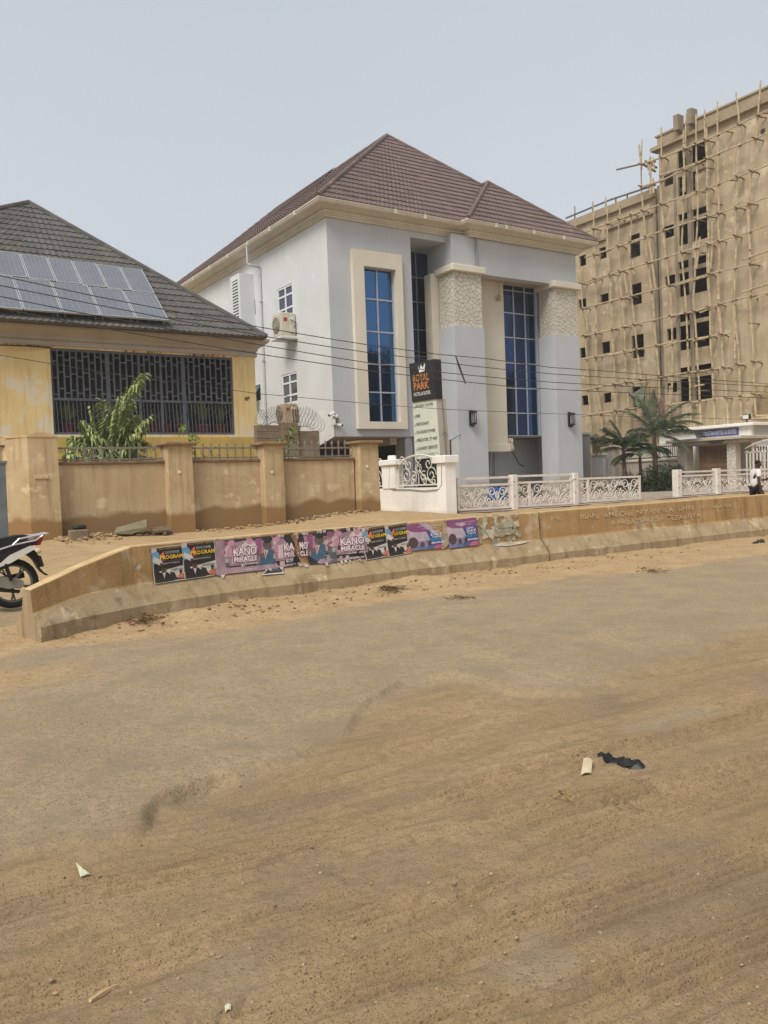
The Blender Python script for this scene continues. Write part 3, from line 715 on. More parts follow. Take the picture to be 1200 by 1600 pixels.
onames = ['sixth', 'fifth', 'fourth', 'third', 'second']
lab = ['leftmost panel of the upper row, cut by the photo edge', 'second from left in the upper row of solar panels', 'third from left in the upper row of solar panels', 'third from right in the upper row of solar panels', 'second from right in the upper row of solar panels', 'rightmost small panel of the upper solar row']
for i in range(6):
    panel([(ut[i], uy(ut[i])), (ut[i+1], uy(ut[i+1])), (ub[i+1], uby(ub[i+1])), (ub[i], uby(ub[i]))], 'grey framed solar panel, '+lab[i])
lt = [-38, 20, 80, 137, 192, 243]; lb = [-24, 36.5, 97, 158, 212, 264]
ly = lambda x: 431.5+x*.1225; lby = lambda x: 482+x*.0758
lab = ['leftmost of the lower row, mostly outside the photo', 'second from left in the lower row', 'middle panel of the lower row', 'second from right in the lower row', 'rightmost of the lower row, lowest corner panel']
for i in range(5):
    panel([(lt[i], ly(lt[i])), (lt[i+1], ly(lt[i+1])), (lb[i+1], lby(lb[i+1])), (lb[i], lby(lb[i]))], 'bluish framed solar panel, '+lab[i])

# pots and spiky plants behind the bars
m_pot = mat('terracotta_pot', (126,66,52), (104,54,44), 5, .8)
def blades(c, n, L, droop, w, rs, spread=1.0):
    rr = random.Random(rs); mb = MB()
    for i in range(n):
        a = rr.uniform(0, 2*PI); l = L*rr.uniform(.6, 1.05); s = spread*rr.uniform(.25, 1); h = Vector((math.cos(a), math.sin(a)*.7, 0)); sd_ = Vector((-math.sin(a), math.cos(a), 0)); vs = []
        for j in range(5):
            t = j/4; p = Vector(c)+h*(s*l*t)+Vector((0, 0, l*(1.15*t-droop*t*t))); ww = w*(1-t)**.6*(.4+.6*min(1, t*4))
            vs += [p-sd_*ww, p+sd_*ww]
        mb.add(vs, [(2*j, 2*j+1, 2*j+3, 2*j+2) for j in range(4)])
    return mb
m_blade = mat('dusty_strap_leaf', (122,138,88), (146,150,108), 5, .6)
m_blade2 = mat('dry_strap_leaf', (184,172,126), (120,110,76), 5, .7)
for i, (px, sp, n, L, lb_) in enumerate([(107, 48, 26, 1.2, 'strap leaved pot plant at the left end of the veranda'), (240, 0, 12, .9, 'thin pot plant behind the small tree, veranda'), (258, 0, 10, .7, 'small pot plant left of the veranda centre post'), (279, 0, 12, .8, 'thin pot plant just left of the right grille post'), (318, 40, 60, 1.45, 'large bushy strap leaved pot plant at the right end of the veranda'), (345, 0, 40, 1.2, 'strap leaved pot plant nearest the right wall of the veranda')]):
    p = onY(px, 672, YH+.55)
    t = thing('potted_plant', lb_, 'plant', (p.x, p.y, wz0-.02), 'pot plants behind the veranda bars')
    zz = wz0-.02
    MB().lathe((p.x, p.y, zz), [(.17, 0), (.25, .36), (.28, .36), (.28, .43), (.24, .43), (.23, .38)], 12).build('pot', m_pot, t)
    bl = blades((p.x, p.y, zz+.4), n, L, .55, .032, i); tag(bl.build('leaf_blades', m_blade, t), kind='stuff')
    if i in (0, 4): tag(blades((p.x, p.y-.06, zz+.4), 9, L*.9, .75, .03, i+50).build('dry_leaf_blades', m_blade2, t), kind='stuff')

# ---------------- small tree between wall and house
m_leaf = mat('mango_leaf', (160,170,108), (118,138,78), 3.5, .5, 0, spots=((200,200,146), 5, .57))
m_leafd = mat('young_leaf', (128,150,62), (96,122,50), 3.5, .55)
m_bark = mat('grey_bark', (112,96,76), (90,76,60), 6, .9)
def leaf(mb, p, d, L, w, rr, droop=.45):
    d = Vector(d).normalized(); s = d.cross(Vector((0, 0, 1))); s = s.normalized() if s.length > .05 else Vector((1, 0, 0))
    s = (s+Vector((0, 0, rr.uniform(-.5, .5)))).normalized(); n = s.cross(d)
    m_ = p+d*L*.5+Vector((0, 0, -.08*L)); e = p+d*L+Vector((0, 0, -droop*L))
    mb.add([p, m_-s*w+n*w*.3, m_+n*(-w*.15), m_+s*w+n*w*.3, e], [(0, 2, 1), (0, 3, 2), (1, 2, 4), (2, 3, 4)])
def leafy_branch(mbL, mbW, p0, p1, sag, nl, L, w, rr, r0=.03, along=.15):
    p0, p1 = Vector(p0), Vector(p1); pts = [p0.lerp(p1, k/8)+Vector((0, 0, sag*math.sin(PI*k/8*.9))) for k in range(9)]
    mbW.tube(pts, [r0*(1-.8*k/8) for k in range(9)], 5)
    for i in range(nl):
        t = along+(1-along)*(i+rr.random())/nl; k = min(7, int(t*8)); q = pts[k].lerp(pts[k+1], t*8-k); d = (pts[k+1]-pts[k]).normalized()
        sd_ = d.cross(Vector((0, 0, 1))).normalized()*(1 if i % 2 else -1)
        dd = d*rr.uniform(.2, .9)+sd_*rr.uniform(.5, 1.1)+Vector((0, 0, rr.uniform(-.75, .25)))
        leaf(mbL, q, dd, L*rr.uniform(.7, 1.25), w*rr.uniform(.8, 1.2), rr, rr.uniform(.2, .8))
rr = random.Random(11)
tb = onY(170, 760, 25.2); tb.z = zg(tb.x, 25.2)
tr = thing('mango_tree', 'small leafy tree rising behind the beige wall, its long branch reaching up right', 'tree', tuple(tb))
L_, W_ = MB(), MB()
trunk = [tb+Vector((0, 0, -.1)), tb+Vector((.05, 0, .8)), tb+Vector((-.05, 0, 1.6)), tb+Vector((.02, 0, 2.3))]
W_.tube(trunk, [.09, .08, .07, .05], 7)
tips = [(224,585,34),(215,600,26),(200,612,30),(186,622,28),(160,628,26),(140,640,24),(128,660,24),(133,690,22),(115,692,20),(100,705,22),(108,722,16),(150,700,30),(175,690,30),(195,665,30),(205,690,30),(215,650,30),(226,668,28),(230,695,26),(218,712,24),(180,712,28),(150,715,26),(165,655,34),(185,645,34),(205,632,30),(125,715,18),(232,655,18),(170,672,36),(195,705,30),(140,672,30),(210,672,26),(155,685,30)]
for k_ in range(34):
    t_ = rr.random(); tips.append((rr.uniform(98, 236), rr.uniform(655+20*t_, 728), 26))
for px, py, nl in tips:
    e = onY(px, py, 25.2+rr.uniform(-.7, .7))
    s0 = trunk[rr.choice([1, 2, 3])].lerp(trunk[3], rr.random())
    if (px, py) in ((224,585), (215,600)): s0 = onY(175, 660, 25.2)
    mid = s0.lerp(e, .35)
    W_.tube([s0, s0.lerp(mid, .5)+Vector((0, 0, .06)), mid], [.035, .03, .024], 5)
    leafy_branch(L_, W_, mid, e, .12, int(nl*3.0), .30, .036, rr, .02, .0)
tag(L_.build('crown', m_leaf, tr), kind='stuff'); W_.build('trunk', m_bark, tr)
for px, py, hh, lb_ in ((292, 700, 45, 'slender leafy shoot standing in front of the right grille panel'), (447, 705, 48, 'bright green leafy shoot behind the spiked railing')):
    b = onY(px, 740, 24.6); b.z = zg(b.x, 24.6); e = onY(px+2, py-hh, 24.6)
    t = thing('sapling', lb_, 'plant', tuple(b)); L_, W_ = MB(), MB()
    W_.tube([b, b.lerp(e, .5)+Vector((.04, 0, 0)), e], [.03, .022, .008], 5)
    for k in range(9):
        s0 = b.lerp(e, .42+.55*k/9); a = rr.uniform(0, 6.3); q = s0+Vector((math.cos(a)*.32, math.sin(a)*.3, rr.uniform(-.05, .22)))*(1.1-.05*k)
        leafy_branch(L_, W_, s0, q, .05, 16, .26, .028, rr, .008, .0)
    tag(L_.build('crown', m_leafd, t), kind='stuff'); W_.build('stem', m_bark, t)

# ================================================================== HOTEL
m_white = mat('white_wall_paint', (214,216,216), (204,206,206), .5, .8, .12, 10, streak=((194,192,186), .22), damp=((196,188,172), 2.6, 1.6), spots=((222,223,222), .7, .62))
m_grey = mat('pale_grey_wall_paint', (187,190,193), (179,182,186), .5, .8, .1, 10, streak=((168,168,166), .18), damp=((172,164,150), 1.1, .9))
m_cream = mat('cream_paint', (213,207,191), (205,198,181), .8, .8, .1, 10)
m_corn = mat('cream_cornice', (208,202,188), (197,189,172), 1.0, .8, .1, 12, streak=((176,160,134), .35))
m_gut = mat('white_gutter', (214,208,194), (202,194,178), 1.5, .5, 0, streak=((176,160,134), .4))
m_tileh = mat('brown_roof_tile', (118,101,96), (102,87,83), 1.6, .8, .5, 60, spots=((136,112,102), .9, .6))
m_soff = mat('tan_soffit_paint', (176,166,150), (164,154,138), .8)  # even tan colour, a little darker than the wall paint
def glass_mat():
    M = bpy.data.materials.new('blue_mirror_glass'); M.use_nodes = True; n, l = M.node_tree.nodes, M.node_tree.links
    b = n['Principled BSDF']; b.inputs['Roughness'].default_value = .04; b.inputs['Metallic'].default_value = .92
    t = n.new('ShaderNodeTexNoise'); t.inputs['Scale'].default_value = .35; t.inputs['Detail'].default_value = 2
    p = n.new('ShaderNodeNewGeometry'); l.new(p.outputs['Position'], t.inputs['Vector'])
    x = n.new('ShaderNodeMix'); x.data_type = 'RGBA'; l.new(t.outputs[0], x.inputs[0]); x.inputs[6].default_value = (.066,.150,.31,1); x.inputs[7].default_value = (.05,.125,.27,1); l.new(x.outputs[2], b.inputs['Base Color'])
    bp = n.new('ShaderNodeBump'); bp.inputs['Strength'].default_value = .25; bp.inputs['Distance'].default_value = .02
    t2 = n.new('ShaderNodeTexNoise'); t2.inputs['Scale'].default_value = .9; l.new(p.outputs['Position'], t2.inputs['Vector']); l.new(t2.outputs[0], bp.inputs['Height']); l.new(bp.outputs[0], b.inputs['Normal'])
    return M
m_glass = glass_mat()
def dglass(name, c, met=.0):
    M = bpy.data.materials.new(name); M.use_nodes = True; b = M.node_tree.nodes['Principled BSDF']; b.inputs['Base Color'].default_value = (*lin(c), 1); b.inputs['Roughness'].default_value = .06; b.inputs['Metallic'].default_value = met; b.inputs['Specular IOR Level'].default_value = .6; return M
m_dglass = dglass('dark_tint_reflection_glass', (48,66,104), .88); m_sglass = dglass('grey_blue_glass', (62,68,96), .3); m_sglass2 = dglass('brown_grey_glass', (66,62,66))  # the dark blue one also paints a dark reflection in the bay window
m_pvc = mat('white_pvc', (226,228,232), (216,218,222), 6, .4)
m_mull = mat('aluminium_mullion', (186,190,196), (170,174,180), 5, .4, metal=.3)
m_mulld = mat('dull_mullion', (120,126,134), (108,114,122), 5, .4)
YB0, YL = 29.5, 29.9             # front of the bay, front of the left block
HX = (onY(509.7, 338, YL).x+onY(522, 681, YL).x)/2
HXR = onY(911, 737, YB0).x-.05    # right end
hz = zg(24, 29.5)
HB = YL+25                       # back
Zt = onY(509.7, 338.3, YL).z     # wall head
ht = thing('hotel', 'pale grey and white hotel with brown hipped roof, tall blue windows and stone faced columns', 'hotel', (24, YB0+4, hz))
bx0 = onY(705, 384, YB0).x       # left edge of the bay beam
zo = onY(584, 682, YL).z         # underside of the overhang
LR = (onY(645, 357, YL).x+onY(647, 683, YL).x)/2   # right end of the left block front
BACK = YL+1.6
# --- white side wall (towards the yellow house), with window holes
def sX(px, py): p = onX(px, py, HX); return p.y, p.z
wins = []
def shole(l, t, r, b):
    (ya, _), (yb, _) = sX(l, (t+b)/2), sX(r, (t+b)/2); (_, za), (_, zb2) = sX((l+r)/2, t), sX((l+r)/2, b); return (min(ya, yb), zb2, max(ya, yb), za)
w1 = shole(433.5, 447, 457.5, 496); w2 = shole(440.5, 583, 465, 631); w3 = shole(391, 467, 400, 495); w4 = shole(399, 599, 408, 628)
zbase = hz-.5
yo, zo2 = sX(503, 694); dy_ = (zo-zbase)*(yo-YL)/max(.2, zo-zo2)
sw = MB()
ov = 3.0
zcut = 2.2
holes = [(a-YL-ov, b-zbase, c-YL-ov, d-zbase) for a, b, c, d in (w1, w2, w3, w4)]
holed_wall(sw, (HX, YL+ov, zbase), (0,1,0), (0,0,1), HB-YL-ov, Zt-zbase, [q for q in holes if q[0] > 0], .14, (1,0,0))
hl = [(a-YL, b-zo, c-YL, d-zo) for a, b, c, d in (w1, w2) if a-YL < ov]
holed_wall(sw, (HX, YL, zo), (0,1,0), (0,0,1), ov, Zt-zo, hl, .14, (1,0,0))
sl = (zo-zo2)/(yo-YL)            # raked lower edge
ye = min(YL+ov, YL+(zo-zbase)/sl)
sw.add([(HX, YL, zo), (HX, YL+ov, zo), (HX, YL+ov, zbase), (HX, ye, zo-sl*(ye-YL))] , [(0,1,2,3)])
sw.build('side_wall', m_white, ht)
# raked soffit
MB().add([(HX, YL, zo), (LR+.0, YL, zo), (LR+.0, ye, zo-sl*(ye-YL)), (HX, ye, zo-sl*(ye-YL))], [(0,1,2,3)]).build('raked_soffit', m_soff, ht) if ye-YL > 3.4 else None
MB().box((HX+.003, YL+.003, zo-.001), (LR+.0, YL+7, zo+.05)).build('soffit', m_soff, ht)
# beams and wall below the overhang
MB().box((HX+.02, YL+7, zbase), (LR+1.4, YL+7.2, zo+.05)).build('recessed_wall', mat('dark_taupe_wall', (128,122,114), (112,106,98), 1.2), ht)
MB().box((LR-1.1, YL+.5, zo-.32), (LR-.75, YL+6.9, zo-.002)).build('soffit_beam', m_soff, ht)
p_ = onY(639, 700, YL+1.6)
MB().box((p_.x-.35, YL+1.4, zbase), (p_.x+.45, YL+2.2, zo-.002)).build('pier', m_grey, ht)
# --- front of the left block with its tall window
fr = shole2 = None
def fY(px, py, Y=YL): p = onY(px, py, Y); return p.x, p.z
gx0 = (fY(566, 417)[0]+fY(572, 660)[0])/2; gx1_ = (fY(616, 424)[0]+fY(620.5, 660)[0])/2
gz0_, gz1_ = fY(595, 659.5)[1], fY(591, 420.5)[1]
holed_wall(MB(), (HX, YL, zo), (1,0,0), (0,0,1), LR-HX, Zt-zo, [(gx0-HX, gz0_-zo, gx1_-HX, gz1_-zo)], .18, (0,1,0)).build('front_wall', m_grey, ht)
# cream surround, 12 cm proud
cx0, cx1 = (fY(548.3, 391)[0]+fY(555, 670)[0])/2, (fY(626, 400)[0]+fY(630.5, 671)[0])/2
cz0, cz1 = fY(592, 670.5)[1], fY(587, 395.5)[1]
su = MB(); yf = YL-.22
holed_wall(su, (cx0, yf, cz0), (1,0,0), (0,0,1), cx1-cx0, cz1-cz0, [(gx0-cx0, gz0_-cz0, gx1_-cx0, gz1_-cz0)], .21, (0,1,0))
c = [(cx0, yf, cz0), (cx1, yf, cz0), (cx1, yf, cz1), (cx0, yf, cz1)]
su.add(c+[(x, YL-.002, z) for x, y, z in c], [(i, (i+1) % 4, 4+(i+1) % 4, 4+i) for i in range(4)])
su.build('window_surround', m_cream, ht)
def curtain(name, x0, x1, zs, ncol, y, par, m=m_glass, mm=m_mull, colx=None, bar=.055, altm=None):
    f = MB(); xs = colx or [x0+(x1-x0)*i/ncol for i in range(ncol+1)]
    fr = MB()
    for i, x in enumerate(xs): fr.bar((x, y, zs[0]), (x, y, zs[-1]), bar, .07, (0,1,0))
    w = fr.build(name, mm, par)
    tr = MB()
    for z in zs: tr.bar((xs[0]+bar/2, y-.004, z), (xs[-1]-bar/2, y-.004, z), .05, bar)
    tr.build('transom', mm, w)
    for i in range(len(xs)-1):
        for j in range(len(zs)-1):
            tl = random.uniform(-.006, .006); tl2 = random.uniform(-.006, .006)
            MB().add([(xs[i], y+.02+tl, zs[j]), (xs[i+1], y+.02-tl, zs[j]+0), (xs[i+1], y+.02-tl+tl2, zs[j+1]), (xs[i], y+.02+tl+tl2, zs[j+1])], [(0,1,2,3)]).build('pane', (altm and altm(i, j)) or m, w)
    return w
rows = [fY(570, v)[1] for v in (659.5, 612, 567.5, 516.5, 465.5, 418)]
rows[0] = gz0_; rows[-1] = gz1_
curtain('tall_window', gx0, gx1_, rows, 2, YL+.10, ht)
# --- lintel over the recess and the recess itself
zl = onY(683, 377, YL).z
xJ = onY(722, 375, YL).x
MB().box((LR, YL, zl), (xJ+.2, YL+.28, Zt)).build('lintel', m_grey, ht)
MB().box((LR, YL+.281, zl+.0), (bx0+.1, BACK, zl+.06)).build('recess_ceiling', m_grey, ht)
MB().box((LR-.25, YL+.182, zo), (LR-.002, BACK, zl)).build('recess_cheek', m_grey, ht)
# dark strip window at the back of the recess
yb_ = BACK-.2
rx0, rx1 = onY(646, 480, yb_).x-.3, onY(672, 480, yb_).x
rz = [zbase+1.2]+[onY(660, v, yb_).z for v in (600, 557, 516, 473, 435, 396)]
curtain('strip_window', rx0, rx1, rz, 2, yb_, ht, m_dglass, m_mulld, [rx0, onY(651.5, 480, yb_).x, rx1], .05)
MB().box((rx0-.3, yb_+.12, zbase), (rx1+1, yb_+.3, zl)).build('recess_back_wall', m_grey, ht)
MB().box((rx1+.03, yb_-.1, zbase), (onY(680, 480, yb_).x+.1, yb_+.1, zl)).build('recess_pilaster', m_grey, ht)
# --- bay: beam, cream wall, glazed wall
zbm = onY(797, 434.5, YB0).z
MB().box((bx0, YB0, zbm), (HXR-.05, YB0+.5, Zt+.03)).build('bay_beam', m_grey, ht)
MB().box((bx0, YB0+.501, zbm), (bx0+.35, BACK-.1, Zt+.02)).build('bay_beam', m_grey, ht)
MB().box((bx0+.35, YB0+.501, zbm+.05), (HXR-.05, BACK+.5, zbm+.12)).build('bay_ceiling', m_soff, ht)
YC = 30.55
crx0, crx1 = onY(676.5, 540, YC).x, (onY(786, 440, YC).x+onY(793, 680, YC).x)/2
zc0 = onY(775, 694, YC).z
MB().box((crx0, YC, zc0), (crx1, YC+.5, zbm+.05)).build('cream_wall', m_cream, ht)
a, b = onY(764, 706, YC-.25), onY(797, 694, YC-.25)
MB().bbox((crx0, YC-.3, a.z), (b.x, YC+.5, b.z+.03), .02).build('cream_ledge', m_cream, ht)
YW = YC+.28
vx = [crx1+.02]+[(onY(380*0+580+.3*u_, 380+.3*220, YW).x+onY(580+.3*l_, 380+.3*1000, YW).x)/2 for u_, l_ in ((733, 763), (792, 820), (848, 873))]
vz = [onY(803, v, YW).z for v in (681, 645.5, 606.5, 567.5, 528, 490, 455, 436)]
curtain('bay_window', 0, 0, vz, 3, YW, ht, m_glass, m_mull, vx, .05, lambda i, j: m_dglass if (i < 2 and (j+i) % 7 != 9) else None)  # first two columns: dark reflection painted by a darker glass colour
MB().box((crx1+.02, YW-.12, vz[0]-.10), (vx[-1]+.6, BACK+.6, vz[0]-.02)).build('window_sill', mat('dark_sill', (96,90,84), (84,78,72), 3), ht)
MB().box((vx[-1]+.03, YW-.1, vz[0]-.02), (vx[-1]+.75, BACK+.6, zbm+.05)).build('window_cheek', m_grey, ht)
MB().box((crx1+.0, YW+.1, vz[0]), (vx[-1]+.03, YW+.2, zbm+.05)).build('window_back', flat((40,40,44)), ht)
YK = 32.3
MB().box((crx0-.2, YK, zbase), (HXR-.2, YK+.2, vz[0]-.02)).build('ground_floor_wall', m_grey, ht)
# right return and the rest of the body (never lit from inside)
MB().box((HXR-.25, YB0+.9, zbase), (HXR-.02, HB, Zt)).build('right_wall', m_white, ht)
MB().box((HX, HB-.2, zbase), (HXR-.26, HB, Zt)).build('rear_wall', m_white, ht)
# --- columns
def voronoi(w, h, n, rs):
    rr = random.Random(rs); pts = []; k = 0
    while len(pts) < n and k < 4000:
        p = (rr.uniform(0, w), rr.uniform(0, h)); k += 1
        if all(math.hypot(p[0]-q[0], p[1]-q[1]) > .62*math.sqrt(w*h/n) for q in pts): pts.append(p)
    cells = []
    for i, p in enumerate(pts):
        poly = [(0, 0), (w, 0), (w, h), (0, h)]
        for j, q in enumerate(pts):
            if i == j: continue
            nx, ny = q[0]-p[0], q[1]-p[1]; c = (nx*(p[0]+q[0])+ny*(p[1]+q[1]))/2-.011*math.hypot(nx, ny); out = []
            for a, b in zip(poly, poly[1:]+poly[:1]):
                da, db = nx*a[0]+ny*a[1]-c, nx*b[0]+ny*b[1]-c
                if da <= 0: out.append(a)
                if da*db < 0: t = da/(da-db); out.append((a[0]+(b[0]-a[0])*t, a[1]+(b[1]-a[1])*t))
            poly = out
            if len(poly) < 3: break
        if len(poly) >= 3: cells.append(poly)
    return cells
m_stone = [mat('crazy_stone_%s' % w_, c_, tuple(v-10 for v in c_), 3, .85, .4, 30) for w_, c_ in (('pale', (208,203,190)), ('warm', (205,199,184)), ('grey', (202,198,186)))]
m_grout = mat('dark_grout', (128,120,106), (112,104,92), 5, .95)
def stones(o, u, v, n, w, h, cnt, par, rs):
    rr = random.Random(rs); o, u, v, n = Vector(o), Vector(u), Vector(v), Vector(n)
    for poly in voronoi(w, h, cnt, rs):
        d = rr.uniform(.018, .032)
        MB().ext([o+u*a+v*b+n*.001 for a, b in poly], n*d).build('stone', m_stone[rr.choice((0,0,1,2))], par)
def column(label, f0, f1, g0, g1, cap, band, depth, rs):
    """f0,f1 sight points of the front face edges of the lower shaft"""
    x0 = (onY(*f0[0], YB0-.12).x+onY(*f0[1], YB0-.12).x)/2; x1 = (onY(*f1[0], YB0-.12).x+onY(*f1[1], YB0-.12).x)/2
    zs = onY(*band, YB0-.12).z; zc = onY(*cap, YB0-.2).z
    y0 = YB0-.12; y1 = y0+depth
    co = MB().box((x0, y0, hz-.5), (x1, y1, zs)).build('column', m_grey, ht)
    s = .05; e = .03
    MB().box((x0+s+e, y0+s+e, zs), (x1-s-e, y1-s, zc)).build('stone_bed', m_grout, co)
    stones((x0+s, y0+s+e, zs+.01), (1,0,0), (0,0,1), (0,-1,0), x1-x0-2*s, zc-zs-.02, 96, co, rs)
    stones((x0+s+e, y1-s, zs+.01), (0,-1,0), (0,0,1), (-1,0,0), depth-2*s-e, zc-zs-.02, 64, co, rs+1)
    MB().bbox((x0-.14, y0-.16, zc), (x1+.10, y1+.12, zc+.30), .03).build('column_cap', m_cream, co)
    return x0, x1, y0, y1, zs, zc
c1 = column('', ((709,510),(719.5,741)), ((757,511),(763.6,744)), 0, 0, (728, 425), (733, 510), 1.15, 3)
c2 = column('', ((866.5,524),(875,737)), ((905.5,525),(911,737)), 0, 0, (872, 449), (884, 524), 1.15, 8)
# wall lamps
m_iron = mat('black_iron', (44,44,46), (34,34,36), 8, .5)
m_lamp = dglass('lamp_glass', (150,150,144))
for nm, (px, py), cc in (('left', (738, 653), c1), ('right', (892, 655), c2)):
    p = onY(px, py, cc[2]-.12)
    t = thing('wall_lantern', 'black wall lantern on the %s stone faced column' % nm, 'lantern', (p.x, cc[2], p.z), 'lanterns on the hotel columns')
    MB().bbox((p.x-.10, cc[2]-.05, p.z-.36), (p.x+.10, cc[2]-.001, p.z+.36), .01).build('back_plate', m_iron, t)
    MB().bbox((p.x-.13, cc[2]-.30, p.z+.22), (p.x+.15, cc[2]-.05, p.z+.30), .015).build('lamp_top', m_iron, t)
    MB().bbox((p.x-.11, cc[2]-.28, p.z-.30), (p.x+.13, cc[2]-.05, p.z-.22), .015).lathe((p.x, cc[2]-.17, p.z-.42), [(.01, 0), (.05, .05), (.07, .12)], 8).build('lamp_bottom', m_iron, t)
    MB().lathe((p.x+.01, cc[2]-.17, p.z-.22), [(.075, 0), (.075, .44)], 10).build('lamp_glass', m_lamp, t)
    for dx, dy in ((-.10, -.27), (.12, -.27), (-.10, -.07), (.12, -.07), (.01, -.275)):
        MB().bar((p.x+dx, cc[2]+dy, p.z-.22), (p.x+dx, cc[2]+dy, p.z+.22), .022).build('lamp_bar', m_iron, t)
# pendant bulb under the bay
p = onY(780.5, 465, YB0+.9)
t = thing('pendant_lamp', 'small pendant lamp hanging under the bay ceiling beside the stone column', 'lamp', (p.x, p.y, zbm+.04))
MB().tube([(p.x, p.y, zbm+.04), (p.x-.02, p.y, p.z+.12)], .012, 5).build('cord', m_iron, t)
MB().lathe((p.x-.02, p.y, p.z-.14), [(.09, 0), (.11, .08), (.09, .2), (.04, .26)], 10).build('lamp_shade', mat('yellowed_shade', (190,170,130), (170,150,110), 5), t)
# --- eaves: cornice, fascia, gutter
OVH = .72; eJ = onY(731, 346, YB0-OVH).x
zE = onY(510, 307.5, YL-OVH).z
XRT = HXR+.03
pe = [(HX, HB), (HX, YL), (eJ+OVH*.9, YL), (eJ+OVH*.9, YB0-.05), (XRT, YB0-.05), (XRT, HB)]
hh = zE-Zt
sweep(pe, [(.0, Zt-.02), (.10, Zt-.02), (.10, Zt+.05), (.17, Zt+.06), (.17, Zt+.12), (.24, Zt+.13), (.24, Zt+.22), (.20, Zt+.24)]).build('cornice_moulding', m_corn, ht)
sweep(pe, [(.20, Zt+.235), (.24, Zt+.25), (.34, Zt+.30), (.52, zE-.18), (.60, zE-.16)]).build('fascia', m_corn, ht)
gu = sweep(pe, [(.60, zE-.17), (.66, zE-.18), (.71, zE-.12), (.71, zE-.07), (.74, zE-.06), (.74, zE+.0), (.62, zE+.0)]).build('gutter', m_gut, ht)
for k in range(9):
    y = YL+1.3+k*2.4
    MB().box((HX-.755, y, zE-.185), (HX-.64, y+.12, zE+.01)).build('gutter_joint', m_gut, gu)
for px in (618, 664, 775, 790, 833, 880):
    yq = YL if px < 727 else YB0-.05
    x = onY(px, 330, yq-.72).x
    MB().box((x-.07, yq-.755, zE-.185), (x+.07, yq-.64, zE+.01)).build('gutter_joint', m_gut, gu)
# --- roof
eXL, eXR = HX-OVH, XRT+OVH; eYL, eYB = YL-OVH, YB0-.05-OVH
xm = (eXL+eXR)/2
ap = onX(604, 213, xm); AP = Vector(ap)
rl = math.hypot(AP.z-zE, AP.y-eYL)
roof = MB().add([(eXL, eYL, zE-.03), (eXR, eYL, zE-.03), (eXR, HB+OVH, zE-.03), (eXL, HB+OVH, zE-.03)], [(0,1,2,3)]).add([(eJ, eYB, zE-.03), (eXR, eYB, zE-.03), (eXR, eYL, zE-.03), (eJ, eYL, zE-.03)], [(0,1,2,3)]).build('roof', m_tileh, ht)
RB = Vector((xm, HB+OVH-(AP.y-eYL), AP.z))
roof_plane(roof, [(eXL, eYL, zE), (eXR, eYL, zE), tuple(AP)], m_tileh, .47, .22, .04, .03, 5)
roof_plane(roof, [(eXL, HB+OVH, zE), (eXL, eYL, zE), tuple(AP), tuple(RB)], m_tileh, .47, .26, .04, .03, 3)
roof_plane(roof, [(eXR, eYL, zE), (eXR, HB+OVH, zE), tuple(RB), tuple(AP)], m_tileh, .6, .5, .04, .03, 2)
# bay hip
bxm = (eJ+eXR)/2; bp_ = onX(762, 286.5, bxm)
BP = Vector((bxm, bp_.y, bp_.z)); sM = (AP.z-zE)/(AP.y-eYL)
VB = Vector((bxm, eYL+(BP.z-zE)/sM, BP.z))
roof_plane(roof, [(eJ, eYB, zE), (eXR, eYB, zE), tuple(BP)], m_tileh, .47, .22, .04, .03, 5)
roof_plane(roof, [(eJ, eYL+.001, zE), (eJ, eYB, zE), tuple(BP), tuple(VB)], m_tileh, .47, .22, .04, .03, 5)
roof_plane(roof, [(eXR, eYB, zE), (eXR, eYL+.8, zE), tuple(VB), tuple(BP)], m_tileh, .47, .22, .04, .03, 4)
def cap(a, b, r=.10):
    a, b = Vector(a)+Vector((0,0,.05)), Vector(b)+Vector((0,0,.05)); k = max(2, int((b-a).length/.4))
    pts = [a.lerp(b, i/k) for i in range(k+1)]
    MB().tube(pts, [r*(1.0 if i % 2 else .9) for i in range(k+1)], 7).build('ridge_cap', m_tileh, roof)
cap((eXL, eYL, zE), AP); cap((eXR, eYL, zE), AP); cap(AP, RB); cap((eJ, eYB, zE), BP); cap((eXR, eYB, zE), BP); cap(BP, VB)
# second little gable far back on the left slope
g0 = Vector((xm-2.6, AP.y+7.0, 0)); gz_ = onX(523, 262, xm-.2)
G1 = Vector(gz_); 
roof_plane(roof, [(eXL+4.0, G1.y-4.2, zE+3.2), (xm+2.5, G1.y-4.2, zE+3.2), tuple(G1)], m_tileh, .47, .3, .04, .03, 3)
roof_plane(roof, [(eXL+4.0, G1.y+9, zE+3.2), (eXL+4.0, G1.y-4.2, zE+3.2), tuple(G1), tuple(G1+Vector((0, 7, 0)))], m_tileh, .47, .3, .04, .03, 3)
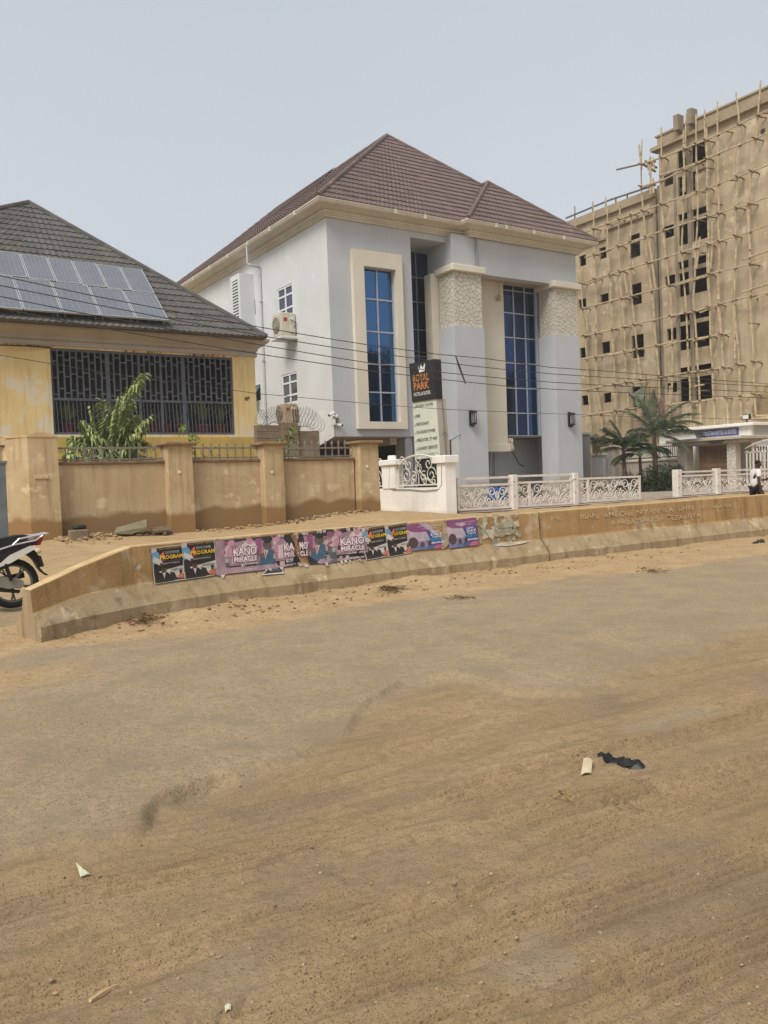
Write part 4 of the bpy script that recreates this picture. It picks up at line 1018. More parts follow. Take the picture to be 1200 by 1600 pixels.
# --- side windows
def casement(l, t, r, b, q, glass, rowsz=(.28, .70)):
    y0, z0, y1, z1 = q; x = HX+.05
    f = MB(); w = .08
    for (a, c, d, e) in ((y0, z0, y1, z0+w), (y0, z1-w, y1, z1), (y0, z0+w, y0+w, z1-w), (y1-w, z0+w, y1, z1-w), ((y0+y1)/2-w*.6, z0+w, (y0+y1)/2+w*.6, z1-w)): f.box((x-.03, a, c), (x+.04, d, e))
    for k in rowsz:
        z = z0+(z1-z0)*k; f.box((x-.022, y0+w, z-.04), (x+.035, (y0+y1)/2-w*.6, z+.04)); f.box((x-.022, (y0+y1)/2+w*.6, z-.04), (x+.035, y1-w, z+.04))
    o = f.build('side_window', m_pvc, ht)
    for ya, yb in ((y0+w, (y0+y1)/2-w*.6), ((y0+y1)/2+w*.6, y1-w)):
        zs = [z0+w]+[z0+(z1-z0)*k for k in rowsz]+[z1-w]
        for c, e in zip(zs, zs[1:]): MB().add([(x+.015, ya, c+.02), (x+.015, yb, c+.02), (x+.015, yb, e-.02), (x+.015, ya, e-.02)], [(0,1,2,3)]).build('pane', glass, o)
casement(0,0,0,0, w1, m_sglass); casement(0,0,0,0, w2, m_sglass2)
for q, op in ((w3, 0), (w4, .35)):
    y0, z0, y1, z1 = q; x = HX+.03; f = MB()
    for (a, c, d, e) in ((y0, z0, y1, z0+.06), (y0, z1-.06, y1, z1), (y0, z0+.06, y0+.06, z1-.06), (y1-.06, z0+.06, y1, z1-.06)): f.box((x-.03, a, c), (x+.03, d, e))
    o = f.build('small_window', m_pvc, ht)
    MB().ext([(x+.0-(op*1.4 if op else 0), y0+.06, z0+.06), (x+.0-(op*1.4 if op else 0), y1-.06, z0+.06), (x, y1-.06, z1-.06), (x, y0+.06, z1-.06)], (.02, 0, 0)).build('pane', m_sglass2, o)
    if op: MB().box((x+.05, y0, z0), (x+.3, y1, z1)).build('dark_opening', flat((50,48,46)), o)
# louvred box
y_, z_ = sX(372, 460); lb0 = sX(388, 470)[0]; lb1 = sX(374, 470)[0]
p = onX(360.5, 440, HX-.75); lz1 = onX(377, 424, HX-.75).z; lz0 = lz1-3.4
ya, yb = onX(386, 470, HX-.0).y, onX(361, 470, HX-.75).y
yn = onX(375.5, 470, HX-.75).y
lv = MB().box((HX-.75, yn, lz0), (HX-.002, yb, lz1)).build('louvre_box', m_white, ht)
fr_ = MB(); sl_ = MB()
fr_.box((HX-.752, yn+.22*(yb-yn), lz0+.2), (HX-.748, yb-.22*(yb-yn), lz1-.25)).build('louvre_recess', flat((92,92,90)), lv)
k = 20
for i in range(k):
    z = lz0+.22+(lz1-.3-lz0-.2)*i/k
    MB().bar((HX-.77, yn+.22*(yb-yn), z+.05), (HX-.77, yb-.22*(yb-yn), z+.05), .05, .075).build('louvre_slat', m_white, lv)
# downpipe with its swan neck
m_pipe = mat('grey_pipe', (190,192,192), (176,178,178), 4, .5)
yp = sX(411, 500)[0]; za = onX(388, 383, HX-.66).z
yg_ = onX(385.5, 383, HX-.66).y
MB().tube([(HX-.66, yg_, zE-.17), (HX-.66, yg_, zE-.95), (HX-.60, yg_-.1, zE-1.05), (HX-.09, yp, Zt-.55), (HX-.06, yp, Zt-.7), (HX-.06, yp, zbase)], .055, 8).build('downpipe', m_pipe, ht)
for z in (Zt-2.2, Zt-5, Zt-7.6): MB().box((HX-.13, yp-.08, z), (HX-.002, yp+.08, z+.06)).build('pipe_bracket', m_pipe, ht)
xq = onY(745, 392, YB0-.08).x
MB().tube([(xq, YB0-.07, Zt-.03), (xq, YB0-.07, onY(745, 418, YB0).z)], .05, 8).build('downpipe', mat('grey_downpipe', (150,152,152), (136,138,138), 4, .5), ht)
# cameras
m_camw = mat('cctv_white', (224,222,214), (210,208,200), 8, .4)
for px, py, dr, lb_ in ((517, 647, (-1, -.3, -.4), 'white security camera pointing left at the corner of the hotel wall'), (530, 664, (.4, -1, -.15), 'white security camera on the grey hotel front beside the corner')):
    if px < 522: p = onX(px+1, py, HX-.12); base = Vector((HX, p.y-.25, p.z-.1))
    else: p = onY(px, py, YL-.12); base = Vector((p.x-.15, YL, p.z+.05))
    t = thing('security_camera', lb_, 'camera', tuple(base), 'security cameras at the hotel corner'); d = Vector(dr).normalized()
    MB().lathe(base-Vector((.0, .0, .0)), [(.07, 0), (.07, .03)], 8, (-1,0,0) if px < 522 else (0,-1,0)).tube([base, (base+p)/2+Vector((0,0,-.04)), p], .022, 5).build('bracket', m_camw, t)
    MB().tube([p-d*.16, p+d*.16], .065, 9).build('camera_body', m_camw, t)
    MB().tube([p+d*.16, p+d*.175], .05, 9).build('lens', m_iron, t)
p = onX(521, 660, HX-.08)
MB().bbox((HX-.1, p.y-.06, p.z-.1), (HX-.002, p.y+.08, p.z+.12), .01).build('junction_box', m_camw, ht)
MB().tube([(HX-.02, p.y, p.z-.1), (HX-.02, p.y+.02, zo-.1)], .015, 5).build('wall_cable', flat((90,88,84)), ht)
p = onY(526.5, 656, YL-.02); MB().bbox((p.x-.06, YL-.05, p.z-.13), (p.x+.06, YL-.002, p.z+.13), .01).build('meter_box', flat((110,108,104)), ht)
# air conditioners
m_ac = mat('ac_casing', (206,200,184), (188,180,162), 4, .5, 0, streak=((150,140,120), .3)); m_acd = flat((70,68,64)); m_red = flat((168,52,48)); m_cable = flat((52,50,48))
def ac(label, q, w, d, h, shelf=True, wall='x', mm=m_ac):
    """q: front-lower corner nearest the viewer"""
    x, y, z = q; t = thing('air_conditioner', label, 'air conditioner', (x, y, z), 'outdoor air conditioner units')
    MB().bbox((x, y, z), (x+d, y+w, z+h), .03).build('casing', mm, t)
    cx, cy, cz = x-.005, y+w*.58, z+h*.5; r = min(w, h)*.40
    MB().lathe((cx, cy, cz), [(r, 0), (r, .02), (r*.9, .025)], 18, (-1,0,0)).build('fan_recess', mat('fan_recess', (120,116,106), (104,100,92), 4), t)
    g = MB()
    for k in range(1, 5): g.tube([(cx-.035, cy+r*k/4*math.cos(2*PI*j/18), cz+r*k/4*math.sin(2*PI*j/18)) for j in range(19)], .008, 4)
    for k in range(6): g.tube([(cx-.035, cy, cz), (cx-.035, cy+r*math.cos(k*PI/3+.3), cz+r*math.sin(k*PI/3+.3))], .008, 4)
    g.build('fan_guard', mm, t)
    MB().box((x+d*.18, y-.006, z+h*.62), (x+d*.42, y-.001, z+h*.78)).build('red_badge', m_red, t)
    MB().box((x+d*.55, y-.006, z+h*.66), (x+d*.85, y-.001, z+h*.80)).build('label_plate', m_pvc, t)
    MB().bbox((x+d*.55, y-.05, z+h*.12), (x+d*.95, y-.001, z+h*.42), .01).build('valve_cover', mm, t)
    MB().tube([(x+d*.8, y-.03, z+h*.3), (x+d*1.0, y-.10, z+h*.55), (x+d*.6, y-.05, z+h*.7)], .018, 5).build('pipe', m_cable, t)
    if shelf: MB().bbox((x-.06, y-.1, z-.14), (x+d+.05, y+w+.1, z-.02), .015).build('shelf', m_white, t)
    return t
q = onX(429.5, 528, HX-.75)
ya = onX(440, 528, HX-.75).y
ac('beige air conditioner on a shelf under the upper side window', (HX-.74, ya, q.z+.02), .85, .70, 1.0)
q = onX(441, 661, HX-.75); ya = onX(446, 661, HX-.7).y
ac('brownish dusty air conditioner just above the block wall', (HX-.74, ya, q.z+.0), .8, .65, .85, True, 'x', mat('dusty_ac_casing', (176,158,134), (156,138,112), 3, .6))
q = onY(799, 700, YC+.2)
ac('air conditioner hanging beneath the bay window beside the cream ledge', (crx1+.1, YC+.05, q.z-.15), .55, .32, .62, False)
px_ = [onY(a, b, YC+.1) for a, b in ((800, 706), (806, 715), (811, 725), (818, 729), (819, 727))]
MB().tube(px_, .03, 6).build('hanging_hose', m_cable, ht)
for xx in (766, 773):
    a, b = onY(xx, 708, YK-.1), onY(xx, 745, YK-.1); MB().tube([a, b], .03, 5).build('conduit', m_pipe, ht)
# blue water can by the column
p = onY(776, 778, 29.2); p.z = zg(p.x, p.y)+.04
t = thing('water_container', 'blue plastic container standing at the foot of the left column behind the gate', 'container', tuple(p))
mbl = mat('blue_plastic', (44,92,150), (36,78,132), 5, .4); zt = onY(776, 757, 29.2).z
MB().bbox((p.x-.38, p.y-.25, p.z), (p.x+.38, p.y+.25, p.z+(zt-p.z)*.78), .08).build('body', mbl, t)
MB().tube([(p.x-.2, p.y, p.z+(zt-p.z)*.75), (p.x-.15, p.y, zt), (p.x+.1, p.y, zt), (p.x+.15, p.y, p.z+(zt-p.z)*.75)], .045, 6).lathe((p.x+.26, p.y, p.z+(zt-p.z)*.76), [(.07, 0), (.07, .12)], 8).build('handle', mbl, t)
# right end: low grey wall beside the column
x0, x1 = onY(908, 700, 31.5).x, onY(922.5, 700, 31.5).x; z1 = onY(915, 675, 31.5).z
gw = thing('grey_side_wall', 'short grey wall with a pale coping at the right end of the hotel', 'wall', (x0, 31.5, hz))
MB().box((x0-1, 31.5, hz-.5), (x1, 31.7, z1-.14)).build('wall_panel', mat('plain_grey_wall', (150,152,152), (138,140,140), 1), gw); MB().bbox((x0-1, 31.4, z1-.14), (x1+.05, 31.8, z1), .02).build('coping', m_gut, gw)

# ================================================================== BLOCK WALL WITH RAZOR WIRE between house and hotel
m_block = mat('sandcrete_block', (140,122,98), (120,104,84), 2.5, .95, .6, 40, spots=((156,138,112), 3, .6))
YBW = 26.6
bw = thing('block_wall', 'rough brown block wall topped with razor wire between the yellow house and the hotel', 'wall', (onY(440, 700, YBW).x, YBW, zg(15, YBW)))
def course_blocks(pxa, pxb, ytop, Y, rows, thick=.22, L=.46, H=.24):
    xa, xb = onY(pxa, ytop, Y).x, onY(pxb, ytop, Y).x; zt = onY((pxa+pxb)/2, ytop, Y).z
    MB().box((xa+.01, Y+.012, zt-rows*H), (xb-.01, Y+thick-.012, zt-.01)).build('mortar', m_grout, bw)
    for r in range(rows):
        x = xa-(L/2 if r % 2 else 0)
        while x < xb-.02:
            a, b = max(x, xa)+.008, min(x+L, xb)-.008
            if b-a > .05:
                j = random.uniform(-.008, .008)
                MB().bbox((a, Y+j, zt-(r+1)*H+.008), (b, Y+thick+j, zt-r*H-.006), .012).build('block', m_block, bw)
            x += L
    return xa, xb, zt
course_blocks(400, 441, 664, YBW, 5); course_blocks(441, 466, 660, YBW-.1, 5, .35); xa_, xb_, zt3 = course_blocks(466, 499, 673, YBW, 4)
m_wire = mat('razor_wire_steel', (122,122,120), (98,98,98), 8, .5, metal=.5)
def coil(a, b, r, turns, par):
    a, b = Vector(a), Vector(b); n = turns*14
    MB().tube([a.lerp(b, i/n)+Vector((.12*math.sin(i*.9), r*math.cos(2*PI*i/14), r*math.sin(2*PI*i/14)*(1+.15*math.sin(i*.37))+r)) for i in range(n+1)], .008, 4).build('razor_coil', m_wire, par)
a, b = onY(403, 665, YBW+.1), onY(441, 660, YBW+.1); coil(a, b, .27, 9, bw)
a, b = onY(455, 660, YBW+.1), onY(499, 674, YBW+.1); coil(a, b, .36, 9, bw)
for px, top in ((457, 638), (461, 640)):
    a, b = onY(px+3, 662, YBW+.05), onY(px, top, YBW+.05); MB().bar(a, b, .04).build('iron_stake', m_rust, bw)

# ================================================================== WHITE ENTRANCE WALL with wrought iron arches (runs back from the gate)
m_ww = mat('whitewash', (243,241,237), (232,229,223), 1.0, .85, .2, 16, streak=((206,198,182), .35), damp=((214,206,190), .35, .4))
m_wiron = mat('white_iron_paint', (222,218,208), (206,200,188), 10, .5)
NY = 22.0; XW = (onY(697, 745, NY).x+onY(699, 800, NY).x)/2
hw0 = zg(XW, 23)
ew = thing('white_entrance_wall', 'white entrance wall with arched wrought iron openings and capped pillars below the hotel sign', 'wall', (XW, NY, hw0))
def wY(px, py, X=None): return onX(px, py, X if X is not None else XW)
yA0, yA1 = wY(683.5, 740).y, wY(619.5, 740).y              # arch bay
zsill = wY(651, 762).z; ztop = wY(612, 724).z
yP = wY(597, 740).y; yfar = yP+2.2
xt = XW+.30
holed_wall(MB(), (XW, NY+.5, hw0-.4), (0,1,0), (0,0,1), yfar-NY-.5, zsill-hw0+.4, [], .1, (1,0,0)).box((XW+.003, NY+.48, hw0-.4), (xt, yfar, zsill-.001)).build('wall_panel', m_ww, ew)
MB().box((XW-.0, NY+.46, zsill), (XW+.22, yA0-.02, zsill+.85)).build('wall_panel', m_ww, ew)
zm = wY(688, 724).z
MB().box((XW-.03, NY, hw0-.4), (onY(713, 770, NY).x, NY+.46, zm)).build('pillar', m_ww, ew)
MB().bbox((XW-.12, NY-.10, zm), (onY(713, 770, NY).x+.08, NY+.62, zm+.26), .02).build('pillar_cap', m_ww, ew)
za = wY(612, 727).z
MB().box((XW-.04, yA1+.05, zsill), (XW+.34, yP-.05, za)).build('pillar', m_ww, ew)
MB().bbox((XW-.12, yA1-.10, za), (XW+.42, yP+.10, za+.20), .02).lathe((XW+.15, (yA1+yP)/2, za+.19), [(.16, 0), (.16, .14), (.13, .17)], 10).build('pillar_cap', m_ww, ew)
def arch(yl, yr, par):
    """iron arch, yl (far) to yr (near), on the wall plane"""
    x = XW+.10; w = yl-yr; zc = zsill+.09; H = wY(652, 711).z-zc; U = Vector((0, -1, 0)); V = Vector((0, 0, 1)); P = lambda s, t_: Vector((x, yl-w*s, zc+H*t_))
    MB().bar(P(0, 0), P(1, 0), .05).bar(P(0, 0), P(0, .52), .05, .05).bar(P(1, 0), P(1, .52), .05, .05).build('arch_frame', m_wiron, par)
    MB().tube([P(.5-.5*math.cos(PI*k/20), .52+.48*math.sin(PI*k/20)**.9) for k in range(21)], .035, 6).build('arch_bow', m_wiron, par)
    for sg in (-1, 1):
        for cx, cy, r, ph, dr, tn in ((.30, .32, .30, 0, 1, 1.5), (.24, .70, .24, 2, -1, 1.4), (.12, .28, .20, 1, 1, 1.3), (.40, .86, .16, 0, 1, 1.2), (.14, .10, .14, 3, -1, 1.2), (.36, .12, .15, 1, 1, 1.2)):
            c = P(.5+sg*(cx), cy); MB().tube(scroll(c, U*sg, V, r, tn, ph, 20, dr), .018, 5).build('scroll', m_wiron, par)
        MB().tube([P(.5+sg*.02, .5), P(.5+sg*.12, .3), P(.5+sg*.3, .06), P(.5+sg*.45, 0)], .018, 5).build('scroll', m_wiron, par)
    for k in range(8):
        c = P(.5+.055*math.cos(k*PI/4), .55+.13*math.sin(k*PI/4)); MB().tube([c+(U*math.cos(2*PI*j/8)+V*math.sin(2*PI*j/8))*.055 for j in range(9)], .012, 4).build('flower_ring', m_wiron, par)
    MB().tube([P(.5, .0), P(.5, .36)], .018, 5).tube([P(.5, .74), P(.44, .84), P(.5, 1.0), P(.56, .84), P(.5, .74)], .016, 5).build('scroll', m_wiron, par)
arch(yA1, yA0, ew)
arch(yP+2.0, yP+.12, ew)
text('REMOVE    FOLG', (XW-.004, wY(598, 786).y, wY(598, 787).z), (0,-1,0), (0,0,1), wY(598, 786).y-wY(679, 786).y, .48, mat('pencil_grey', (226,223,216), (234,231,225), 8), ew, 'scratched_writing', -.018)
yk = [wY(a, b, XW-.03) for a, b in ((609, 728), (608, 762), (614, 765), (640, 765), (662, 767), (685, 765), (690, 758), (690, 728))]
MB().tube(yk, .014, 5).build('wall_cable', flat((120,116,108)), ew)
for px, py in ((688, 791),):
    p = wY(px, py); MB().lathe((XW-.001, p.y, p.z), [(.09, 0), (.07, .004)], 9, (-1,0,0)).build('dark_smudge', flat((150,148,140), .95), ew)

# ================================================================== HOTEL SIGN TOWER
m_blk = mat('black_sign_face', (38,38,40), (46,45,46), .8, .45); m_wsign = mat('white_sign_face', (206,210,196), (198,202,188), 1, .5, 0, streak=((184,188,172), .4)); m_side = mat('sign_side_panel', (176,170,160), (162,156,146), 1, .6, 0, streak=((146,138,126), .4))
m_gold = mat('copper_letters', (208,140,82), (186,120,66), 14, .5); m_wlet = flat((232,232,228), .5); m_klet = flat((50,50,48), .6); m_glet = flat((96,140,104), .6)
XS = XW+.75
def sP(px, py, X=None): return onX(px, py, X or XS)
st = thing('hotel_sign', 'leaning black and white ROYAL PARK hotel sign tower behind the white entrance wall', 'sign', tuple(Vector((XS, sP(688, 714).y, hw0))))
bl, br = sP(649.5, 718), sP(688.3, 713.5); tl, tr_ = sP(646, 628.5), sP(681.7, 623)
wd = onY(702.5, 713.5, br.y).x-XS
dn = Vector((0, 0, -(bl.z-hw0)-.3))
MB().ext([bl+dn+Vector((.04,0,0)), br+dn+Vector((.04,0,0)), br+Vector((.04,0,-.002)), bl+Vector((.04,0,-.002))], (wd-.08, 0, 0)).build('sign_base', flat((40,38,38), .7), st)
sb = MB().ext([bl, br, tr_, tl], (wd, 0, 0)); sb.build('sign_body', m_side, st)
MB().ext([bl+Vector((-.012,.02,0)), br+Vector((-.012,-.0,0)), tr_+Vector((-.012,-.0,0)), tl+Vector((-.012,.02,0))], (.01, 0, 0)).build('white_face', m_wsign, st)
dq = Vector((-.06, 0, 0)); b0, b1, b2, b3 = sP(646, 628.5), sP(683, 623, XS), sP(680.5, 561, XS), sP(641.3, 568.5)
wb = onY(691.5, 623, b1.y).x-XS
MB().ext([b0+dq, b1+dq, b2+dq, b3+dq], (wb+.06, 0, 0)).build('black_box', m_blk, st)
def bil(q, s, t_): return (q[3].lerp(q[2], s)).lerp(q[0].lerp(q[1], s), t_)
qb = [v+dq for v in (b0, b1, b2, b3)]; qw = [v+Vector((-.012, 0, 0)) for v in (bl, br, tr_, tl)]
def put(txt, q, s0, s1, t0, t1, m_, bold=0., nm='lettering'):
    o = bil(q, s0, t1); e = bil(q, s1, t1); up = bil(q, s0, t0)-o
    return text(txt, o, e-o, Vector((0, up.y, up.z)), (e-o).length, up.length, m_, st, nm, bold, .008)
put('ROYAL', qb, .12, .77, .31, .50, m_gold, .012); put('PARK', qb, .13, .76, .52, .71, m_gold, .012); put('HOTEL & SUITES', qb, .11, .80, .77, .86, m_wlet, .014)
cr = [(.36,.10),(.40,.18),(.44,.165),(.475,.08),(.52,.15),(.575,.15),(.625,.06),(.64,.10),(.615,.26),(.40,.275)]
MB().ext([bil(qb, s, t_)+Vector((-.012, 0, 0)) for s, t_ in cr], (.01, 0, 0)).build('crown_emblem', m_wlet, st)
for tx, s1, t_ in (('EXQUISI  E SUITES', .86, .085), ('BAR', .29, .25), ('RESTAURANT', .64, .395), ('24 HOURS POWER', .88, .535), ('FREE INTER  ET WIFI', .93, .675), ('LAUNDRY SERVICES', .93, .82)):
    put(tx, qw, .13, s1, t_-.028, t_+.028, m_klet, .012)
    MB().tube([bil(qw, .03, t_+.005)+Vector((-.01,0,0)), bil(qw, .06, t_+.03)+Vector((-.01,0,0)), bil(qw, .12, t_-.02)+Vector((-.01,0,0))], .008, 4).build('tick_mark', m_glet, st)
put('...hope for excellence', qw, .10, .93, .91, .955, m_glet, -.0)
cr0 = onY(706, 690, br.y+.1)
MB().bar(onY(697.5, 714, br.y-.02), onY(691, 625, br.y-.02), .03, .03).build('corner_trim', mat('brown_trim', (132,120,106), (116,104,92), 5), st)
MB().bar(onY(704.5, 716, br.y+.1), onY(703.5, 687, br.y+.1), .05, .05).build('side_pole', m_rust, st)
MB().tube([onY(704, 689, br.y+.1), onY(711, 684, br.y+.1), onY(720, 679, br.y+.1), onY(718, 687, br.y+.1)], .014, 4).build('bent_wire', flat((90,86,82)), st)
MB().tube([onY(691, 681, br.y-.05), onY(694, 675, br.y-.1), onY(699, 678, br.y-.1), onY(697, 683, br.y-.1)], .012, 4).build('bent_wire', flat((90,86,82)), st)

# ================================================================== SWING GATES across the forecourt
YG = 22.25
m_gw = mat('pinkish_white_gate_paint', (228,222,214), (212,204,196), 4, .6, 0, streak=((190,176,160), .3))
def gp(px, py): return onY(px, py, YG)
def gate_ornament(par, x0, x1, z0, z1):
    w, h = x1-x0, z1-z0; U, V = Vector((1,0,0)), Vector((0,0,1)); P = lambda s, t_: Vector((x0+w*s, YG, z0+h*t_))
    n = max(2, round(w/1.3)); r = .022
    for i in range(n):
        c = (i+.5)/n; k = 1/n
        for sg in (-1, 1):
            for cx, cy, rr_, ph, dr in ((.22,.72,.22,0,1), (.36,.30,.20,1.2,-1), (.14,.22,.17,2.5,1), (.42,.80,.13,0,-1), (.30,.10,.12,.6,1)):
                MB().tube(scroll(P(c+sg*cx*k, cy), U*sg, V, rr_*h/.85, 1.35, ph, 16, dr), r, 4).build('scroll', m_gw, par)
            MB().tube([P(c+sg*.04*k, .02), P(c+sg*.12*k, .35), P(c+sg*.30*k, .55), P(c+sg*.45*k, .95)], r, 4).build('scroll', m_gw, par)
        for rr_ in (.10, .19):
            MB().tube([P(c, .55)+(U*.6*math.cos(2*PI*j/12)+V*math.sin(2*PI*j/12))*rr_*h for j in range(13)], r, 4).build('flower_ring', m_gw, par)
def gate(label, a, b, top, second, bot, verts=(), deco=True):
    """sight x of both ends, (y,y) of top, second and bottom rails"""
    A, B = gp(a, top[0]), gp(b, top[1]); zt = (A.z+B.z)/2; z2 = (gp(a, second[0]).z+gp(b, second[1]).z)/2
    zb = max(zg(A.x, YG)+.10, (gp(a, bot[0]).z+gp(b, bot[1]).z)/2)
    t = thing('iron_gate', label, 'gate', (A.x, YG, zg(A.x, YG)), 'white wrought iron gates of the hotel forecourt')
    fr = MB().bar((A.x, YG, zt), (B.x, YG, zt), .085, .075); fr.build('top_rail', m_gw, t)
    if z2 < zt-.05: MB().bar((A.x, YG, z2), (B.x, YG, z2), .085, .075).build('second_rail', m_gw, t)
    MB().bar((A.x, YG, zb), (B.x, YG, zb), .07, .07).build('bottom_rail', m_gw, t)
    for px in (a+1, b-1)+tuple(verts):
        x = gp(px, top[0]).x; MB().bar((x, YG+.01, zb), (x, YG+.01, zt if px in (a+1, b-1) else z2), .085 if px in (a+1, b-1) else .10).build('stile', m_gw, t)
    if deco: gate_ornament(t, A.x+.06, B.x-.06, zb+.04, z2-.05)
def gpost(label, a, b, top):
    A, B = gp(a, top), gp(b, top); x = (A.x+B.x)/2; w = B.x-A.x
    t = thing('gate_post', label, 'post', (x, YG, zg(x, YG)), 'white square posts of the forecourt gates')
    MB().bbox((A.x, YG-w/2, zg(x, YG)-.1), (B.x, YG+w/2, A.z), .015).build('shaft', m_gw, t)
    for dz in (.25, .75): MB().lathe((A.x+w*.3, YG-w/2, A.z-dz), [(.025, 0), (.02, .012)], 7, (0,-1,0)).build('bolt', m_iron, t)
gate('white scroll gate nearest the entrance wall, beside the capped pillar', 714, 797, (749, 744.8), (760, 756), (803, 797))
gpost('white gate post in front of the left hotel column', 797, 805, 742)
gate('white scroll gate between two posts, in front of the left hotel column', 806, 892, (744.5, 740.8), (754.5, 751), (797, 792), (826,))
gpost('white gate post with a latch in front of the right hotel column', 893, 900, 739)
gate('lower white scroll gate swung open towards the gap, free at its right end', 901, 1000, (749.5, 743.5), (749.5, 743.5), (791, 785.5), (918,))
gpost('white gate post just right of the gap in front of the shrubs', 1054, 1061, 734)
gate('white scroll gate in front of the slatted gatehouse gate', 1062, 1115, (738, 735.5), (744.5, 741.5), (783, 780))
gpost('white gate post in front of the right gatehouse pillar', 1116, 1122, 732)
gate('white scroll gate behind the walking person', 1123, 1235, (736, 731), (742.5, 738), (780, 775))
A = gp(897, 748); MB().bar((A.x-.2, YG-.1, A.z), (A.x+.12, YG-.1, A.z), .05).build('latch_bolt', m_gw, [o for o in bpy.data.objects if o.name.startswith('gate_post')][1])

# ================================================================== GATEHOUSE, WALL AND WHITE BUILDING on the right
XG = 37.0
def gX(px, py, X=XG): return onX(px, py, X)
zgh = zg(XG, 28)
gh = thing('gatehouse', 'small flat roofed gatehouse with two stone pillars and a slatted brown gate', 'gatehouse', (XG, gX(1110, 720).y, zgh))
m_peb = mat('pebbled_stone_face', (160,150,132), (134,124,108), 9, .9, .8, 14, spots=((112,102,86), 7, .55))
m_conc = mat('pale_concrete', (188,180,166), (172,162,146), 1.5, .9, .3, 20)
ztop = gX(1105, 694.5).z
for l, mm, r in ((1060, 1073.5, 1083.5), (1136.5, 1150, 1157.5)):
    ya, yb = gX(mm, 720).y, gX(l, 720).y; dx = onY(r, 720, ya).x-XG
    MB().box((XG, ya, zgh-.3), (XG+dx, yb, ztop)).build('gate_pillar', m_conc, gh)
    stones((XG, yb, zgh-.2), (0,-1,0), (0,0,1), (-1,0,0), yb-ya, ztop-zgh+.2, 44, gh, int(l))
ya, yb = gX(1166, 688).y, gX(1048, 690).y
zs0, zs1 = ztop+.002, gX(1110, 684).z
MB().bbox((XG-.25, gX(1158, 690).y-.1, zs0), (XG+1.6, yb-.3, zs0+.15), .02).build('roof_beam', m_conc, gh)
MB().bbox((XG-.45, ya, zs0+.153), (XG+2.2, yb, zs0+.33), .03).build('roof_slab', m_conc, gh)
y0, y1 = gX(1136, 720).y, gX(1084, 720).y; zq = gX(1110, 697).z
m_slat = mat('brown_gate_slat', (140,112,84), (116,92,68), 8, .8); m_slatd = mat('dark_gate_backing', (72,60,48), (60,50,40), 5)
MB().box((XG+.50, y0, zgh), (XG+.53, y1, zq)).build('gate_backing', m_slatd, gh)
n = 21
for i in range(n):
    y = y0+(y1-y0)*(i+.5)/n
    MB().box((XG+.43, y-.035, zgh+.02), (XG+.47, y+.035, zq-.06)).build('gate_slat', m_slat, gh)
zmid = gX(1110, 727).z
for z in (zq-.04, zmid, zgh+.2): MB().box((XG+.41, y0, z-.09), (XG+.50, y1, z+.09)).build('gate_crossbar', m_slat, gh)
MB().box((XG+.3, y0, zq+.02), (XG+.55, y1, zs0-.002)).build('lintel', m_conc, gh)
lp = gX(1118, 689, XG-.4); MB().tube([lp+Vector((0,.5,0)), lp+Vector((0,-.5,0))], .03, 5).tube([lp+Vector((0,.3,-.1)), lp+Vector((0,-.35,-.1))], .03, 5).build('lamp_fitting', m_iron, gh)
# boundary wall with white bars to the left of the gatehouse, stone pillars
cw = thing('courtyard_wall', 'low courtyard wall with pale railing behind the palms and a stone faced end pillar', 'wall', (XG, gX(1000, 740).y, zgh))
ya, yb = gX(1060, 720).y, gX(966, 720).y; zw = gX(1015, 721).z; zr = gX(1015, 696).z
MB().box((XG+.05, ya, zgh-.3), (XG+.3, yb, zw)).build('wall_panel', m_conc, cw); MB().bbox((XG-.02, ya, zw), (XG+.37, yb, zw+.12), .02).build('coping', m_gut, cw)
n = 30
for i in range(n): y = ya+(yb-ya)*(i+.5)/n; MB().bar((XG+.17, y, zw+.12), (XG+.17, y, zr+.06), .05).build('baluster', m_wiron, cw)
for z in (zw+.2, zr-.1): MB().bar((XG+.17, ya, z), (XG+.17, yb, z), .05).build('rail', m_iron, cw)
ya, yb = gX(960, 720).y, gX(943, 720).y; dx = onY(967, 720, ya).x-XG; zt = gX(952, 702).z
MB().box((XG, ya, zgh-.3), (XG+dx, yb, zt)).build('pillar', m_conc, cw); MB().bbox((XG-.12, ya-.12, zt), (XG+dx+.12, yb+.12, zt+.16), .02).build('pillar_cap', m_gut, cw)
stones((XG, yb, zgh-.2), (0,-1,0), (0,0,1), (-1,0,0), yb-ya, zt-zgh+.2, 34, cw, 77)
ya, yb = gX(942, 720, XG-.6).y, gX(924, 720, XG-.6).y; zt = gX(933, 712, XG-.6).z
MB().box((XG-.6, ya, zgh-.3), (XG-.35, yb, zt)).build('pillar', m_grey, cw); MB().bbox((XG-.68, ya-.1, zt), (XG-.3, yb+.06, zt+.12), .02).build('pillar_cap', m_gut, cw)
# reddish small block behind the arching plant
p0 = gX(945, 700, XG+1); p1 = gX(925, 686, XG+1)
MB().box((XG+1, p0.y, zgh), (XG+1.4, p1.y, p1.z)).build('planter_box', mat('tan_planter', (170,144,108), (152,126,94), 2), cw)
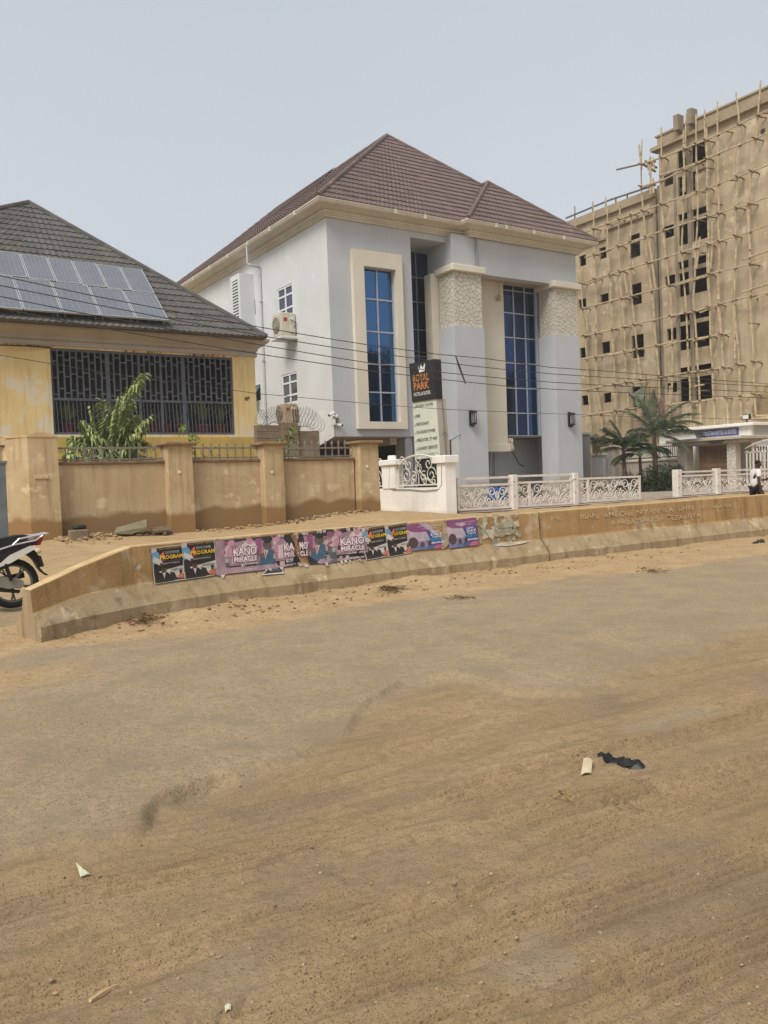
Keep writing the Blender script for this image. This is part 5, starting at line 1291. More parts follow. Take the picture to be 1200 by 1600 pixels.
# white building with the blue sign
XB = 39.2
wbld = thing('white_building', 'low white building with a narrow blue sign and a floodlight on its flat roof edge', 'building', (XB, gX(1175, 700, XB).y, zgh))
yc = gX(1174.5, 700, XB).y; yl = gX(1030, 690, XB).y; zt = gX(1135, 668, XB).z
MB().box((XB, yc, zgh-.3), (XB+.2, yl, zt)).build('wall', m_ww, wbld)
MB().box((XB+.201, yc, zgh-.3), (XB+9, yc+.2, zt)).build('side_wall', m_grey, wbld)
MB().bbox((XB-.25, yc-.25, zt), (XB+9, yl, zt+.16), .02).build('roof_edge', m_ww, wbld)
sy0, sy1 = gX(1153, 676, XB-.08).y, gX(1088, 676, XB-.08).y; sz0, sz1 = gX(1124, 681.5, XB-.08).z, gX(1124, 670.5, XB-.08).z
MB().box((XB-.08, sy0, sz0), (XB-.003, sy1, sz1)).build('sign_board', mat('faded_blue_sign', (84,88,134), (72,76,120), 3, .6), wbld)
text('LOTION STAR HOTELS & SUITES', (XB-.085, sy1-.1, sz0+.07), (0,-1,0), (0,0,1), sy1-sy0-.2, sz1-sz0-.14, flat((196,198,214)), wbld, 'lettering', .012, .004)
# a barred window on its grey side
wx = onY(1181, 715, yc-.02).x; wz0_, wz1_ = onY(1190, 742, yc).z, onY(1190, 697, yc).z
MB().box((wx, yc-.012, wz0_), (wx+2.2, yc-.002, wz1_)).build('dark_window', m_dglass, wbld)
for i in range(9): MB().bar((wx+.25*i, yc-.06, wz0_-.1), (wx+.25*i, yc-.06, wz1_+.06), .06).build('window_bar', m_wiron, wbld)
for z in (wz0_, (wz0_+wz1_)/2, wz1_): MB().bar((wx, yc-.055, z), (wx+2.2, yc-.055, z), .05).build('window_bar', m_wiron, wbld)
p = gX(1168, 660, XB-.1)
t = thing('floodlight', 'small floodlight standing on the white roof edge', 'floodlight', (XB-.1, p.y, zt+.16))
MB().bbox((XB-.25, p.y-.2, zt+.30), (XB-.08, p.y+.2, zt+.58), .02).build('housing', m_iron, t); MB().box((XB-.262, p.y-.16, zt+.34), (XB-.251, p.y+.16, zt+.54)).build('lamp_glass', m_pvc, t); MB().bar((XB-.15, p.y, zt+.15), (XB-.15, p.y, zt+.32), .05).build('bracket', m_iron, t)
# curved top railing right of the gatehouse
rl = thing('white_railing', 'white barred railing with curved tops between the gatehouse and the grey side wall', 'railing', (XG+.3, gX(1178, 720).y, zgh))
ya, yb = gX(1200, 720).y-1.2, gX(1158.5, 720).y
for i in range(14):
    y = ya+(yb-ya)*(i+.5)/14; z = gX(1175, 697).z-.25*abs(math.sin(i*.9)); MB().bar((XG+.3, y, zgh), (XG+.3, y, z), .05).build('railing_bar', m_wiron, rl)
for z in (zgh+.9, gX(1175, 706).z, zgh+.2): MB().bar((XG+.3, ya, z), (XG+.3, yb, z), .05).build('rail', m_wiron, rl)
MB().tube([Vector((XG+.3, yb-(yb-ya)*k/12, gX(1175, 700).z+.35*math.sin(PI*k/12))) for k in range(13)], .03, 5).build('curved_rail', m_wiron, rl)
# kerb stones before the shrubs
ks = thing('kerb_edging', 'row of rough grey edging stones in front of the shrubs', 'edging', tuple(onG(1025, 769)))
for i in range(9):
    p = onG(1001+i*6, 769.5-i*.2); MB().blob(p+Vector((0,0,.06)), (.22, .2, .13), i).build('edging_stone', m_conc, ks)

# ================================================================== PALMS AND SHRUBS
m_palm = mat('palm_leaflet', (92,104,80), (68,82,60), 2.5, .5, 0, spots=((140,146,108), 3, .60)); m_palmd = mat('palm_rachis', (104,104,66), (86,84,56), 4, .7)
m_trunk = mat('palm_trunk', (112,98,78), (86,74,58), 6, .9, .5, 30)
def frond(c, az, el, L, droop, n, ll, rr):
    c = Vector(c); h = Vector((math.cos(az), math.sin(az), 0)); mb = MB(); pts = []
    for k in range(11):
        t = k/10; a = el-droop*t; pts.append((pts[-1]+(h*math.cos(a)+Vector((0,0,1))*math.sin(a))*L/10) if pts else c)
    mb.tube(pts, [.03*(1-.85*k/10) for k in range(11)], 4)
    side = Vector((-math.sin(az), math.cos(az), 0))
    for i in range(n):
        t = .14+.86*i/n; k = min(9, int(t*10)); p = pts[k].lerp(pts[k+1], t*10-k); d = (pts[k+1]-pts[k]).normalized()
        l = ll*(math.sin(PI*(.12+.85*t))**.6)*rr.uniform(.8, 1.1)
        for s in (-1, 1):
            e = p+d*l*.62+side*s*l*rr.uniform(.62, .8)+Vector((0,0,-l*rr.uniform(.15, .5)))
            m_ = p.lerp(e, .5)+Vector((0,0,.06*l)); w = d*(.026)
            mb.add([p, m_-w, e, m_+w], [(0,1,2),(0,2,3)])
    return mb
def palm(label, crown, ground, fr_, rs, trunk_r=.11):
    rr = random.Random(rs); c = Vector(crown); g = Vector(ground)
    t = thing('palm_tree', label, 'palm', tuple(g), 'palms in the hotel forecourt')
    MB().tube([g+Vector((0,0,-.1)), g.lerp(c, .4)+Vector((.05,0,0)), g.lerp(c, .8), c+Vector((0,0,.1))], [trunk_r*1.2, trunk_r, trunk_r*.9, trunk_r*.6], 8).build('trunk', m_trunk, t)
    for az, el, L, dr in fr_:
        tag(frond(c+Vector((0,0,rr.uniform(-.1,.15))), math.radians(az)+rr.uniform(-.15,.15), math.radians(el), .86*L*rr.uniform(.92,1.08), math.radians(dr), 38, .66, rr).build('frond', m_palm, t))
X1 = 33.6
c = onX(974, 700, X1); g = Vector((c.x, c.y, zg(c.x, c.y)))
toR = -57  # screen-right direction (east-south) in the ground plane: az measured from +X
rt = -33
F1 = [(rt+180, 62, 1.9, 70), (rt+170, 80, 2.0, 70), (rt+185, 35, 2.0, 75), (rt, 70, 2.0, 85), (rt, 45, 2.3, 80), (rt+20, 80, 1.9, 90), (rt+60, 65, 1.9, 80), (rt-60, 60, 1.7, 80), (rt+120, 60, 1.8, 80), (rt-110, 65, 1.7, 80), (rt+10, 20, 2.6, 70), (rt+200, 70, 1.9, 50), (rt+160, 88, 1.8, 40)]
palm('shorter feathery palm left of the tall palm, over the low stone pillar', c, g, F1, 4)
X2 = 34.6
c = onX(1022, 683, X2); g = Vector((c.x, c.y, zg(c.x, c.y)))
F2 = [(rt, 55, 3.3, 75), (rt, 40, 3.4, 75), (rt+10, 25, 3.4, 45), (rt-15, 62, 3.0, 70), (rt+180, 85, 2.6, 30), (rt+90, 88, 2.7, 25), (rt+150, 78, 2.6, 60), (rt+180, 40, 2.3, 80), (rt+60, 70, 2.6, 70), (rt-70, 70, 2.2, 80), (rt-100, 55, 2.2, 90), (rt+190, 15, 2.2, 60), (rt, 75, 2.9, 60), (rt+30, 50, 3.0, 80), (rt+120, 50, 2.4, 80), (rt-40, 10, 2.4, 70)]
palm('taller feathery palm in front of the unfinished building', c, g, F2, 9, .13)
c2_ = onX(1000, 720, X2-.3); g2 = Vector((c2_.x, c2_.y, zg(c2_.x, c2_.y)))
palm('low drooping palm between the two taller palms', c2_+Vector((0,0,.3)), g2, [(rt+180, 40, 1.9, 95), (rt, 40, 2.0, 90), (rt+170, 20, 1.8, 70), (rt+5, 60, 2.1, 100), (rt-90, 45, 1.6, 90), (rt+90, 60, 1.6, 80), (rt-50, 55, 1.8, 95)], 14, .09)
p = onX(934, 692, XG+.6)
t = thing('arching_plant', 'arching strap leaved plant above the small tan planter at the right end of the hotel', 'plant', (p.x, p.y, p.z-.5))
rr = random.Random(3); mbp = MB()
for k in range(26): 
    az = rr.uniform(0, 6.28); mbp_ = frond(p, az, rr.uniform(.5, 1.3), rr.uniform(.8, 1.4), 1.5, 8, .28, rr); mbp.add(mbp_.v, mbp_.f)
tag(mbp.build('leaf_blades', m_palm, t), kind='stuff')
m_shrub = mat('dark_shrub_leaf', (66,76,50), (48,58,38), 3, .6, 0, spots=((104,100,70), 3, .62)); m_shrub2 = mat('green_shrub_leaf', (60,84,46), (42,62,36), 3, .55)
def shrub(label, pxa, pxb, ytop, X, rs, m_, dens=1500, lw=.03, ll=.14):
    rr = random.Random(rs); a, b = onX(pxb, ytop, X), onX(pxa, ytop, X); cx, cy = X, (a.y+b.y)/2; ry = abs(b.y-a.y)/2; z0 = zg(cx, cy); h = a.z-z0; rx = min(.8, ry)
    t = thing('shrub', label, 'shrub', (cx, cy, z0), 'shrubs in front of the courtyard wall'); mb = MB(); st_ = MB()
    for i in range(9):
        an = rr.uniform(0, 6.28); st_.tube([(cx+.05*math.cos(an), cy+.05*math.sin(an), z0-.05), (cx+rx*.5*math.cos(an), cy+ry*.5*math.sin(an), z0+h*.5), (cx+rx*.75*math.cos(an), cy+ry*.75*math.sin(an), z0+h*.85)], [.025, .018, .008], 4)
    cl = [(Vector((cx+rx*rr.uniform(-.75,.75), cy+ry*rr.uniform(-.85,.85), z0+h*rr.uniform(.12,.85))), rr.uniform(.16,.34)) for i in range(30)]
    for i in range(dens):
        c, r = rr.choice(cl); d = Vector((rr.gauss(0,1), rr.gauss(0,1), rr.gauss(0,.8))); d.normalize(); q = c+d*r*rr.uniform(.5,1.05)
        if q.z < z0: continue
        leaf(mb, q, d+Vector((rr.uniform(-.5,.5), rr.uniform(-.5,.5), rr.uniform(-.2,.5))), ll*rr.uniform(.7,1.3), lw, rr, .3)
    tag(mb.build('foliage', m_, t), kind='stuff'); st_.build('stems', m_bark, t)
shrub('dry brownish shrub at the foot of the shorter palm', 968, 1003, 735, 33.4, 1, m_shrub, 1500)
shrub('dull green shrub in the middle of the shrub row', 998, 1030, 736, 33.8, 2, m_shrub, 1500)
shrub('dense dark green shrub at the right end of the shrub row', 1020, 1056, 722, 34.4, 5, m_shrub2, 2400)

# ================================================================== BUILDING UNDER CONSTRUCTION
XC = 42.0
m_rough = mat('brown_cement_render', (188,172,144), (168,150,122), .7, .95, .7, 8, streak=((146,127,100), .6), spots=((202,187,160), 1.2, .57))
m_rough2 = mat('grey_concrete_frame', (150,138,120), (132,120,102), 1.0, .95, .4, 16)
m_para = mat('grey_parapet', (168,152,126), (150,134,110), .8, .95, .4, 14, streak=((130,118,100), .4))
m_dark = mat('shade_dark_interior_plaster', (104,94,84), (88,80,72), 1.2, .95)  # dark base colour carries the shade of the unlit rooms
def cX(px, py, X=XC): return onX(px, py, X)
ub = thing('unfinished_building', 'tall unfinished building of brown render with empty window openings behind bamboo scaffolding', 'building', (XC+6, 33, zg(42, 33)))
zb = zg(XC, 33)-.4
yT = (cX(1029, 304).y+cX(1035.5, 638).y)/2      # tower / wing corner groove
zTt = cX(1112, 174).z; zWt = cX(955, 318).z
Y0, Y1 = 15.0, 47.0
def hole(l, t, r, b):
    p = cX(l, (t+b)/2); q = cX(r, (t+b)/2); return (q.y, cX((l+r)/2, b).z, p.y, cX((l+r)/2, t).z)
wing = [(905,399,915.5,415.5),(936.5,386,948,404),(904,467,916,482),(938,459,951,475),(906,543,916.5,559),(940,534,953,552),(909,618,920,633),(943,614,955,629),(983.5,366,1000,402),(986,443,1002.5,476),(987,523,1006,559),(988,604,1007.5,637)]
towr = [(1037,272,1052,290),(1037.5,352,1053,371),(1039,430,1055,447),(1042,513,1057,531),(1042,598,1058,613)]
bigs = [(1058.5,226,1104,300),(1060,328,1105.5,378),(1060,403,1107,459),(1061,486,1111,544),(1062,571,1113,625)]
W_holes = [hole(*h) for h in wing]; T_holes = [hole(*h) for h in towr]; B_holes = [hole(*h) for h in bigs]
def wallpart(y0, y1, z1, hs, name):
    mb = MB(); holed_wall(mb, (XC, y0, zb), (0,1,0), (0,0,1), y1-y0, z1-zb, [(a-y0, c-zb, b-y0, d-zb) for a, c, b, d in hs], .15, (1,0,0)); return mb.build(name, m_rough, ub)
wallpart(Y0, yT-.12, zTt-.9, T_holes+B_holes, 'tower_wall')
wallpart(yT+.12, Y1, zWt-.65, W_holes, 'wing_wall')
# groove between the two blocks, edge columns proud of the wall
MB().box((XC+.06, yT-.119, zb), (XC+.3, yT+.119, zWt)).build('recessed_joint', m_rough2, ub)
MB().box((XC-.12, yT+.12, zb), (XC-.002, yT+.30, zWt-.68)).build('corner_column', m_rough2, ub)
yb1 = cX(1057.5, 400).y; MB().box((XC-.04, yb1-.08, zb+4), (XC-.002, yb1+.10, zTt-2.5)).build('corner_column', m_rough2, ub)
# inside: floors and a back wall so that the openings look into rooms darkened by their colour
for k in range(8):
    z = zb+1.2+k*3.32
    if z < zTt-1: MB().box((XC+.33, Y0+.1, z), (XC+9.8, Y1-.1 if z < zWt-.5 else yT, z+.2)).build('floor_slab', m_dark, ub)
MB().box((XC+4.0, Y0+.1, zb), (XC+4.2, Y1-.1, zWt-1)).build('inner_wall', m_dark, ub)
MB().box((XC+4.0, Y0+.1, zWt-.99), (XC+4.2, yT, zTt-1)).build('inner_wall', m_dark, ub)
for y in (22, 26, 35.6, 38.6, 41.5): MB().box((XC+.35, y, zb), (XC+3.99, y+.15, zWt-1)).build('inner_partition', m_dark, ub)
# outer shell
MB().box((XC+.33, Y0-.2, zb), (XC+10, Y0, zTt-.9)).build('end_wall', m_rough, ub)
MB().box((XC+.33, yT-.12, zWt), (XC+10, yT+.08, zTt-.9)).build('end_wall', m_rough, ub)
MB().box((XC+.33, Y1, zb), (XC+10, Y1+.2, zWt-.65)).build('end_wall', m_rough, ub)
MB().box((XC+9.8, Y0, zb), (XC+10, Y1, zWt-.7)).build('rear_wall', m_rough, ub)
MB().box((XC+9.8, Y0, zWt-.7), (XC+10, yT, zTt-.9)).build('rear_wall', m_rough, ub)
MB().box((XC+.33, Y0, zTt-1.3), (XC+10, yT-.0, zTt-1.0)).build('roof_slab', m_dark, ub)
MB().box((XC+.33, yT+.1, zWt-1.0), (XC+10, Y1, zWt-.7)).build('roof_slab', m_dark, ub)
# ledges and parapets
z1 = zTt-.9
MB().box((XC-.28, Y0-.3, z1), (XC+.4, yT+.28, z1+.22)).build('ledge', m_para, ub)
MB().box((XC-.02, Y0-.1, z1+.22), (XC+.12, yT-.05, zTt-.1)).build('parapet', m_para, ub)
MB().box((XC-.10, Y0-.2, zTt-.1), (XC+.34, yT+.06, zTt)).build('parapet_coping', m_para, ub)
zw1 = zWt-.65
MB().box((XC-.02, yT+.31, zw1), (XC+.3, Y1, zWt-.06)).build('parapet', m_para, ub)
yk = cX(946, 330).y
MB().box((XC-.16, yT+.12, zw1-.95), (XC-.003, yk, zw1-.83)).build('string_course', m_para, ub)
MB().box((XC-.16, yk-.0, zw1-1.5), (XC-.003, Y1, zw1-1.38)).build('string_course', m_para, ub)
MB().box((XC-.22, yT+.12, zw1-.0), (XC-.021, Y1, zw1+.12)).build('string_course', m_para, ub)
# fins at the parapet over the big windows
for a, t_, b in ((1061, 184, 208), (1082.5, 174.5, 198)):
    y = cX(a+4, 195).y; MB().box((XC-.55, y-.16, cX(a, b).z), (XC-.011, y+.16, cX(a, t_).z)).build('fin', m_rough2, ub)
# centre pillar and transoms in the big windows
for i, (y0, z0, y1, z1_) in enumerate(B_holes):
    yc = y0+(y1-y0)*.57
    MB().box((XC+.03, yc-.14, z0-.0), (XC+.12, yc+.14, z1_)).build('window_pillar', m_rough2, ub)
    if i:
        zt = z1_-(z1_-z0)*.27
        MB().box((XC+.05, y0, zt-.12), (XC+.12, yc-.142, zt+.12)).build('transom', m_para, ub); MB().box((XC+.05, yc+.142, zt-.12), (XC+.12, y1, zt+.12)).build('transom', m_para, ub)
    else:
        zt = z1_-(z1_-z0)*.52
        MB().box((XC+.05, y0, zt-.15), (XC+.12, yc-.142, zt+.15)).build('transom', m_para, ub); MB().box((XC+.05, yc+.142, zt-.15), (XC+.12, y1, zt+.15)).build('transom', m_para, ub)
        MB().box((XC+.2, y0-.1, z0-.1), (XC+.3, yc-.2, zt)).build('blocked_opening', m_rough, ub)
yc = (cX(1077.5, 300).y+cX(1082.5, 560).y)/2
MB().box((XC-.05, yc-.13, zb+5), (XC-.002, yc+.13, cX(1077, 225).z)).build('pilaster', m_rough2, ub)
p = cX(1192, 205); MB().lathe((XC-.004, p.y, p.z), [(.15, 0), (.12, .003)], 10, (-1,0,0)).build('dark_patch', flat((92,78,62), .95), ub)
p = cX(1196, 632); MB().ext([(XC-.003, p.y+(.75+.35*mnoise.noise(Vector((math.cos(k*PI/12), math.sin(k*PI/12), 5))))*math.cos(k*PI/12), p.z+(1.0+.5*mnoise.noise(Vector((math.cos(k*PI/12)*1.5, math.sin(k*PI/12), 9))))*math.sin(k*PI/12)) for k in range(24)], (-.002, 0, 0)).build('dark_patch', mat('smudged_render', (160,140,110), (146,126,98), 3, .95), ub)
# thin rail along the wing roof
MB().tube([cX(884, 341, XC+.2), cX(954, 312, XC+.2), cX(1024, 289, XC+.2)], .06, 6).build('roof_rail', mat('grey_pipe_rail', (120,118,116), (104,102,100), 6), ub)
for px, py in ((898, 336), (926, 324), (962, 309), (980, 303)):
    q = cX(px, py, XC+.2); MB().tube([q, (q.x, q.y, zWt-.1)], .05, 5).build('roof_rail', m_rust, ub)
for px, t_ in ((898, 322), (926, 315), (946, 307)): 
    q = cX(px, t_, XC+.1); MB().tube([q, (q.x, q.y, zWt-.1)], .03, 4).build('starter_rod', m_rust, ub)

# ================================================================== BAMBOO SCAFFOLD
m_bam = mat('bamboo_pole', (196,180,148), (166,146,114), 3.5, .8, .4, 30, spots=((126,108,84), 5, .58)); m_bamd = mat('dark_bamboo', (136,112,80), (108,88,64), 4, .85)
XV = XC-.52; XL = XC-.60
sc = thing('bamboo_scaffold', 'lashed bamboo pole scaffold against the unfinished building', 'scaffold', (XV, 33, zg(42, 33)))
Vs = [[(888,407),(895,443),(897,470)], [(904,403),(910,480),(916,560),(924,675)], [(926.6,315),(931,480),(931,582),(942,680)], [(946,307),(956,480),(959,567),(966,690)], [(970,315),(966,383),(973,480),(977.5,582),(985,690)], [(987.5,327),(984,403),(988,480),(1003,612),(1008,690)], [(1003,218),(1001.6,304),(1020,480),(1030,587),(1034,700)], [(1016,244),(1016,304)], [(1033,199),(1033,318),(1048,470),(1051,582),(1044,690)], [(1071.6,178),(1064.5,375),(1072,480),(1079.6,661),(1081,700)], [(1087.5,178),(1090,318),(1084,470),(1096.6,667),(1098,700)], [(1101,171),(1106,318),(1108,480),(1116.5,664),(1119,700)], [(1121,159),(1123.6,480),(1137.8,664),(1140,700)], [(1150,144),(1155.6,216),(1150.5,318),(1148,480),(1159,650),(1161,700)], [(1188.8,125.7),(1180,213.5),(1170,318),(1174.6,480),(1180,650),(1182,700)], [(1222,110),(1216,300),(1214,480),(1220,700)],
      [(1068,204),(1071,300)], [(1104,200),(1106,330)], [(1112.5,346),(1110,420)], [(932,490),(930,560)], [(1166,297),(1173,390)], [(1144,450),(1148,560)], [(1121,460),(1128,530)]]
rr = random.Random(21)
def pole(pts, r, m_, nm, X):
    P = [cX(px, py, X+rr.uniform(-.04, .04)) for px, py in pts]; Q = []
    for a, b in zip(P, P[1:]):
        k = max(1, int((b-a).length/1.1))
        for i in range(k): Q.append(a.lerp(b, i/k)+Vector((rr.uniform(-.03,.03), rr.uniform(-.055,.055), rr.uniform(-.015,.015))))
    Q.append(P[-1]); n = len(Q)
    MB().tube(Q, [r*(1.12-.4*i/n)*(1.1 if i % 2 else .95) for i in range(n)], 6).build(nm, m_, sc)
for k_ in range(22):                                  # odd shorter poles lashed alongside
    v = rr.choice(Vs[1:15]); i_ = rr.randrange(len(v)-1); (ax, ay), (bx, by) = v[i_], v[i_+1]; t0 = rr.uniform(0, .6); t1 = t0+rr.uniform(.25, .5); o_ = rr.uniform(-6, 6)
    Vs.append([(ax+(bx-ax)*t0+o_, ay+(by-ay)*t0), (ax+(bx-ax)*t1+o_+rr.uniform(-4, 4), ay+(by-ay)*t1)])
for v in Vs: pole(v[::-1], .058, m_bam, 'upright_pole', XV)
Ls = [[(1002,257),(1040,244),(1107,217),(1200,172),(1240,152)], [(1000,292),(1037,281),(1107,246),(1200,208),(1240,190)], [(911,363.6),(1030,320),(1100,296),(1200,258),(1240,242)], [(914,403),(985,378),(1030,362),(1107,337.5),(1166,320),(1240,292)], [(907,443),(1014,410),(1072,392),(1172,362),(1240,338)], [(902,484),(1016,455),(1108,428),(1190,408)], [(907,526),(1047,494),(1087,486),(1150,467.5),(1240,450)], [(908,562),(1030,539),(1088,529),(1143,520)], [(908,610),(1002,593),(1060,584),(1133,574),(1190,562.5)], [(910,650),(968,641),(1036,633),(1117,624),(1200,613),(1240,607)], [(1157,650),(1240,649)], [(1160,406),(1240,378)], [(1161,456),(1240,432)], [(1178,601.5),(1240,601)], [(1085,603),(1100,601)], [(1070,262),(1105,248)], [(1030,275),(1070,262)], [(1000,294),(1030,284)], [(935,604),(952,602)]]
for k_ in range(16):
    l_ = rr.choice(Ls[2:11]); i_ = rr.randrange(len(l_)-1); (ax, ay), (bx, by) = l_[i_], l_[i_+1]; t0 = rr.uniform(-.1, .5); t1 = t0+rr.uniform(.3, .7); o_ = rr.uniform(2, 5)
    Ls.append([(ax+(bx-ax)*t0, ay+(by-ay)*t0+o_), (ax+(bx-ax)*t1, ay+(by-ay)*t1+o_*rr.uniform(-.5, 1))])
for l in Ls: pole(l, .047, m_bam, 'ledger_pole', XL)
pole([(963.7,264.5),(1003,256)], .05, m_bamd, 'ledger_pole', XL-.4)
for a in ((1007,252,1026,262),(1003,256,1024,268),(1010,260,1024,252)): pole([a[:2], a[2:]], .07, m_bamd, 'ledger_pole', XL+.5)
lash = MB()
def yat(poly, x, ax):
    for a, b in zip(poly, poly[1:]):
        lo, hi = (a, b) if a[ax] <= b[ax] else (b, a)
        if lo[ax] <= x <= hi[ax] and hi[ax] > lo[ax]: t = (x-lo[ax])/(hi[ax]-lo[ax]); return lo[1-ax]+(hi[1-ax]-lo[1-ax])*t
    return None
for l in Ls[:11]:
    for v in Vs[:16]:
        y = 450.
        for k in range(6):
            x = yat(v, y, 1)
            if x is None: break
            y2 = yat(l, x, 0)
            if y2 is None: x = None; break
            y = y2
        if x is None or x > 1235: continue
        q = cX(x+1, y, XL); 
        if rr.random() < .78:
            MB().tube([q+Vector((-rr.uniform(.1,.3), .05, .03)), q+Vector((.3, rr.uniform(-.1,.05), -.02)), Vector((XC-.005, q.y+rr.uniform(-.16,.06), q.z-rr.uniform(0,.1)))], [.045, .042, .04], 5).build('putlog', m_bamd, sc)
        lash.lathe(q+Vector((.05, 0, -.06)), [(.07, 0), (.085, .06), (.07, .12)], 6)
tag(lash.build('rope_lashing', m_bamd, sc), kind='stuff')
for i, (px, py) in enumerate(((1100,262),(1112,318),(1190,176),(1129,205),(1136,281),(1170,505),(1060,395),(1095,395),(1085,610))):
    q = cX(px, py, XL); MB().tube([q, q+Vector((.9, -.35, -.06))], .04, 5).build('putlog', m_bamd, sc)

# torn green-grey sheets caught on poles in front of the wing
m_tarp = mat('torn_green_tarp', (126,132,112), (98,104,90), 1.2, .8, 0, spots=((156,158,140), 1.5, .58)); m_tarp2 = mat('torn_brown_tarp', (112,100,88), (90,80,74), 1.2, .8)
def rag(label, pts, X, m_, rs):
    """ragged hanging cloth; outline given by sight points"""
    rr = random.Random(rs); P = [cX(px, py, X) for px, py in pts]; c = sum(P, Vector())/len(P)
    bm = bmesh.new(); vs = [bm.verts.new(p) for p in P]; bm.faces.new(vs); bmesh.ops.triangulate(bm, faces=bm.faces[:]); bmesh.ops.subdivide_edges(bm, edges=bm.edges[:], cuts=3, use_grid_fill=True)
    for v in bm.verts: v.co.x += .35*mnoise.noise(Vector((v.co.y*1.6, v.co.z*.8, rs)))+.08*mnoise.noise(v.co*5)
    me = bpy.data.meshes.new('tarp'); bm.to_mesh(me); bm.free(); me.materials.append(m_); me.polygons.foreach_set('use_smooth', [True]*len(me.polygons))
    o = link('tarp', me); so = o.modifiers.new('thickness', 'SOLIDIFY'); so.thickness = .02
    return tag(o, label, 'tarp', 'torn sheets hanging on the scaffold')
rag('large torn green sheet snagged on the scaffold left of the palm crown', [(981,607),(990,616),(998,605),(1006,603),(1007,622),(1004,628),(1008,641),(999,636),(990,633),(988,624),(984,617)], XC-1.4, m_tarp, 1)
rag('pointed green grey sheet hanging just above the palm crown', [(1008,630),(1015,622),(1020,612),(1023,607),(1027,620),(1030,634),(1026,650),(1016,652),(1009,646)], XC-1.5, m_tarp2, 2)
rag('thin reddish brown rag hanging right of the palm crown', [(1030,634),(1034,618),(1037,622),(1038,640),(1036,652),(1032,650)], XC-1.45, mat('reddish_rag', (128,98,90), (104,80,76), 2), 3)
for i, (px, a, b) in enumerate(((1010, 586, 640), (1015, 604, 640), (1024, 604, 645), (1034, 604, 660))):
    P0, P1 = cX(px, b, XC-1.35), cX(px-.5, a, XC-1.35); MB().tube([P0, P1], .035, 5).build('thin_pole', m_bamd, sc)

# ================================================================== OVERHEAD WIRES
m_wirek = mat('black_cable', (66,64,62), (56,54,53), 5, .6)
def wire(label, pts, r=.0125, Y=21.0):
    P = [onY(px, py, Y) for px, py in pts]; a, b = P[0], P[-1]
    P = [a+(a-P[1])*6+Vector((0,0,1.2))]+P+[b+(b-P[-2])*3]
    o = MB().tube(P, r, 5).build('overhead_wire', m_wirek)
    return tag(o, label, 'wire', 'overhead wires strung along the street')
wire('uppermost overhead wire crossing the hotel columns', [(-60,417),(0,430.7),(140,461),(254,483),(399,510),(519,530),(570,538),(679,553),(757,560),(860,574),(940,579.5),(1031,587),(1200,600)])
wire('second overhead wire from the top', [(-60,434),(0,446),(130,472),(264,498),(425,527.5),(519,542.5),(570,550),(643,559),(691,566.5),(790,577.5),(860,584),(993,592.5),(1200,604)])
wire('third overhead wire, passing just above the sign lettering', [(-60,450),(0,463),(117,487),(260,513),(401,538),(519,558),(570,566),(643,575),(691,582),(790,591.5),(860,597),(960,603),(1200,613)])
wire('fourth overhead wire, along the brown fascia of the house and past the sign', [(-60,469),(0,481.7),(100,501.5),(200,519.5),(300,536),(390,551),(519,570.5),(570,578.5),(643,587),(691,593),(790,603),(860,608),(960,613),(1200,622)])
wire('lowest thin wire crossing the veranda grille and the hotel wall', [(-60,545),(0,555),(200,588),(403,615),(519,625.5),(570,630),(643,636),(705,640),(800,644),(880,647),(960,650),(1200,656)], .008)
wire_c = MB().tube([onY(-60, 537, YH-.3), onY(0, 539, YH-.25), onY(50, 541, YH-.15), onY(79, 543, YH-.03)], .025, 5).build('service_cable', m_wirek)
tag(wire_c, 'thick black service cable running to the upper left corner of the veranda opening', 'cable')
dc = MB().tube([onY(712, 556, 20.9), onY(718, 574, 20.9), onY(727.5, 600, 20.9)], [.02, .035, .02], 6).build('hanging_stick', m_wirek)
tag(dc, 'dark stick hanging slanted from the wires in front of the left hotel column', 'stick')

# ================================================================== PERSON walking right
def skin_body(name, verts, edges, rad, m_, par, root=0, sub=2):
    me = bpy.data.meshes.new(name); og = ORG[par.name]; me.from_pydata([Vector(v)-og for v in verts], edges, []); o = link(name, me, par)
    md = o.modifiers.new('skin', 'SKIN'); md.use_smooth_shade = True
    for i, r in enumerate(rad):
        s = me.skin_vertices[0].data[i]; s.radius = r if isinstance(r, tuple) else (r, r); s.use_root = (i == root)
    ss = o.modifiers.new('sub', 'SUBSURF'); ss.levels = sub; ss.render_levels = sub
    bpy.context.view_layer.update()
    e = bpy.data.meshes.new_from_object(o.evaluated_get(bpy.context.evaluated_depsgraph_get()))
    o.modifiers.clear(); o.data = e; e.name = name; e.materials.clear(); e.materials.append(m_); e.polygons.foreach_set('use_smooth', [True]*len(e.polygons))
    return o
d = ray(1180, 760); tt = 23.6/(d.dot(cF)); pp = CAM+d*tt; PX, PY = pp.x, pp.y; PZ = zg(PX, PY)
headz = (CAM+ray(1178, 719)*(23.6/ray(1178, 719).dot(cF))).z; SCL = (headz-PZ)/1.70
fw_ = Vector((math.cos(math.radians(-30)), math.sin(math.radians(-30)), 0)); lf = Vector((-fw_.y, fw_.x, 0))
def B(x, y, z): return Vector((PX, PY, PZ))+(fw_*x+lf*y)*SCL+Vector((0,0,z*SCL))
m_skin = mat('dark_brown_skin', (84,58,44), (72,48,36), 5, .55); m_shirt = mat('white_checked_shirt', (224,222,220), (206,204,204), 8, .8); m_trou = mat('black_trousers', (30,29,31), (22,21,23), 5, .8); m_hair = flat((22,19,18), .9)
pe_ = thing('person', 'person in white short sleeved shirt and black trousers walking right holding a phone', 'person', tuple(B(0,0,0)))
V_, E_, Rd = [], [], []
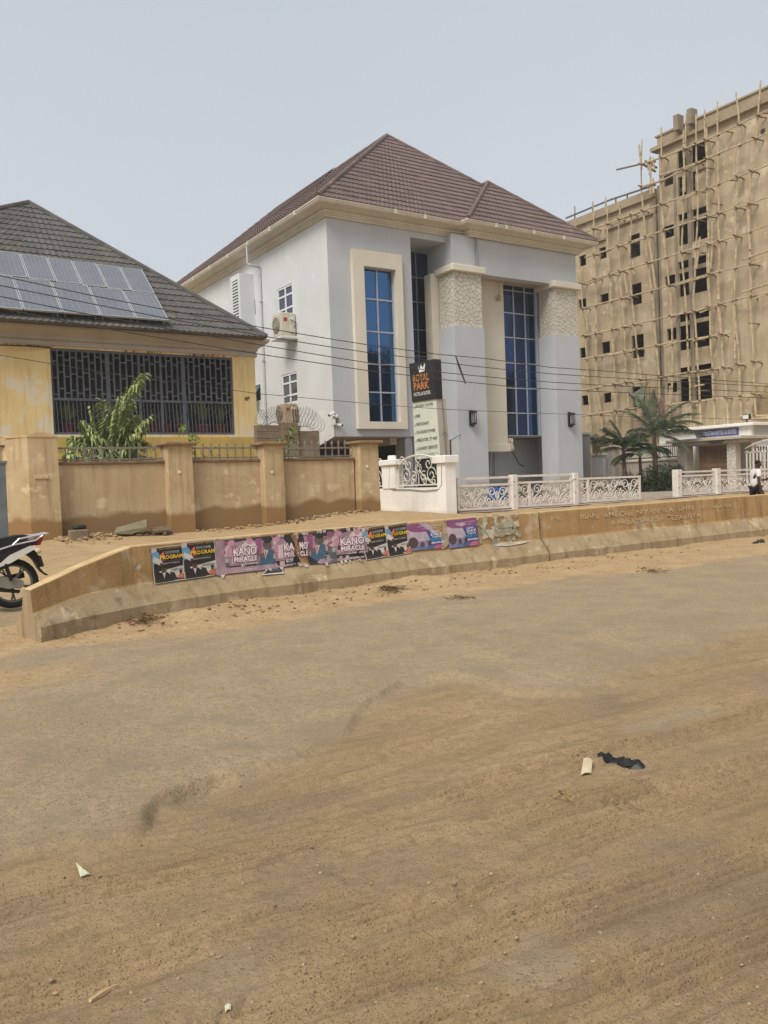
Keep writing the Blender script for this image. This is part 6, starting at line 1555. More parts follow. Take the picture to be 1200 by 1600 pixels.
def node(p, r, par=None):
    V_.append(B(*p)); Rd.append(r*SCL if not isinstance(r, tuple) else tuple(q*SCL for q in r))
    if par is not None: E_.append((par, len(V_)-1))
    return len(V_)-1
pel = node((0,0,.90), .12); sp = node((.02,0,1.08), .115, pel); ch = node((.03,0,1.28), .125, sp); nk = node((.07,0,1.44), .055, ch); hd0 = node((.10,0,1.53), .075, nk); hd1 = node((.12,0,1.60), .088, hd0); hd2 = node((.11,0,1.665), .06, hd1)
node((.205,0,1.555), .016, hd1)
for s in (-1, 1):
    node((.10, s*.098, 1.575), .016, hd1)
def hand(wr, dirv, side, par):
    w = Vector(wr); dv = Vector(dirv).normalized(); sv_ = Vector(side).normalized(); pm = node(tuple(w+dv*.07), (.022, .036), par)
    for k, (o, l) in enumerate(((-.032,.062),(-.011,.075),(.011,.072),(.030,.055))):
        a = node(tuple(w+dv*.11+sv_*o), .0095, pm); b = node(tuple(w+dv*(.11+l*.55)+sv_*o+dv.cross(sv_)*.012), .0088, a); node(tuple(w+dv*(.11+l)+sv_*o+dv.cross(sv_)*.034), .0075, b)
    a = node(tuple(w+dv*.035-sv_*.040), .012, par); node(tuple(w+dv*.085-sv_*.058+dv.cross(sv_)*.02), .009, a)
shR = node((.03,-.19,1.37), .062, ch); elR = node((-.02,-.25,1.10), .046, shR); wrR = node((.04,-.26,.86), .028, elR); hand((.04,-.26,.86), (.12,0,-1), (1,0,0), wrR)
shL = node((.03,.19,1.37), .062, ch); elL = node((.06,.23,1.11), .046, shL); wrL = node((.30,.12,1.10), .028, elL); hand((.30,.12,1.10), (1,-.2,.1), (0,.7,.7), wrL)
hpF = node((.03,-.09,.86), .095, pel); knF = node((.24,-.09,.50), .062, hpF); anF = node((.34,-.09,.11), .040, knF); node((.48,-.09,.045), .034, anF)
hpB = node((-.01,.09,.86), .095, pel); knB = node((-.06,.09,.47), .062, hpB); anB = node((-.36,.09,.20), .040, knB); node((-.30,.09,.06), .034, anB)
skin_body('body', V_, E_, Rd, m_skin, pe_)
V_, E_, Rd = [], [], []
a = node((0,0,.86), .15); b = node((.01,0,1.05), .152, a); c = node((.025,0,1.29), .172, b); node((.045,0,1.42), .10, c)
for s, el in ((-1, (-.005,-.235,1.17)), (1, (.045,.225,1.18))):
    q = node((.03,s*.18,1.37), .082, c); node(el, .075, q)
skin_body('shirt', V_, E_, Rd, m_shirt, pe_)
V_, E_, Rd = [], [], []
a = node((0,0,.93), .135)
for h, k, n_ in (((.03,-.09,.84), (.24,-.09,.50), (.335,-.09,.13)), ((-.01,.09,.84), (-.06,.09,.47), (-.345,.09,.215))):
    q = node(h, .112, a); q = node(k, .085, q); node(n_, .07, q)
skin_body('trousers', V_, E_, Rd, m_trou, pe_)
MB().blob(B(.095,0,1.625), (.098*SCL,.092*SCL,.075*SCL), 1, .05, 2).build('hair', m_hair, pe_, True)
for y_, p in ((-.09, (.41,0,.05)), (.09, (-.32,0,.10))): MB().bbox(B(p[0]-.13, y_-.05, p[2]-.05), B(p[0]+.13, y_+.05, p[2]+.035), .02).build('shoe', m_iron, pe_)
ln = MB()
for z in (.95,1.05,1.15,1.25): ln.tube([B(.01+.155*math.cos(a_*PI/8), .158*math.sin(a_*PI/8), z) for a_ in range(-8, 9)], .004, 4)
ph = thing('phone', 'dark phone held in the hand of the walking person', 'phone', tuple(B(.42,.1,1.12)))
MB().bar(B(.385,.085,1.10), B(.46,.08,1.17), .07*SCL, .012).build('phone_body', m_iron, ph)

# ================================================================== MOTORCYCLE at the left edge
YM = 12.5
def mP(px, py, dy=0.): p = onY(px, py, YM); return Vector((p.x, YM+dy, p.z))
wc = mP(19.5, 911.5); RW = (mP(61, 911).x-wc.x); zgm = zg(wc.x, YM)
mo = thing('motorcycle', 'black and white small motorcycle cut by the left edge, standing behind the barrier end', 'motorcycle', (wc.x, YM, wc.z-RW))
m_tyre = mat('tyre_rubber', (34,33,32), (26,25,25), 8, .85); m_al = mat('cast_wheel_grey', (120,120,118), (104,104,102), 5, .4, metal=.5); m_wpan = mat('white_fairing', (216,214,206), (206,202,192), 2, .35); m_ppan = mat('dark_purple_panel', (44,36,48), (36,30,42), 2, .35); m_seat = mat('black_vinyl_seat', (36,36,38), (30,30,32), 6, .6); m_silver = mat('silver_rack', (208,206,212), (190,188,196), 5, .3, metal=.4); m_case = mat('grey_chain_case', (140,136,128), (124,120,112), 3, .5); m_blkp = flat((26,25,26), .5)
def wheel(c, par):
    w = MB(); n = 30; R = RW
    prof = [(R-.085, .045), (R-.045, .055), (R-.012, .035), (R, .0), (R-.012, -.035), (R-.045, -.055), (R-.085, -.045)]
    vs = [c+Vector((math.cos(2*PI*i/n)*r, y, math.sin(2*PI*i/n)*r)) for i in range(n) for r, y in prof]; k = len(prof)
    w.add(vs, [(i*k+j, ((i+1) % n)*k+j, ((i+1) % n)*k+j+1, i*k+j+1) for i in range(n) for j in range(k-1)]); wh = w.build('tyre', m_tyre, par)
    rm = MB(); prof = [(R-.080, .042), (R-.105, .040), (R-.112, .0), (R-.105, -.040), (R-.080, -.042)]; k = len(prof)
    vs = [c+Vector((math.cos(2*PI*i/n)*r, y, math.sin(2*PI*i/n)*r)) for i in range(n) for r, y in prof]
    rm.add(vs, [(i*k+j, ((i+1) % n)*k+j, ((i+1) % n)*k+j+1, i*k+j+1) for i in range(n) for j in range(k-1)]); rm.build('rim', m_al, wh)
    for i in range(5):
        a = 2*PI*i/5-PI/2
        for d_ in (-.10, .10):
            MB().bar(c+Vector((math.cos(a), 0, math.sin(a)))*R*.42, c+Vector((math.cos(a+d_), 0, math.sin(a+d_)))*(R-.10), .022, .03, (0,1,0)).build('spoke', m_al, wh)
        MB().bar(c+Vector((math.cos(a), 0, math.sin(a)))*.05, c+Vector((math.cos(a), 0, math.sin(a)))*R*.45, .03, .035, (0,1,0)).build('spoke', m_al, wh)
    MB().lathe(c-Vector((0,.06,0)), [(.06,0),(.075,.03),(.075,.09),(.06,.12)], 14, (0,1,0)).build('hub', m_al, wh)
wheel(wc, mo); fwc = wc+Vector((-1.36, 0, .0)); wheel(fwc, mo)
def side(name, pts, y0, y1, m_, par=mo):
    return MB().ext([mP(px, py, y0) for px, py in pts], (0, y1-y0, 0)).build(name, m_, par)
side('seat', [(43,838),(38,835.5),(25,836),(10,839),(0,841),(-30,842),(-62,836),(-64,846),(-30,858),(0,856),(20,851),(40,843)], -.14, .14, m_seat)
for dy, s in ((-.15, -1), (.15, 1)):
    MB().tube([mP(-20,863,dy), mP(0,857,dy), mP(18,851,dy), mP(53,843.5,dy), mP(60,839,dy*.8), mP(64,836,dy*.8)], .012, 6).build('grab_rail', m_silver, mo)
    MB().tube([mP(17,851,dy), mP(27,841.5,dy), mP(72,833,dy*.7), mP(75,834,0)], .014, 6).build('grab_rail', m_silver, mo)
    a, b = (-.13, -.10) if s < 0 else (.10, .13)
    side('side_panel', [(-40,872),(0,858),(18,852.5),(55,845),(57,847),(48,852),(20,863),(0,875),(-40,884)], a, b, m_ppan)
    a, b = (-.145, -.115) if s < 0 else (.115, .145)
    side('lower_panel', [(-30,892),(0,878),(12,867),(44,852),(54,852.5),(52,857),(32,868.5),(14,879),(0,884),(-30,900)], a, b, m_wpan)
MB().ext([mP(42,836,-.11), mP(73,832,-.08), mP(74.5,834.5,-.08), mP(44,839.5,-.11)], (0,.2,0)).build('rack', m_silver, mo)
side('tail_light', [(52,846),(66,838.5),(64,845),(61,851),(54,852)], -.09, .09, mat('red_tail_light', (158,40,36), (140,34,30), 4, .25))
side('rear_mudguard', [(36,866),(48,857),(54,860),(60,871),(66,884),(60,886),(67,893.5),(75,898),(70,898.5),(62,892.5),(57,886),(54,880),(49,873),(42,868)], -.08, .08, m_blkp)
side('number_plate', [(58,868),(62,868),(67,884),(63,885)], -.10, .10, flat((48,48,46)))
MB().lathe(mP(53.5,862,-.16), [(.035,0),(.045,.03),(.03,.06)], 9, (.6,0,.5)).build('indicator', mat('pale_indicator', (206,190,160), (190,170,140), 6, .3), mo)
side('chain_case', [(-60,898),(0,900),(24,902),(34,906),(36,913),(30,919),(0,917),(-60,914)], -.115, -.075, m_case)
side('swing_arm', [(-60,917),(0,917.5),(30,921),(28,926),(0,924),(-60,923)], -.11, -.06, m_blkp)
MB().tube([mP(6,880,-.13), mP(15,906,-.13)], .022, 8).build('shock_absorber', m_blkp, mo)
MB().tube([mP(6,882,-.13)+(mP(14,902,-.13)-mP(6,882,-.13))*(i/48)+Vector((.032*math.cos(i*PI/4), .032*math.sin(i*PI/4), 0)) for i in range(49)], .007, 4).build('shock_spring', m_blkp, mo)
MB().tube([mP(-40,912,.12), mP(15,905,.13), mP(40,899,.13)], [.03,.045,.045], 9).build('exhaust', m_blkp, mo)
# front half, outside the picture
MB().bbox(wc+Vector((-.95,-.13,-.08)), wc+Vector((-.5,.13,.22)), .05).build('engine', m_case, mo)
MB().tube([wc+Vector((-.3,0,.45)), wc+Vector((-.6,0,.32)), wc+Vector((-.95,0,.62))], [.07,.09,.07], 8).build('frame_cover', m_wpan, mo)
for dy in (-.09, .09): MB().tube([fwc+Vector((0,dy,0)), fwc+Vector((.22,dy,.62))], .025, 7).build('fork_leg', m_al, mo)
MB().tube([fwc+Vector((.2,-.32,.80)), fwc+Vector((.25,-.1,.78)), fwc+Vector((.25,.1,.78)), fwc+Vector((.2,.32,.80))], .016, 6).build('handlebar', m_blkp, mo)
MB().bbox(fwc+Vector((.08,-.13,.55)), fwc+Vector((.3,.13,.82)), .05).build('headlight_cowl', m_wpan, mo)
MB().tube([fwc+Vector((math.cos(a)*(RW+.04), 0, math.sin(a)*(RW+.04))) for a in [k*PI/8+.3 for k in range(8)]], .05, 6).build('front_mudguard', m_wpan, mo)

# ================================================================== POSTERS on the first barrier
def fx_x(px):
    Y = 10.88
    for k in range(5): x = onY(px, 860, Y).x; Y = on_face(max(1.8, x), .65).y
    return x
class Poster:
    def __init__(s, label, px0, px1, v0, v1, tilt=0., edge=None, base=(24,22,24), seed=0):
        s.x0 = fx_x(px0); s.w = fx_x(px1)-s.x0; s.h = v1-v0; s.v0 = v0; s.tilt = math.tan(math.radians(tilt)); s.lift = .013+.002*(seed % 3)
        s.t = thing('poster', label, 'poster', tuple(on_face(s.x0, v0)), 'posters pasted on the road barrier'); s.seed = seed; s.n = 0
        s.edge = edge or [(0,0),(1,0),(1,1),(0,1)]
        s.flat(s.edge, base, 'paper_sheet', 0)
        rim = s.edge
        wb = 0.012
        for (a, b), (c, d) in zip(rim, rim[1:]+rim[:1]):
            L = math.hypot((c-a)*s.w, (d-b)*s.h)
            if L < .05: continue
            nx, ny = -(d-b)*s.h/L, (c-a)*s.w/L
            s.flat([(a, b), (c, d), (c+nx*wb/s.w, d+ny*wb/s.h), (a+nx*wb/s.w, b+ny*wb/s.h)], (212,206,196), 'white_margin', 1)
    def pt(s, a, b, k):
        x = s.x0+s.w*a+s.h*b*s.tilt*0; v = s.v0+s.h*b+s.w*(a-.5)*s.tilt
        x = x+s.h*(b-.5)*(-s.tilt)
        q = on_face(x, max(.30, v)) if v >= .42 else on_face(x, .42)+Vector((0, -.85*(.42-v), -(.42-v)))
        cr_ = .004*mnoise.noise(Vector((x*2.2, v*2.5, s.seed)))+.004
        return q+Vector((0, -(s.lift+k*.0022+cr_), 0))
    def flat(s, poly, rgb, name='printed_shape', k=2):
        """printed shape, cut to the sheet and laid along it in small facets"""
        P = [tuple(p) for p in poly]; rgb = tuple(int(v*.76+d_*.24) for v, d_ in zip(rgb, (150,134,116)))
        for (a, b), (c, d) in zip(s.edge, s.edge[1:]+s.edge[:1]):       # clip (sheet outlines are near convex)
            if name in ('paper_sheet', 'paper_flake'): break
            out = []
            f = lambda p: (c-a)*(p[1]-b)-(d-b)*(p[0]-a)
            for p, q in zip(P, P[1:]+P[:1]):
                fp, fq = f(p), f(q)
                if fp >= -1e-6: out.append(p)
                if (fp > 1e-6 and fq < -1e-6) or (fp < -1e-6 and fq > 1e-6): t = fp/(fp-fq); out.append((p[0]+(q[0]-p[0])*t, p[1]+(q[1]-p[1])*t))
            P = out
            if len(P) < 3: return
        bm = bmesh.new(); vs = [bm.verts.new((p[0], p[1], 0)) for p in P]
        try: bm.faces.new(vs)
        except ValueError: bm.free(); return
        bmesh.ops.triangulate(bm, faces=bm.faces[:])
        if name == 'paper_sheet' or True: bmesh.ops.subdivide_edges(bm, edges=bm.edges[:], cuts=6 if name == 'paper_sheet' else (4 if len(P) < 7 else 1), use_grid_fill=True)
        s.n += 1
        kk = k+(s.n % 40)*.02
        me = bpy.data.meshes.new(name); og = ORG[s.t.name]
        for v in bm.verts: v.co = s.pt(v.co.x, v.co.y, kk)-og
        bm.to_mesh(me); bm.free(); me.materials.append(flat(rgb, .55)); link(name, me, s.t)
    def ell(s, cx, cy, rx, ry, rgb, k=3, n=12): s.flat([(cx+rx*math.cos(2*PI*i/n), cy+ry*math.sin(2*PI*i/n)) for i in range(n)], rgb, 'printed_shape', k)
    def txt(s, tx, a0, b0, a1, b1, rgb, bold=.0, k=5):
        o = s.pt(a0, b0, k); u = s.pt(a1, b0, k)-o; v = s.pt(a0, b1, k)-o
        text(tx, o, u, v, u.length, v.length, flat(rgb, .55), s.t, 'lettering', bold, .004)
    def man(s, cx, b0, k, suit, face, shirt=(220,220,222), h=1.):
        s.flat([(cx-.22*h, b0), (cx+.22*h, b0), (cx+.20*h, b0+.18*h), (cx+.08*h, b0+.27*h), (cx-.08*h, b0+.27*h), (cx-.2*h, b0+.17*h)], suit, 'printed_shape', 3)
        s.flat([(cx-.05*h, b0+.26*h), (cx+.05*h, b0+.26*h), (cx, b0+.08*h)], shirt, 'printed_shape', 4)
        s.ell(cx, b0+.36*h, .085*h, .115*h, face, 4)
        s.ell(cx, b0+.425*h, .082*h, .06*h, (26,22,22), 4)
def program(label, px0, px1, v0, v1, tilt, seed):
    p = Poster(label, px0, px1, v0, v1, tilt, None, (26,23,25), seed)
    p.flat([(0,.94),(.0,.50),(.30,.66),(.20,.86)], (96,170,214)); p.flat([(0,.62),(.36,.40),(.30,.62),(.06,.74)], (232,226,226)); p.flat([(0,.98),(.16,.99),(.16,.88),(0,.86)], (226,206,206))
    p.txt('HOLY GHOST SERVICE', .20, .92, .95, .965, (200,150,70), .01)
    p.txt('4', .22, .66, .40, .86, (236,120,90), .02); p.txt('DAYS POWER', .42, .78, .86, .86, (180,186,196), .01); p.txt('PROGRAM', .24, .64, .96, .75, (240,200,60), .022)
    p.flat([(.22,.47),(.86,.56),(.86,.62),(.22,.54)], (58,56,60)); p.txt('FRIDAY TO SUNDAY', .30, .505, .84, .535, (220,216,212), .01)
    p.flat([(.18,.32),(.98,.42),(.98,.20),(.86,.10),(.60,.10),(.30,.20)], (226,224,222)); p.txt('venue', .55, .30, .92, .35, (90,88,90), .01)
    p.flat([(.28,.60),(.42,.60),(.42,.64),(.28,.64)], (190,40,50))
    p.man(.33, .02, 3, (22,21,24), (74,48,40), (224,224,228), 1.0); p.flat([(.55,.02),(.75,.03),(.66,.24),(.52,.28)], (30,28,32))
    p.man(.86, .03, 3, (226,112,90), (110,70,56), (236,150,120), .55)
    p.flat([(.14,.02),(.48,.02),(.48,.075),(.14,.075)], (226,224,220)); p.txt('0803 4471 206', .17, .03, .45, .065, (60,60,60), .0)
    p.flat([(.64,.01),(.97,.01),(.97,.07),(.64,.07)], (232,214,208))
    return p
def crusade(label, px0, px1, v0, v1, tilt, seed, edge=None, parts='tm', sx=0., sw=1.):
    """sx, sw: which slice of the full design the remaining paper shows"""
    p = Poster(label, px0, px1, v0, v1, tilt, edge, (34,28,40), seed); A = lambda a: (a-sx)/sw; rr = random.Random(4)
    p.flat([(A(0),0),(A(1),0),(A(1),1),(A(0),1)], (172,140,158), 'printed_shape', 1.2); p.flat([(A(0),1),(A(1),1),(A(1),.86),(A(.5),.94),(A(0),.82)], (40,36,48))
    p.flat([(A(0),0),(A(.25),0),(A(.22),.5),(A(0),.8)], (86,88,104)); p.flat([(A(.24),0),(A(1),0),(A(1),.20),(A(.24),.22)], (30,28,34))
    for i in range(26):
        c = rr.choice([(214,150,176),(226,190,206),(150,84,116),(120,88,104),(232,212,220)]); p.ell(A(rr.uniform(.04,.66)), rr.uniform(.45,.93), rr.uniform(.03,.07)/sw, rr.uniform(.05,.11), c, 2.2, 9)
    for i in range(8): p.ell(A(rr.uniform(.02,.22)), rr.uniform(.03,.42), .03/sw, rr.uniform(.06,.12), rr.choice([(150,160,170),(96,104,116),(190,196,200)]), 2.4, 7)
    if 't' in parts and sx > .3: p.flat([(A(.55),.28),(A(.70),.28),(A(.72),.74),(A(.55),.70)], (236,206,216), 'printed_shape', 2.8)
    if 't' in parts and sx < .3:
        p.flat([(A(.46),.80),(A(.58),.99),(A(.70),.80),(A(.70),.60),(A(.46),.60)], (232,220,224)); p.flat([(A(.28),.28),(A(.70),.28),(A(.72),.74),(A(.30),.70)], (236,206,216), 'printed_shape', 2.8)
    if 't' in parts:
        k1, k2 = {.22: ('KA', 'MIR'), .55: ('NO', 'CLE')}.get(sx, ('KANO', 'MIRACLE')); l0 = {.22: .40, .55: .57}.get(sx, .31); r0 = .60 if sx == .22 else .70
        for tx, b0_, b1_ in ((k1, .50, .74), (k2, .31, .47)):
            p.txt(tx, A(l0-.012), b0_-.015, A(r0+.012), b1_+.015, (96,52,76), .07, 4.4); p.txt(tx, A(l0), b0_, A(r0), b1_, (240,222,230), .025, 5.4)
    if 't' in parts and sx < .3:
        p.flat([(A(.43),.14),(A(.70),.16),(A(.70),.26),(A(.43),.24)], (222,220,222)); p.txt('CRUSADE', A(.45), .165, A(.68), .225, (40,36,42), .02)
        p.flat([(A(.31),.02),(A(.40),.02),(A(.40),.20),(A(.31),.20)], (216,176,182)); p.txt('MAIN BOWL  6PM', A(.43), .06, A(.68), .10, (220,216,220), .01)
    if 'm' in parts:
        p.flat([(A(.70),.96),(A(.80),.96),(A(.78),.55),(A(.70),.5)], (150,74,128))
        p.flat([(A(.72),.10),(A(1.0),.10),(A(1.0),.52),(A(.94),.62),(A(.85),.60),(A(.76),.42)], (50,92,128), 'printed_shape', 3); p.flat([(A(.82),.58),(A(.90),.60),(A(.84),.30)], (222,206,212), 'printed_shape', 3.5); p.flat([(A(.835),.56),(A(.865),.56),(A(.845),.34)], (206,70,90), 'printed_shape', 4)
        p.ell(A(.89), .76, .075/sw, .15, (96,76,82), 4); p.flat([(A(.70),.50),(A(.80),.36),(A(.83),.42),(A(.73),.60)], (120,84,84), 'printed_shape', 4)
        p.ell(A(.90), .86, .065/sw, .07, (38,32,36), 4.2)
    return p
def purple(label, px0, px1, v0, v1, tilt, seed, edge):
    p = Poster(label, px0, px1, v0, v1, tilt, edge, (200,184,206), seed)
    p.flat([(0,.35),(.60,.35),(.60,.86),(0,.86)], (206,192,214)); p.flat([(0,0),(.6,0),(.6,.36),(0,.36)], (150,140,180), 'printed_shape', 1.5)
    p.flat([(0,1),(1,1),(1,.74),(.8,.69),(.5,.67),(.2,.70),(0,.78)], (142,70,134)); p.txt('ANNUAL CONFERENCE', .28, .86, .92, .90, (226,206,226), .01); p.txt('THEME', .38, .78, .8, .81, (226,206,226), .0)
    p.flat([(.5,.70),(1,.72),(1,.02),(.72,.02)], (62,70,150)); p.txt('NEW', .62, .62, .86, .68, (226,226,240), .02); p.txt('DAY', .62, .50, .94, .60, (230,230,240), .02); p.txt('NEW', .66, .42, .92, .48, (226,226,240), .02); p.txt('MERCY', .55, .32, .97, .40, (40,170,214), .02); p.flat([(.6,.18),(1,.18),(1,.29),(.6,.29)], (40,60,150)); p.txt('BROKEN', .62, .20, .98, .275, (236,236,240), .02)
    p.flat([(.70,.0),(1,.0),(1,.16),(.74,.14)], (214,96,150))
    p.ell(.14, .32, .13, .20, (74,50,54), 3); p.flat([(0,0),(.34,0),(.28,.16),(0,.2)], (120,130,190)); p.ell(.38, .22, .06, .09, (80,58,66), 3.4); p.flat([(.26,0),(.5,0),(.46,.15),(.3,.15)], (90,120,180)); p.ell(.58, .24, .06, .09, (70,50,58), 3.4); p.flat([(.48,0),(.7,0),(.66,.16),(.5,.16)], (70,96,160))
    return p
def flakes(p, n, rgbs, seed, box=(0, 0, 1, 1), size=.05, edge=False):
    rr = random.Random(seed)
    for i in range(n):
        cx, cy = rr.uniform(box[0], box[2]), rr.uniform(box[1], box[3])
        if edge:
            if rr.random() < .5: cy = rr.choice((box[1], box[3]))
            else: cx = rr.choice((box[0], box[2]))
        m_ = rr.randrange(6, 10); sx_, sy_ = size*rr.uniform(.5, 1.6)/max(p.w, .2)*.5, size*rr.uniform(.5, 1.6)/p.h*.5
        p.flat([(cx+sx_*rr.uniform(.35, 1.2)*math.cos(2*PI*q/m_), cy+sy_*rr.uniform(.35, 1.2)*math.sin(2*PI*q/m_)) for q in range(m_)], rr.choice(rgbs), 'paper_flake', 3.6 if edge else (-3 if p is globals().get('s1') else 3.6))
V0, V1 = .42, .872
program('black PROGRAM poster at the far left end of the poster row', 236.5, 286, .40, .862, 0.8, 1)
program('second black PROGRAM poster from the left, overlapping the KANO MIRACLE poster', 284, 336, .405, .885, .6, 2)
k0 = crusade('complete wide KANO MIRACLE poster with a man in a blue suit', 334, 427, .40, .868, 0, 3)
k = Poster('torn black and white corner hanging loose below the wide KANO MIRACLE poster', 401, 437, .33, .50, 0, [(0,.05),(1,.0),(.98,.55),(.80,.95),(.55,.72)], (34,32,34), 4); k.flat([(.0,.0),(1,0),(1,.10),(.05,.12)], (226,222,216)); k.flat([(.55,.55),(.9,.55),(.85,.9),(.7,.9)], (150,40,48)); k.txt('LIVE', .45, .25, .85, .40, (120,120,124), .01)
k1_ = crusade('torn pink KANO strip with a ragged slanting right edge', 427, 470, .405, .868, 0, 5, [(0,.0),(.95,.02),(.88,.25),(.72,.45),(.78,.7),(.62,1),(0,1)], 't', .22, .52)
k2_ = crusade('torn piece showing the man in the blue suit beside the letters NO', 465, 509, .395, .868, 0, 6, [(.35,.02),(1,0),(1,1),(.08,1),(0,.78),(.06,.55),(.30,.35)], 'tm', .55, .45)
k3_ = crusade('crumpled torn KANO poster overlapped by a tilted PROGRAM poster', 506, 574, .40, .872, 0, 7, [(0,.0),(1,.04),(.97,.6),(.94,1),(.05,.98)], 't', .06, .70)
program('left one of the two tilted black PROGRAM posters in the middle', 567, 604, .395, .885, 3.5, 8)
program('right one of the two tilted black PROGRAM posters, next to the purple poster', 603, 640, .405, .895, 3.5, 9)
purple('torn purple and blue conference poster with its right side ripped away', 636, 694, .44, .872, 1, 10, [(0,.05),(.9,.0),(1,.08),(.97,.3),(.86,.42),(.78,.62),(.62,.9),(.55,1),(.0,1)])
purple('whole purple and blue conference poster, rightmost of the bright posters', 699, 746, .43, .888, 1.2, 11, None)
for q_, n_ in ((k0, 14), (k1_, 16), (k2_, 16), (k3_, 30)): flakes(q_, n_, [(206,196,186),(176,160,140),(60,52,54),(196,170,180),(214,206,196)], n_, (0,0,1,1), .055, True)
flakes(k3_, 12, [(206,190,196),(52,46,50),(190,170,176)], 77, (.1,.1,.9,.5), .07)
def scraps(label, pts, rgb, rgb2, seed, px0, px1, v0, v1):
    p = Poster(label, px0, px1, v0, v1, 0, pts, rgb, seed); rr = random.Random(seed)
    for i in range(16):
        cx, cy = rr.uniform(.05,.95), rr.uniform(.08,.92); p.flat([(cx+rr.uniform(.03,.14)*math.cos(a), cy+rr.uniform(.04,.14)*math.sin(a)) for a in [q*PI/4 for q in range(8)]], rr.choice(rgb2))
    return p
s1 = scraps('weathered shredded pale paper remains right of the whole purple poster', [(.30,.30),(.42,.22),(.55,.30),(.74,.24),(.86,.34),(.80,.52),(.90,.66),(.70,.80),(.50,.74),(.36,.80),(.40,.55)], (186,180,156), [(150,156,138),(206,200,180),(158,154,132),(112,124,112),(196,186,160)], 21, 750, 811, .44, .88)
flakes(s1, 60, [(216,206,178),(204,194,164),(176,176,154),(222,212,188),(190,176,142),(150,156,138)], 5, (-.04, -.05, 1.02, 1.02), .13)
s1.txt('PRAISE NIGHT', .45, .50, .85, .56, (60,66,64), .01); s1.txt('FREE ENTRY', .5, .38, .8, .42, (80,86,80), .0)
scraps('small torn paper strip left under the shredded remains', [(0,.3),(.3,0),(.7,.1),(1,.4),(.8,.9),(.5,.7),(.2,1)], (206,194,164), [(186,170,136),(220,210,186)], 22, 770, 824, .37, .45)
scraps('ragged grey paper edge between the torn purple poster and the whole one', [(0,.0),(.6,.1),(1,.3),(.8,.6),(1,.95),(.4,1),(.2,.6)], (190,170,140), [(206,190,160),(168,148,116)], 23, 688, 702, .42, .84)
scraps('dark torn paper rim above the crumpled KANO poster', [(0,.2),(.2,0),(.5,.4),(.8,.1),(1,.5),(.9,1),(.4,.8),(.1,1)], (56,50,48), [(40,36,36),(190,180,166)], 24, 500, 560, .85, .90)
s = Poster('small white paper scrap on the ramped end of the barrier', 209, 219, .60, .68, 0, [(0,.1),(.7,0),(1,.5),(.6,1),(.3,.6)], (206,206,204), 25)

# ================================================================== LITTER AND RUBBLE
def lit(name, label, cat, mb, m_, smooth=False):
    return tag(mb.build(name, m_, None, smooth), label, cat)
def patch(pts, curl, th=.004, n=6):
    """thin sheet lying on the road, from four sight points, bowed by curl"""
    c = [surf(*p) for p in pts]; mb = MB(); vs = []
    for i in range(n+1):
        for j in range(n+1):
            a, b = i/n, j/n; p = c[0].lerp(c[1], a).lerp(c[3].lerp(c[2], a), b); p = p+Vector((0,0,.008+curl*math.sin(PI*a)+.004*mnoise.noise(Vector((a*4, b*4, curl*50))))); vs.append(p)
    N = n+1; tp = len(vs); vs += [v+Vector((0,0,th)) for v in vs]
    fs = [(i*N+j, i*N+j+1, (i+1)*N+j+1, (i+1)*N+j) for i in range(n) for j in range(n)]; fs += [tuple(q+tp for q in f[::-1]) for f in fs]
    rim = [(i*N) for i in range(N)]+[n*N+j for j in range(1, N)]+[i*N+n for i in range(n-1, -1, -1)]+[j for j in range(n-1, 0, -1)]
    fs += [(a, b, b+tp, a+tp) for a, b in zip(rim, rim[1:]+rim[:1])]
    return mb.add(vs, fs)
m_card = mat('pale_cardboard', (206,190,158), (192,174,142), 6, .9); m_plas = mat('black_plastic_scrap', (48,48,48), (36,36,38), 12, .45); m_pap = mat('pale_green_paper', (206,206,176), (192,190,160), 6, .9)
lit('cardboard_piece', 'curled pale cardboard piece on the sandy road beside black plastic', 'cardboard', patch([(912,1188),(926,1191),(924,1211),(907.5,1214)], .009), m_card)
def crumple(pts, w, h, seed):
    P = [surf(*p) for p in pts]; mb = MB(); rr = random.Random(seed)
    for i in range(22):
        t = rr.random(); k = min(len(P)-2, int(t*(len(P)-1))); c = P[k].lerp(P[k+1], t*(len(P)-1)-k); d = (P[-1]-P[0]).normalized()*w*rr.uniform(.25,.8); s = Vector((rr.uniform(-.5,.5), 1, rr.uniform(-.2,.4))).normalized()*w*.4
        z = Vector((0,0,h*rr.uniform(.1,1)))
        c = c+Vector((rr.uniform(-.3,.3)*w, rr.uniform(-.5,.5)*w, 0)); mb.add([c-d-s, c+d*.8-s*.7+z*.3, c+d+s*.8, c-d*.7+s+z*.5, c+z, c+d*.3+z*1.1], [(0,1,4),(1,5,4),(1,2,5),(2,3,5),(3,4,5),(3,0,4)])
    return mb
lit('plastic_scrap', 'smaller crumpled black plastic scrap beside the cardboard', 'plastic', crumple([(941,1187),(958,1189)], .045, .045, 1), m_plas)
lit('plastic_scrap', 'larger crumpled black plastic scrap right of the smaller one', 'plastic', crumple([(969,1196),(997,1200)], .05, .05, 2), m_plas)
lit('paper_scrap', 'pale torn paper on the sand at the lower left', 'paper', patch([(119,1352),(129,1361),(141,1369),(126,1374)], .002), m_pap)
lit('paper_scrap', 'tiny white paper bit at the bottom middle of the road', 'paper', patch([(351,1577),(361,1574),(361,1582),(352,1586)], .006, .003, 3), m_pap)
lit('twig', 'bare pale twig on the sand at the bottom left', 'twig', MB().tube([surf(141,1568)+Vector((0,0,.010)), surf(160,1557)+Vector((0,0,.014)), surf(182,1544)+Vector((0,0,.012))], [.007,.006,.003], 6), mat('pale_twig', (206,178,132), (186,156,112), 9, .8))
rr = random.Random(8)
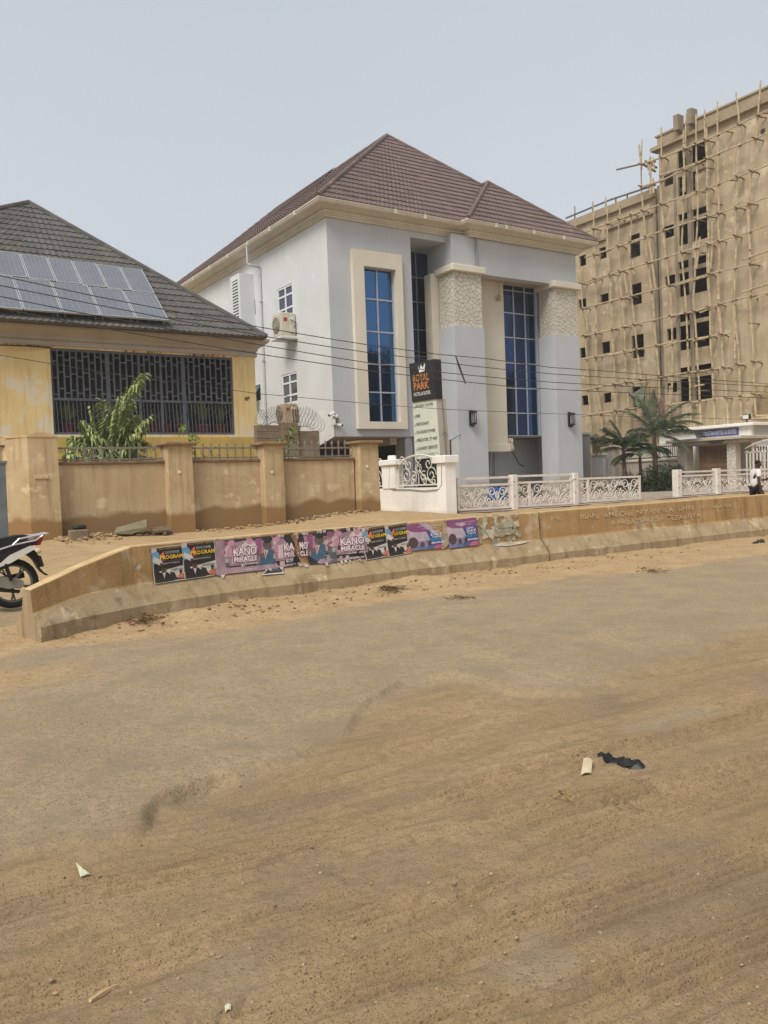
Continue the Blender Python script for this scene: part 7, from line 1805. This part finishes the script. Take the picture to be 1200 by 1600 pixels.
def straw(label, px, py, rx, ry, n, m_, L=.12, hz_=.05):
    mb = MB()
    for i in range(n):
        c = surf(px+rr.gauss(0,.45)*rx, py+rr.gauss(0,.45)*ry); a = rr.uniform(0, PI); d = Vector((math.cos(a), math.sin(a), rr.uniform(-.1,.25)))*L*rr.uniform(.3,1)
        c = c+Vector((0,0,rr.uniform(.004, hz_))); mb.tube([c-d*.5, c+Vector((0,0,.01)), c+d*.5], .0020, 3)
        if i % 3 == 0: mb.add([c, c+d*.4+Vector((0,0,.02)), c+d*.5+Vector((.012,.008,0)), c+d*.1+Vector((.012,.012,.003))], [(0,1,2,3)])
    o = mb.build('dry_grass', m_); return tag(o, label, 'dry grass', None, 'stuff')
m_straw = mat('dry_brown_grass', (112,84,54), (86,64,42), 9, .9); m_straw2 = mat('pale_straw', (172,146,106), (150,124,86), 9, .9)
straw('clump of dry brown grass against the foot of the barrier, left', 226, 972, 34, 9, 170, m_straw, .15)
straw('clump of dry brown grass on the sand drift near the middle', 612, 923, 26, 6, 150, m_straw, .16)
straw('little heap of pale straw on the sandy road', 884, 1248, 18, 7, 26, m_straw2, .08, .015)
straw('scattered dark plant bits along the sand drift', 1020, 893, 30, 5, 50, m_straw, .14, .02)
straw('few dry stalks on the drift edge', 720, 936, 22, 4, 40, m_straw, .14, .02)
p = surf(1186, 849); lit('plastic_scrap', 'dark plastic scrap lying against the barrier foot at the far right', 'plastic', crumple([(1180,849),(1192,847)], .09, .07, 5), m_plas)
# loose pebbles on the road
pb = MB(); rr = random.Random(2)
for i in range(300):
    px, py = rr.uniform(-20,1220), 1040+560*rr.random()**.8; q = surf(px, py); r = rr.uniform(.003,.010)*(1 if rr.random() < .95 else 1.5)
    pb.blob(q+Vector((0,0,r*.15)), (r, r*rr.uniform(.7,1), r*.6), i, .5, 1)
tag(pb.build('pebbles', mat('sandy_pebble', (176,152,118), (120,100,78), 30, .9)), 'small loose pebbles scattered over the sandy road', 'pebbles', None, 'stuff')
pb = MB()
for i in range(420):
    px = rr.uniform(90, 1200); py0 = 1004-(px-65)*.145; py = py0-rr.uniform(-6, 26)
    q = surf(px, py); r = rr.uniform(.008,.028); pb.blob(q+Vector((0,0,r*.3)), (r, r*.8, r*.6), i, .5, 1)
tag(pb.build('drift_debris', mat('brown_clod', (146,112,72), (110,84,56), 14, .95)), 'crumbs of earth and leaf bits on the sand drift along the barrier', 'debris', None, 'stuff')
# rubble along the beige wall
m_rub = [mat('rubble_pale', (176,150,112), (148,122,88), 6, .95, .5, 30), mat('rubble_dark', (122,104,82), (98,82,64), 6, .95, .5, 30)]
def rubble(label, a, b, n, depth, rmax, m_, seed):
    rr = random.Random(seed); mb = MB()
    for i in range(n):
        px = rr.uniform(a, b); x = fx(px); y = YF-.1-abs(rr.gauss(0, depth)); r = rr.uniform(.02, rmax)*(1-.5*min(1, (YF-y)/1.5))
        mb.blob((x, y, zg(x, y)+.02+r*.3), (r*rr.uniform(.8,1.6), r*rr.uniform(.7,1.1), r*.6), i+seed, .6, 1)
    return tag(mb.build('rubble', m_), label, 'rubble', None, 'stuff')
rubble('pale broken rubble heaped at the foot of the tall beige post', 75, 165, 170, .7, .09, m_rub[0], 1); rubble('dark stones and litter below the first wall bay', 95, 262, 90, .45, .10, m_rub[1], 2)
rubble('pale crumbs below the middle and right wall bays', 295, 575, 170, .35, .07, m_rub[0], 3); rubble('dark litter below the right wall bay', 430, 570, 90, .3, .06, m_rub[1], 4)
q = [fx(93), fx(122)]; zq = zg(q[0], YF-.7)
lit('concrete_block', 'loose grey brown concrete block in the rubble beside the tall post', 'block', MB().bbox((q[0], YF-.95, zq-.05), (q[1], YF-.68, zq+.24), .025), m_block)
def slab(label, name, cat, pts, Y, th, m_, dy=-.5):
    P = [onY(px, py, Y+(dy if i > 1 else 0)) for i, (px, py) in enumerate(pts)]; mb = MB(); mb.ext(P, (0, .0, th)); return lit(name, label, cat, mb, m_)
slab('bent grey green sheet leaning on the wall in the rubble', 'sheet_piece', 'sheet', [(182,826),(229,813),(229,825),(206,835),(178,834)], YF-.25, .03, mat('greenish_sheet', (138,130,100), (116,110,86), 3, .8))
slab('flat brown board lying at the wall foot left of the second post', 'board_piece', 'board', [(236,827),(262,824),(265,830),(240,833)], YF-.3, .05, m_rub[1])
lit('black_bag', 'crumpled black bag lying on the rubble by the first wall bay', 'bag', MB().blob(onY(124, 824, YF-.35), (.20, .14, .08), 4, .5, 2), m_plas, True)

# ================================================================== ACROSS THE STREET (what the mirror glass looks at)
m_far = mat('far_plaster', (196,176,146), (176,156,128), .5, .9)
ob = thing('street_house', 'plain plastered two storey house on the other side of the street', 'house', (40, -34, .2)); MB().box((30,-40,-.2),(52,-30,6.5)).build('wall', m_far, ob); MB().add([(29,-41,6.5),(53,-41,6.5),(53,-29,6.5),(29,-29,6.5),(36,-35,10),(46,-35,10)],[(0,1,5,4),(2,3,4,5),(1,2,5),(3,0,4),(0,3,2,1)]).build('roof', m_tileg, ob)
rr = random.Random(44)
for i, (x, y, r, lb_) in enumerate(((46,-12,6.2,'broad dark tree on the other side of the street'), (70,-14,6.0,'smaller dark tree on the other side of the street'))):
    t = thing('street_tree', lb_, 'tree', (x, y, .2)); mb = MB(); st_ = MB(); st_.tube([(x,y,-.1),(x+.2,y,3),(x,y,5)], [.35,.28,.2], 7)
    for k in range(5200):
        d = Vector((rr.gauss(0,1), rr.gauss(0,1), rr.gauss(0,.7))).normalized()*r*rr.uniform(.45,1.0); leaf(mb, Vector((x,y,3.5+r*.85))+d, d, 1.2, .36, rr, .3)
    tag(mb.build('crown', m_shrub2, t), kind='stuff'); st_.build('trunk', m_bark, t)

# ================================================================== DUST HAZE in the air
hzm = bpy.data.materials.new('dust_haze'); hzm.use_nodes = True; hn, hl = hzm.node_tree.nodes, hzm.node_tree.links
hn.remove(hn['Principled BSDF']); pv = hn.new('ShaderNodeVolumePrincipled'); pv.inputs['Color'].default_value = (.93, .90, .85, 1); pv.inputs['Density'].default_value = .0012; pv.inputs['Anisotropy'].default_value = .2
hl.new(pv.outputs[0], hn['Material Output'].inputs['Volume'])
hb = MB().box((-3300, -3300, -9), (3300, 3300, 26)).build('haze', hzm); hb['kind'] = 'stuff'
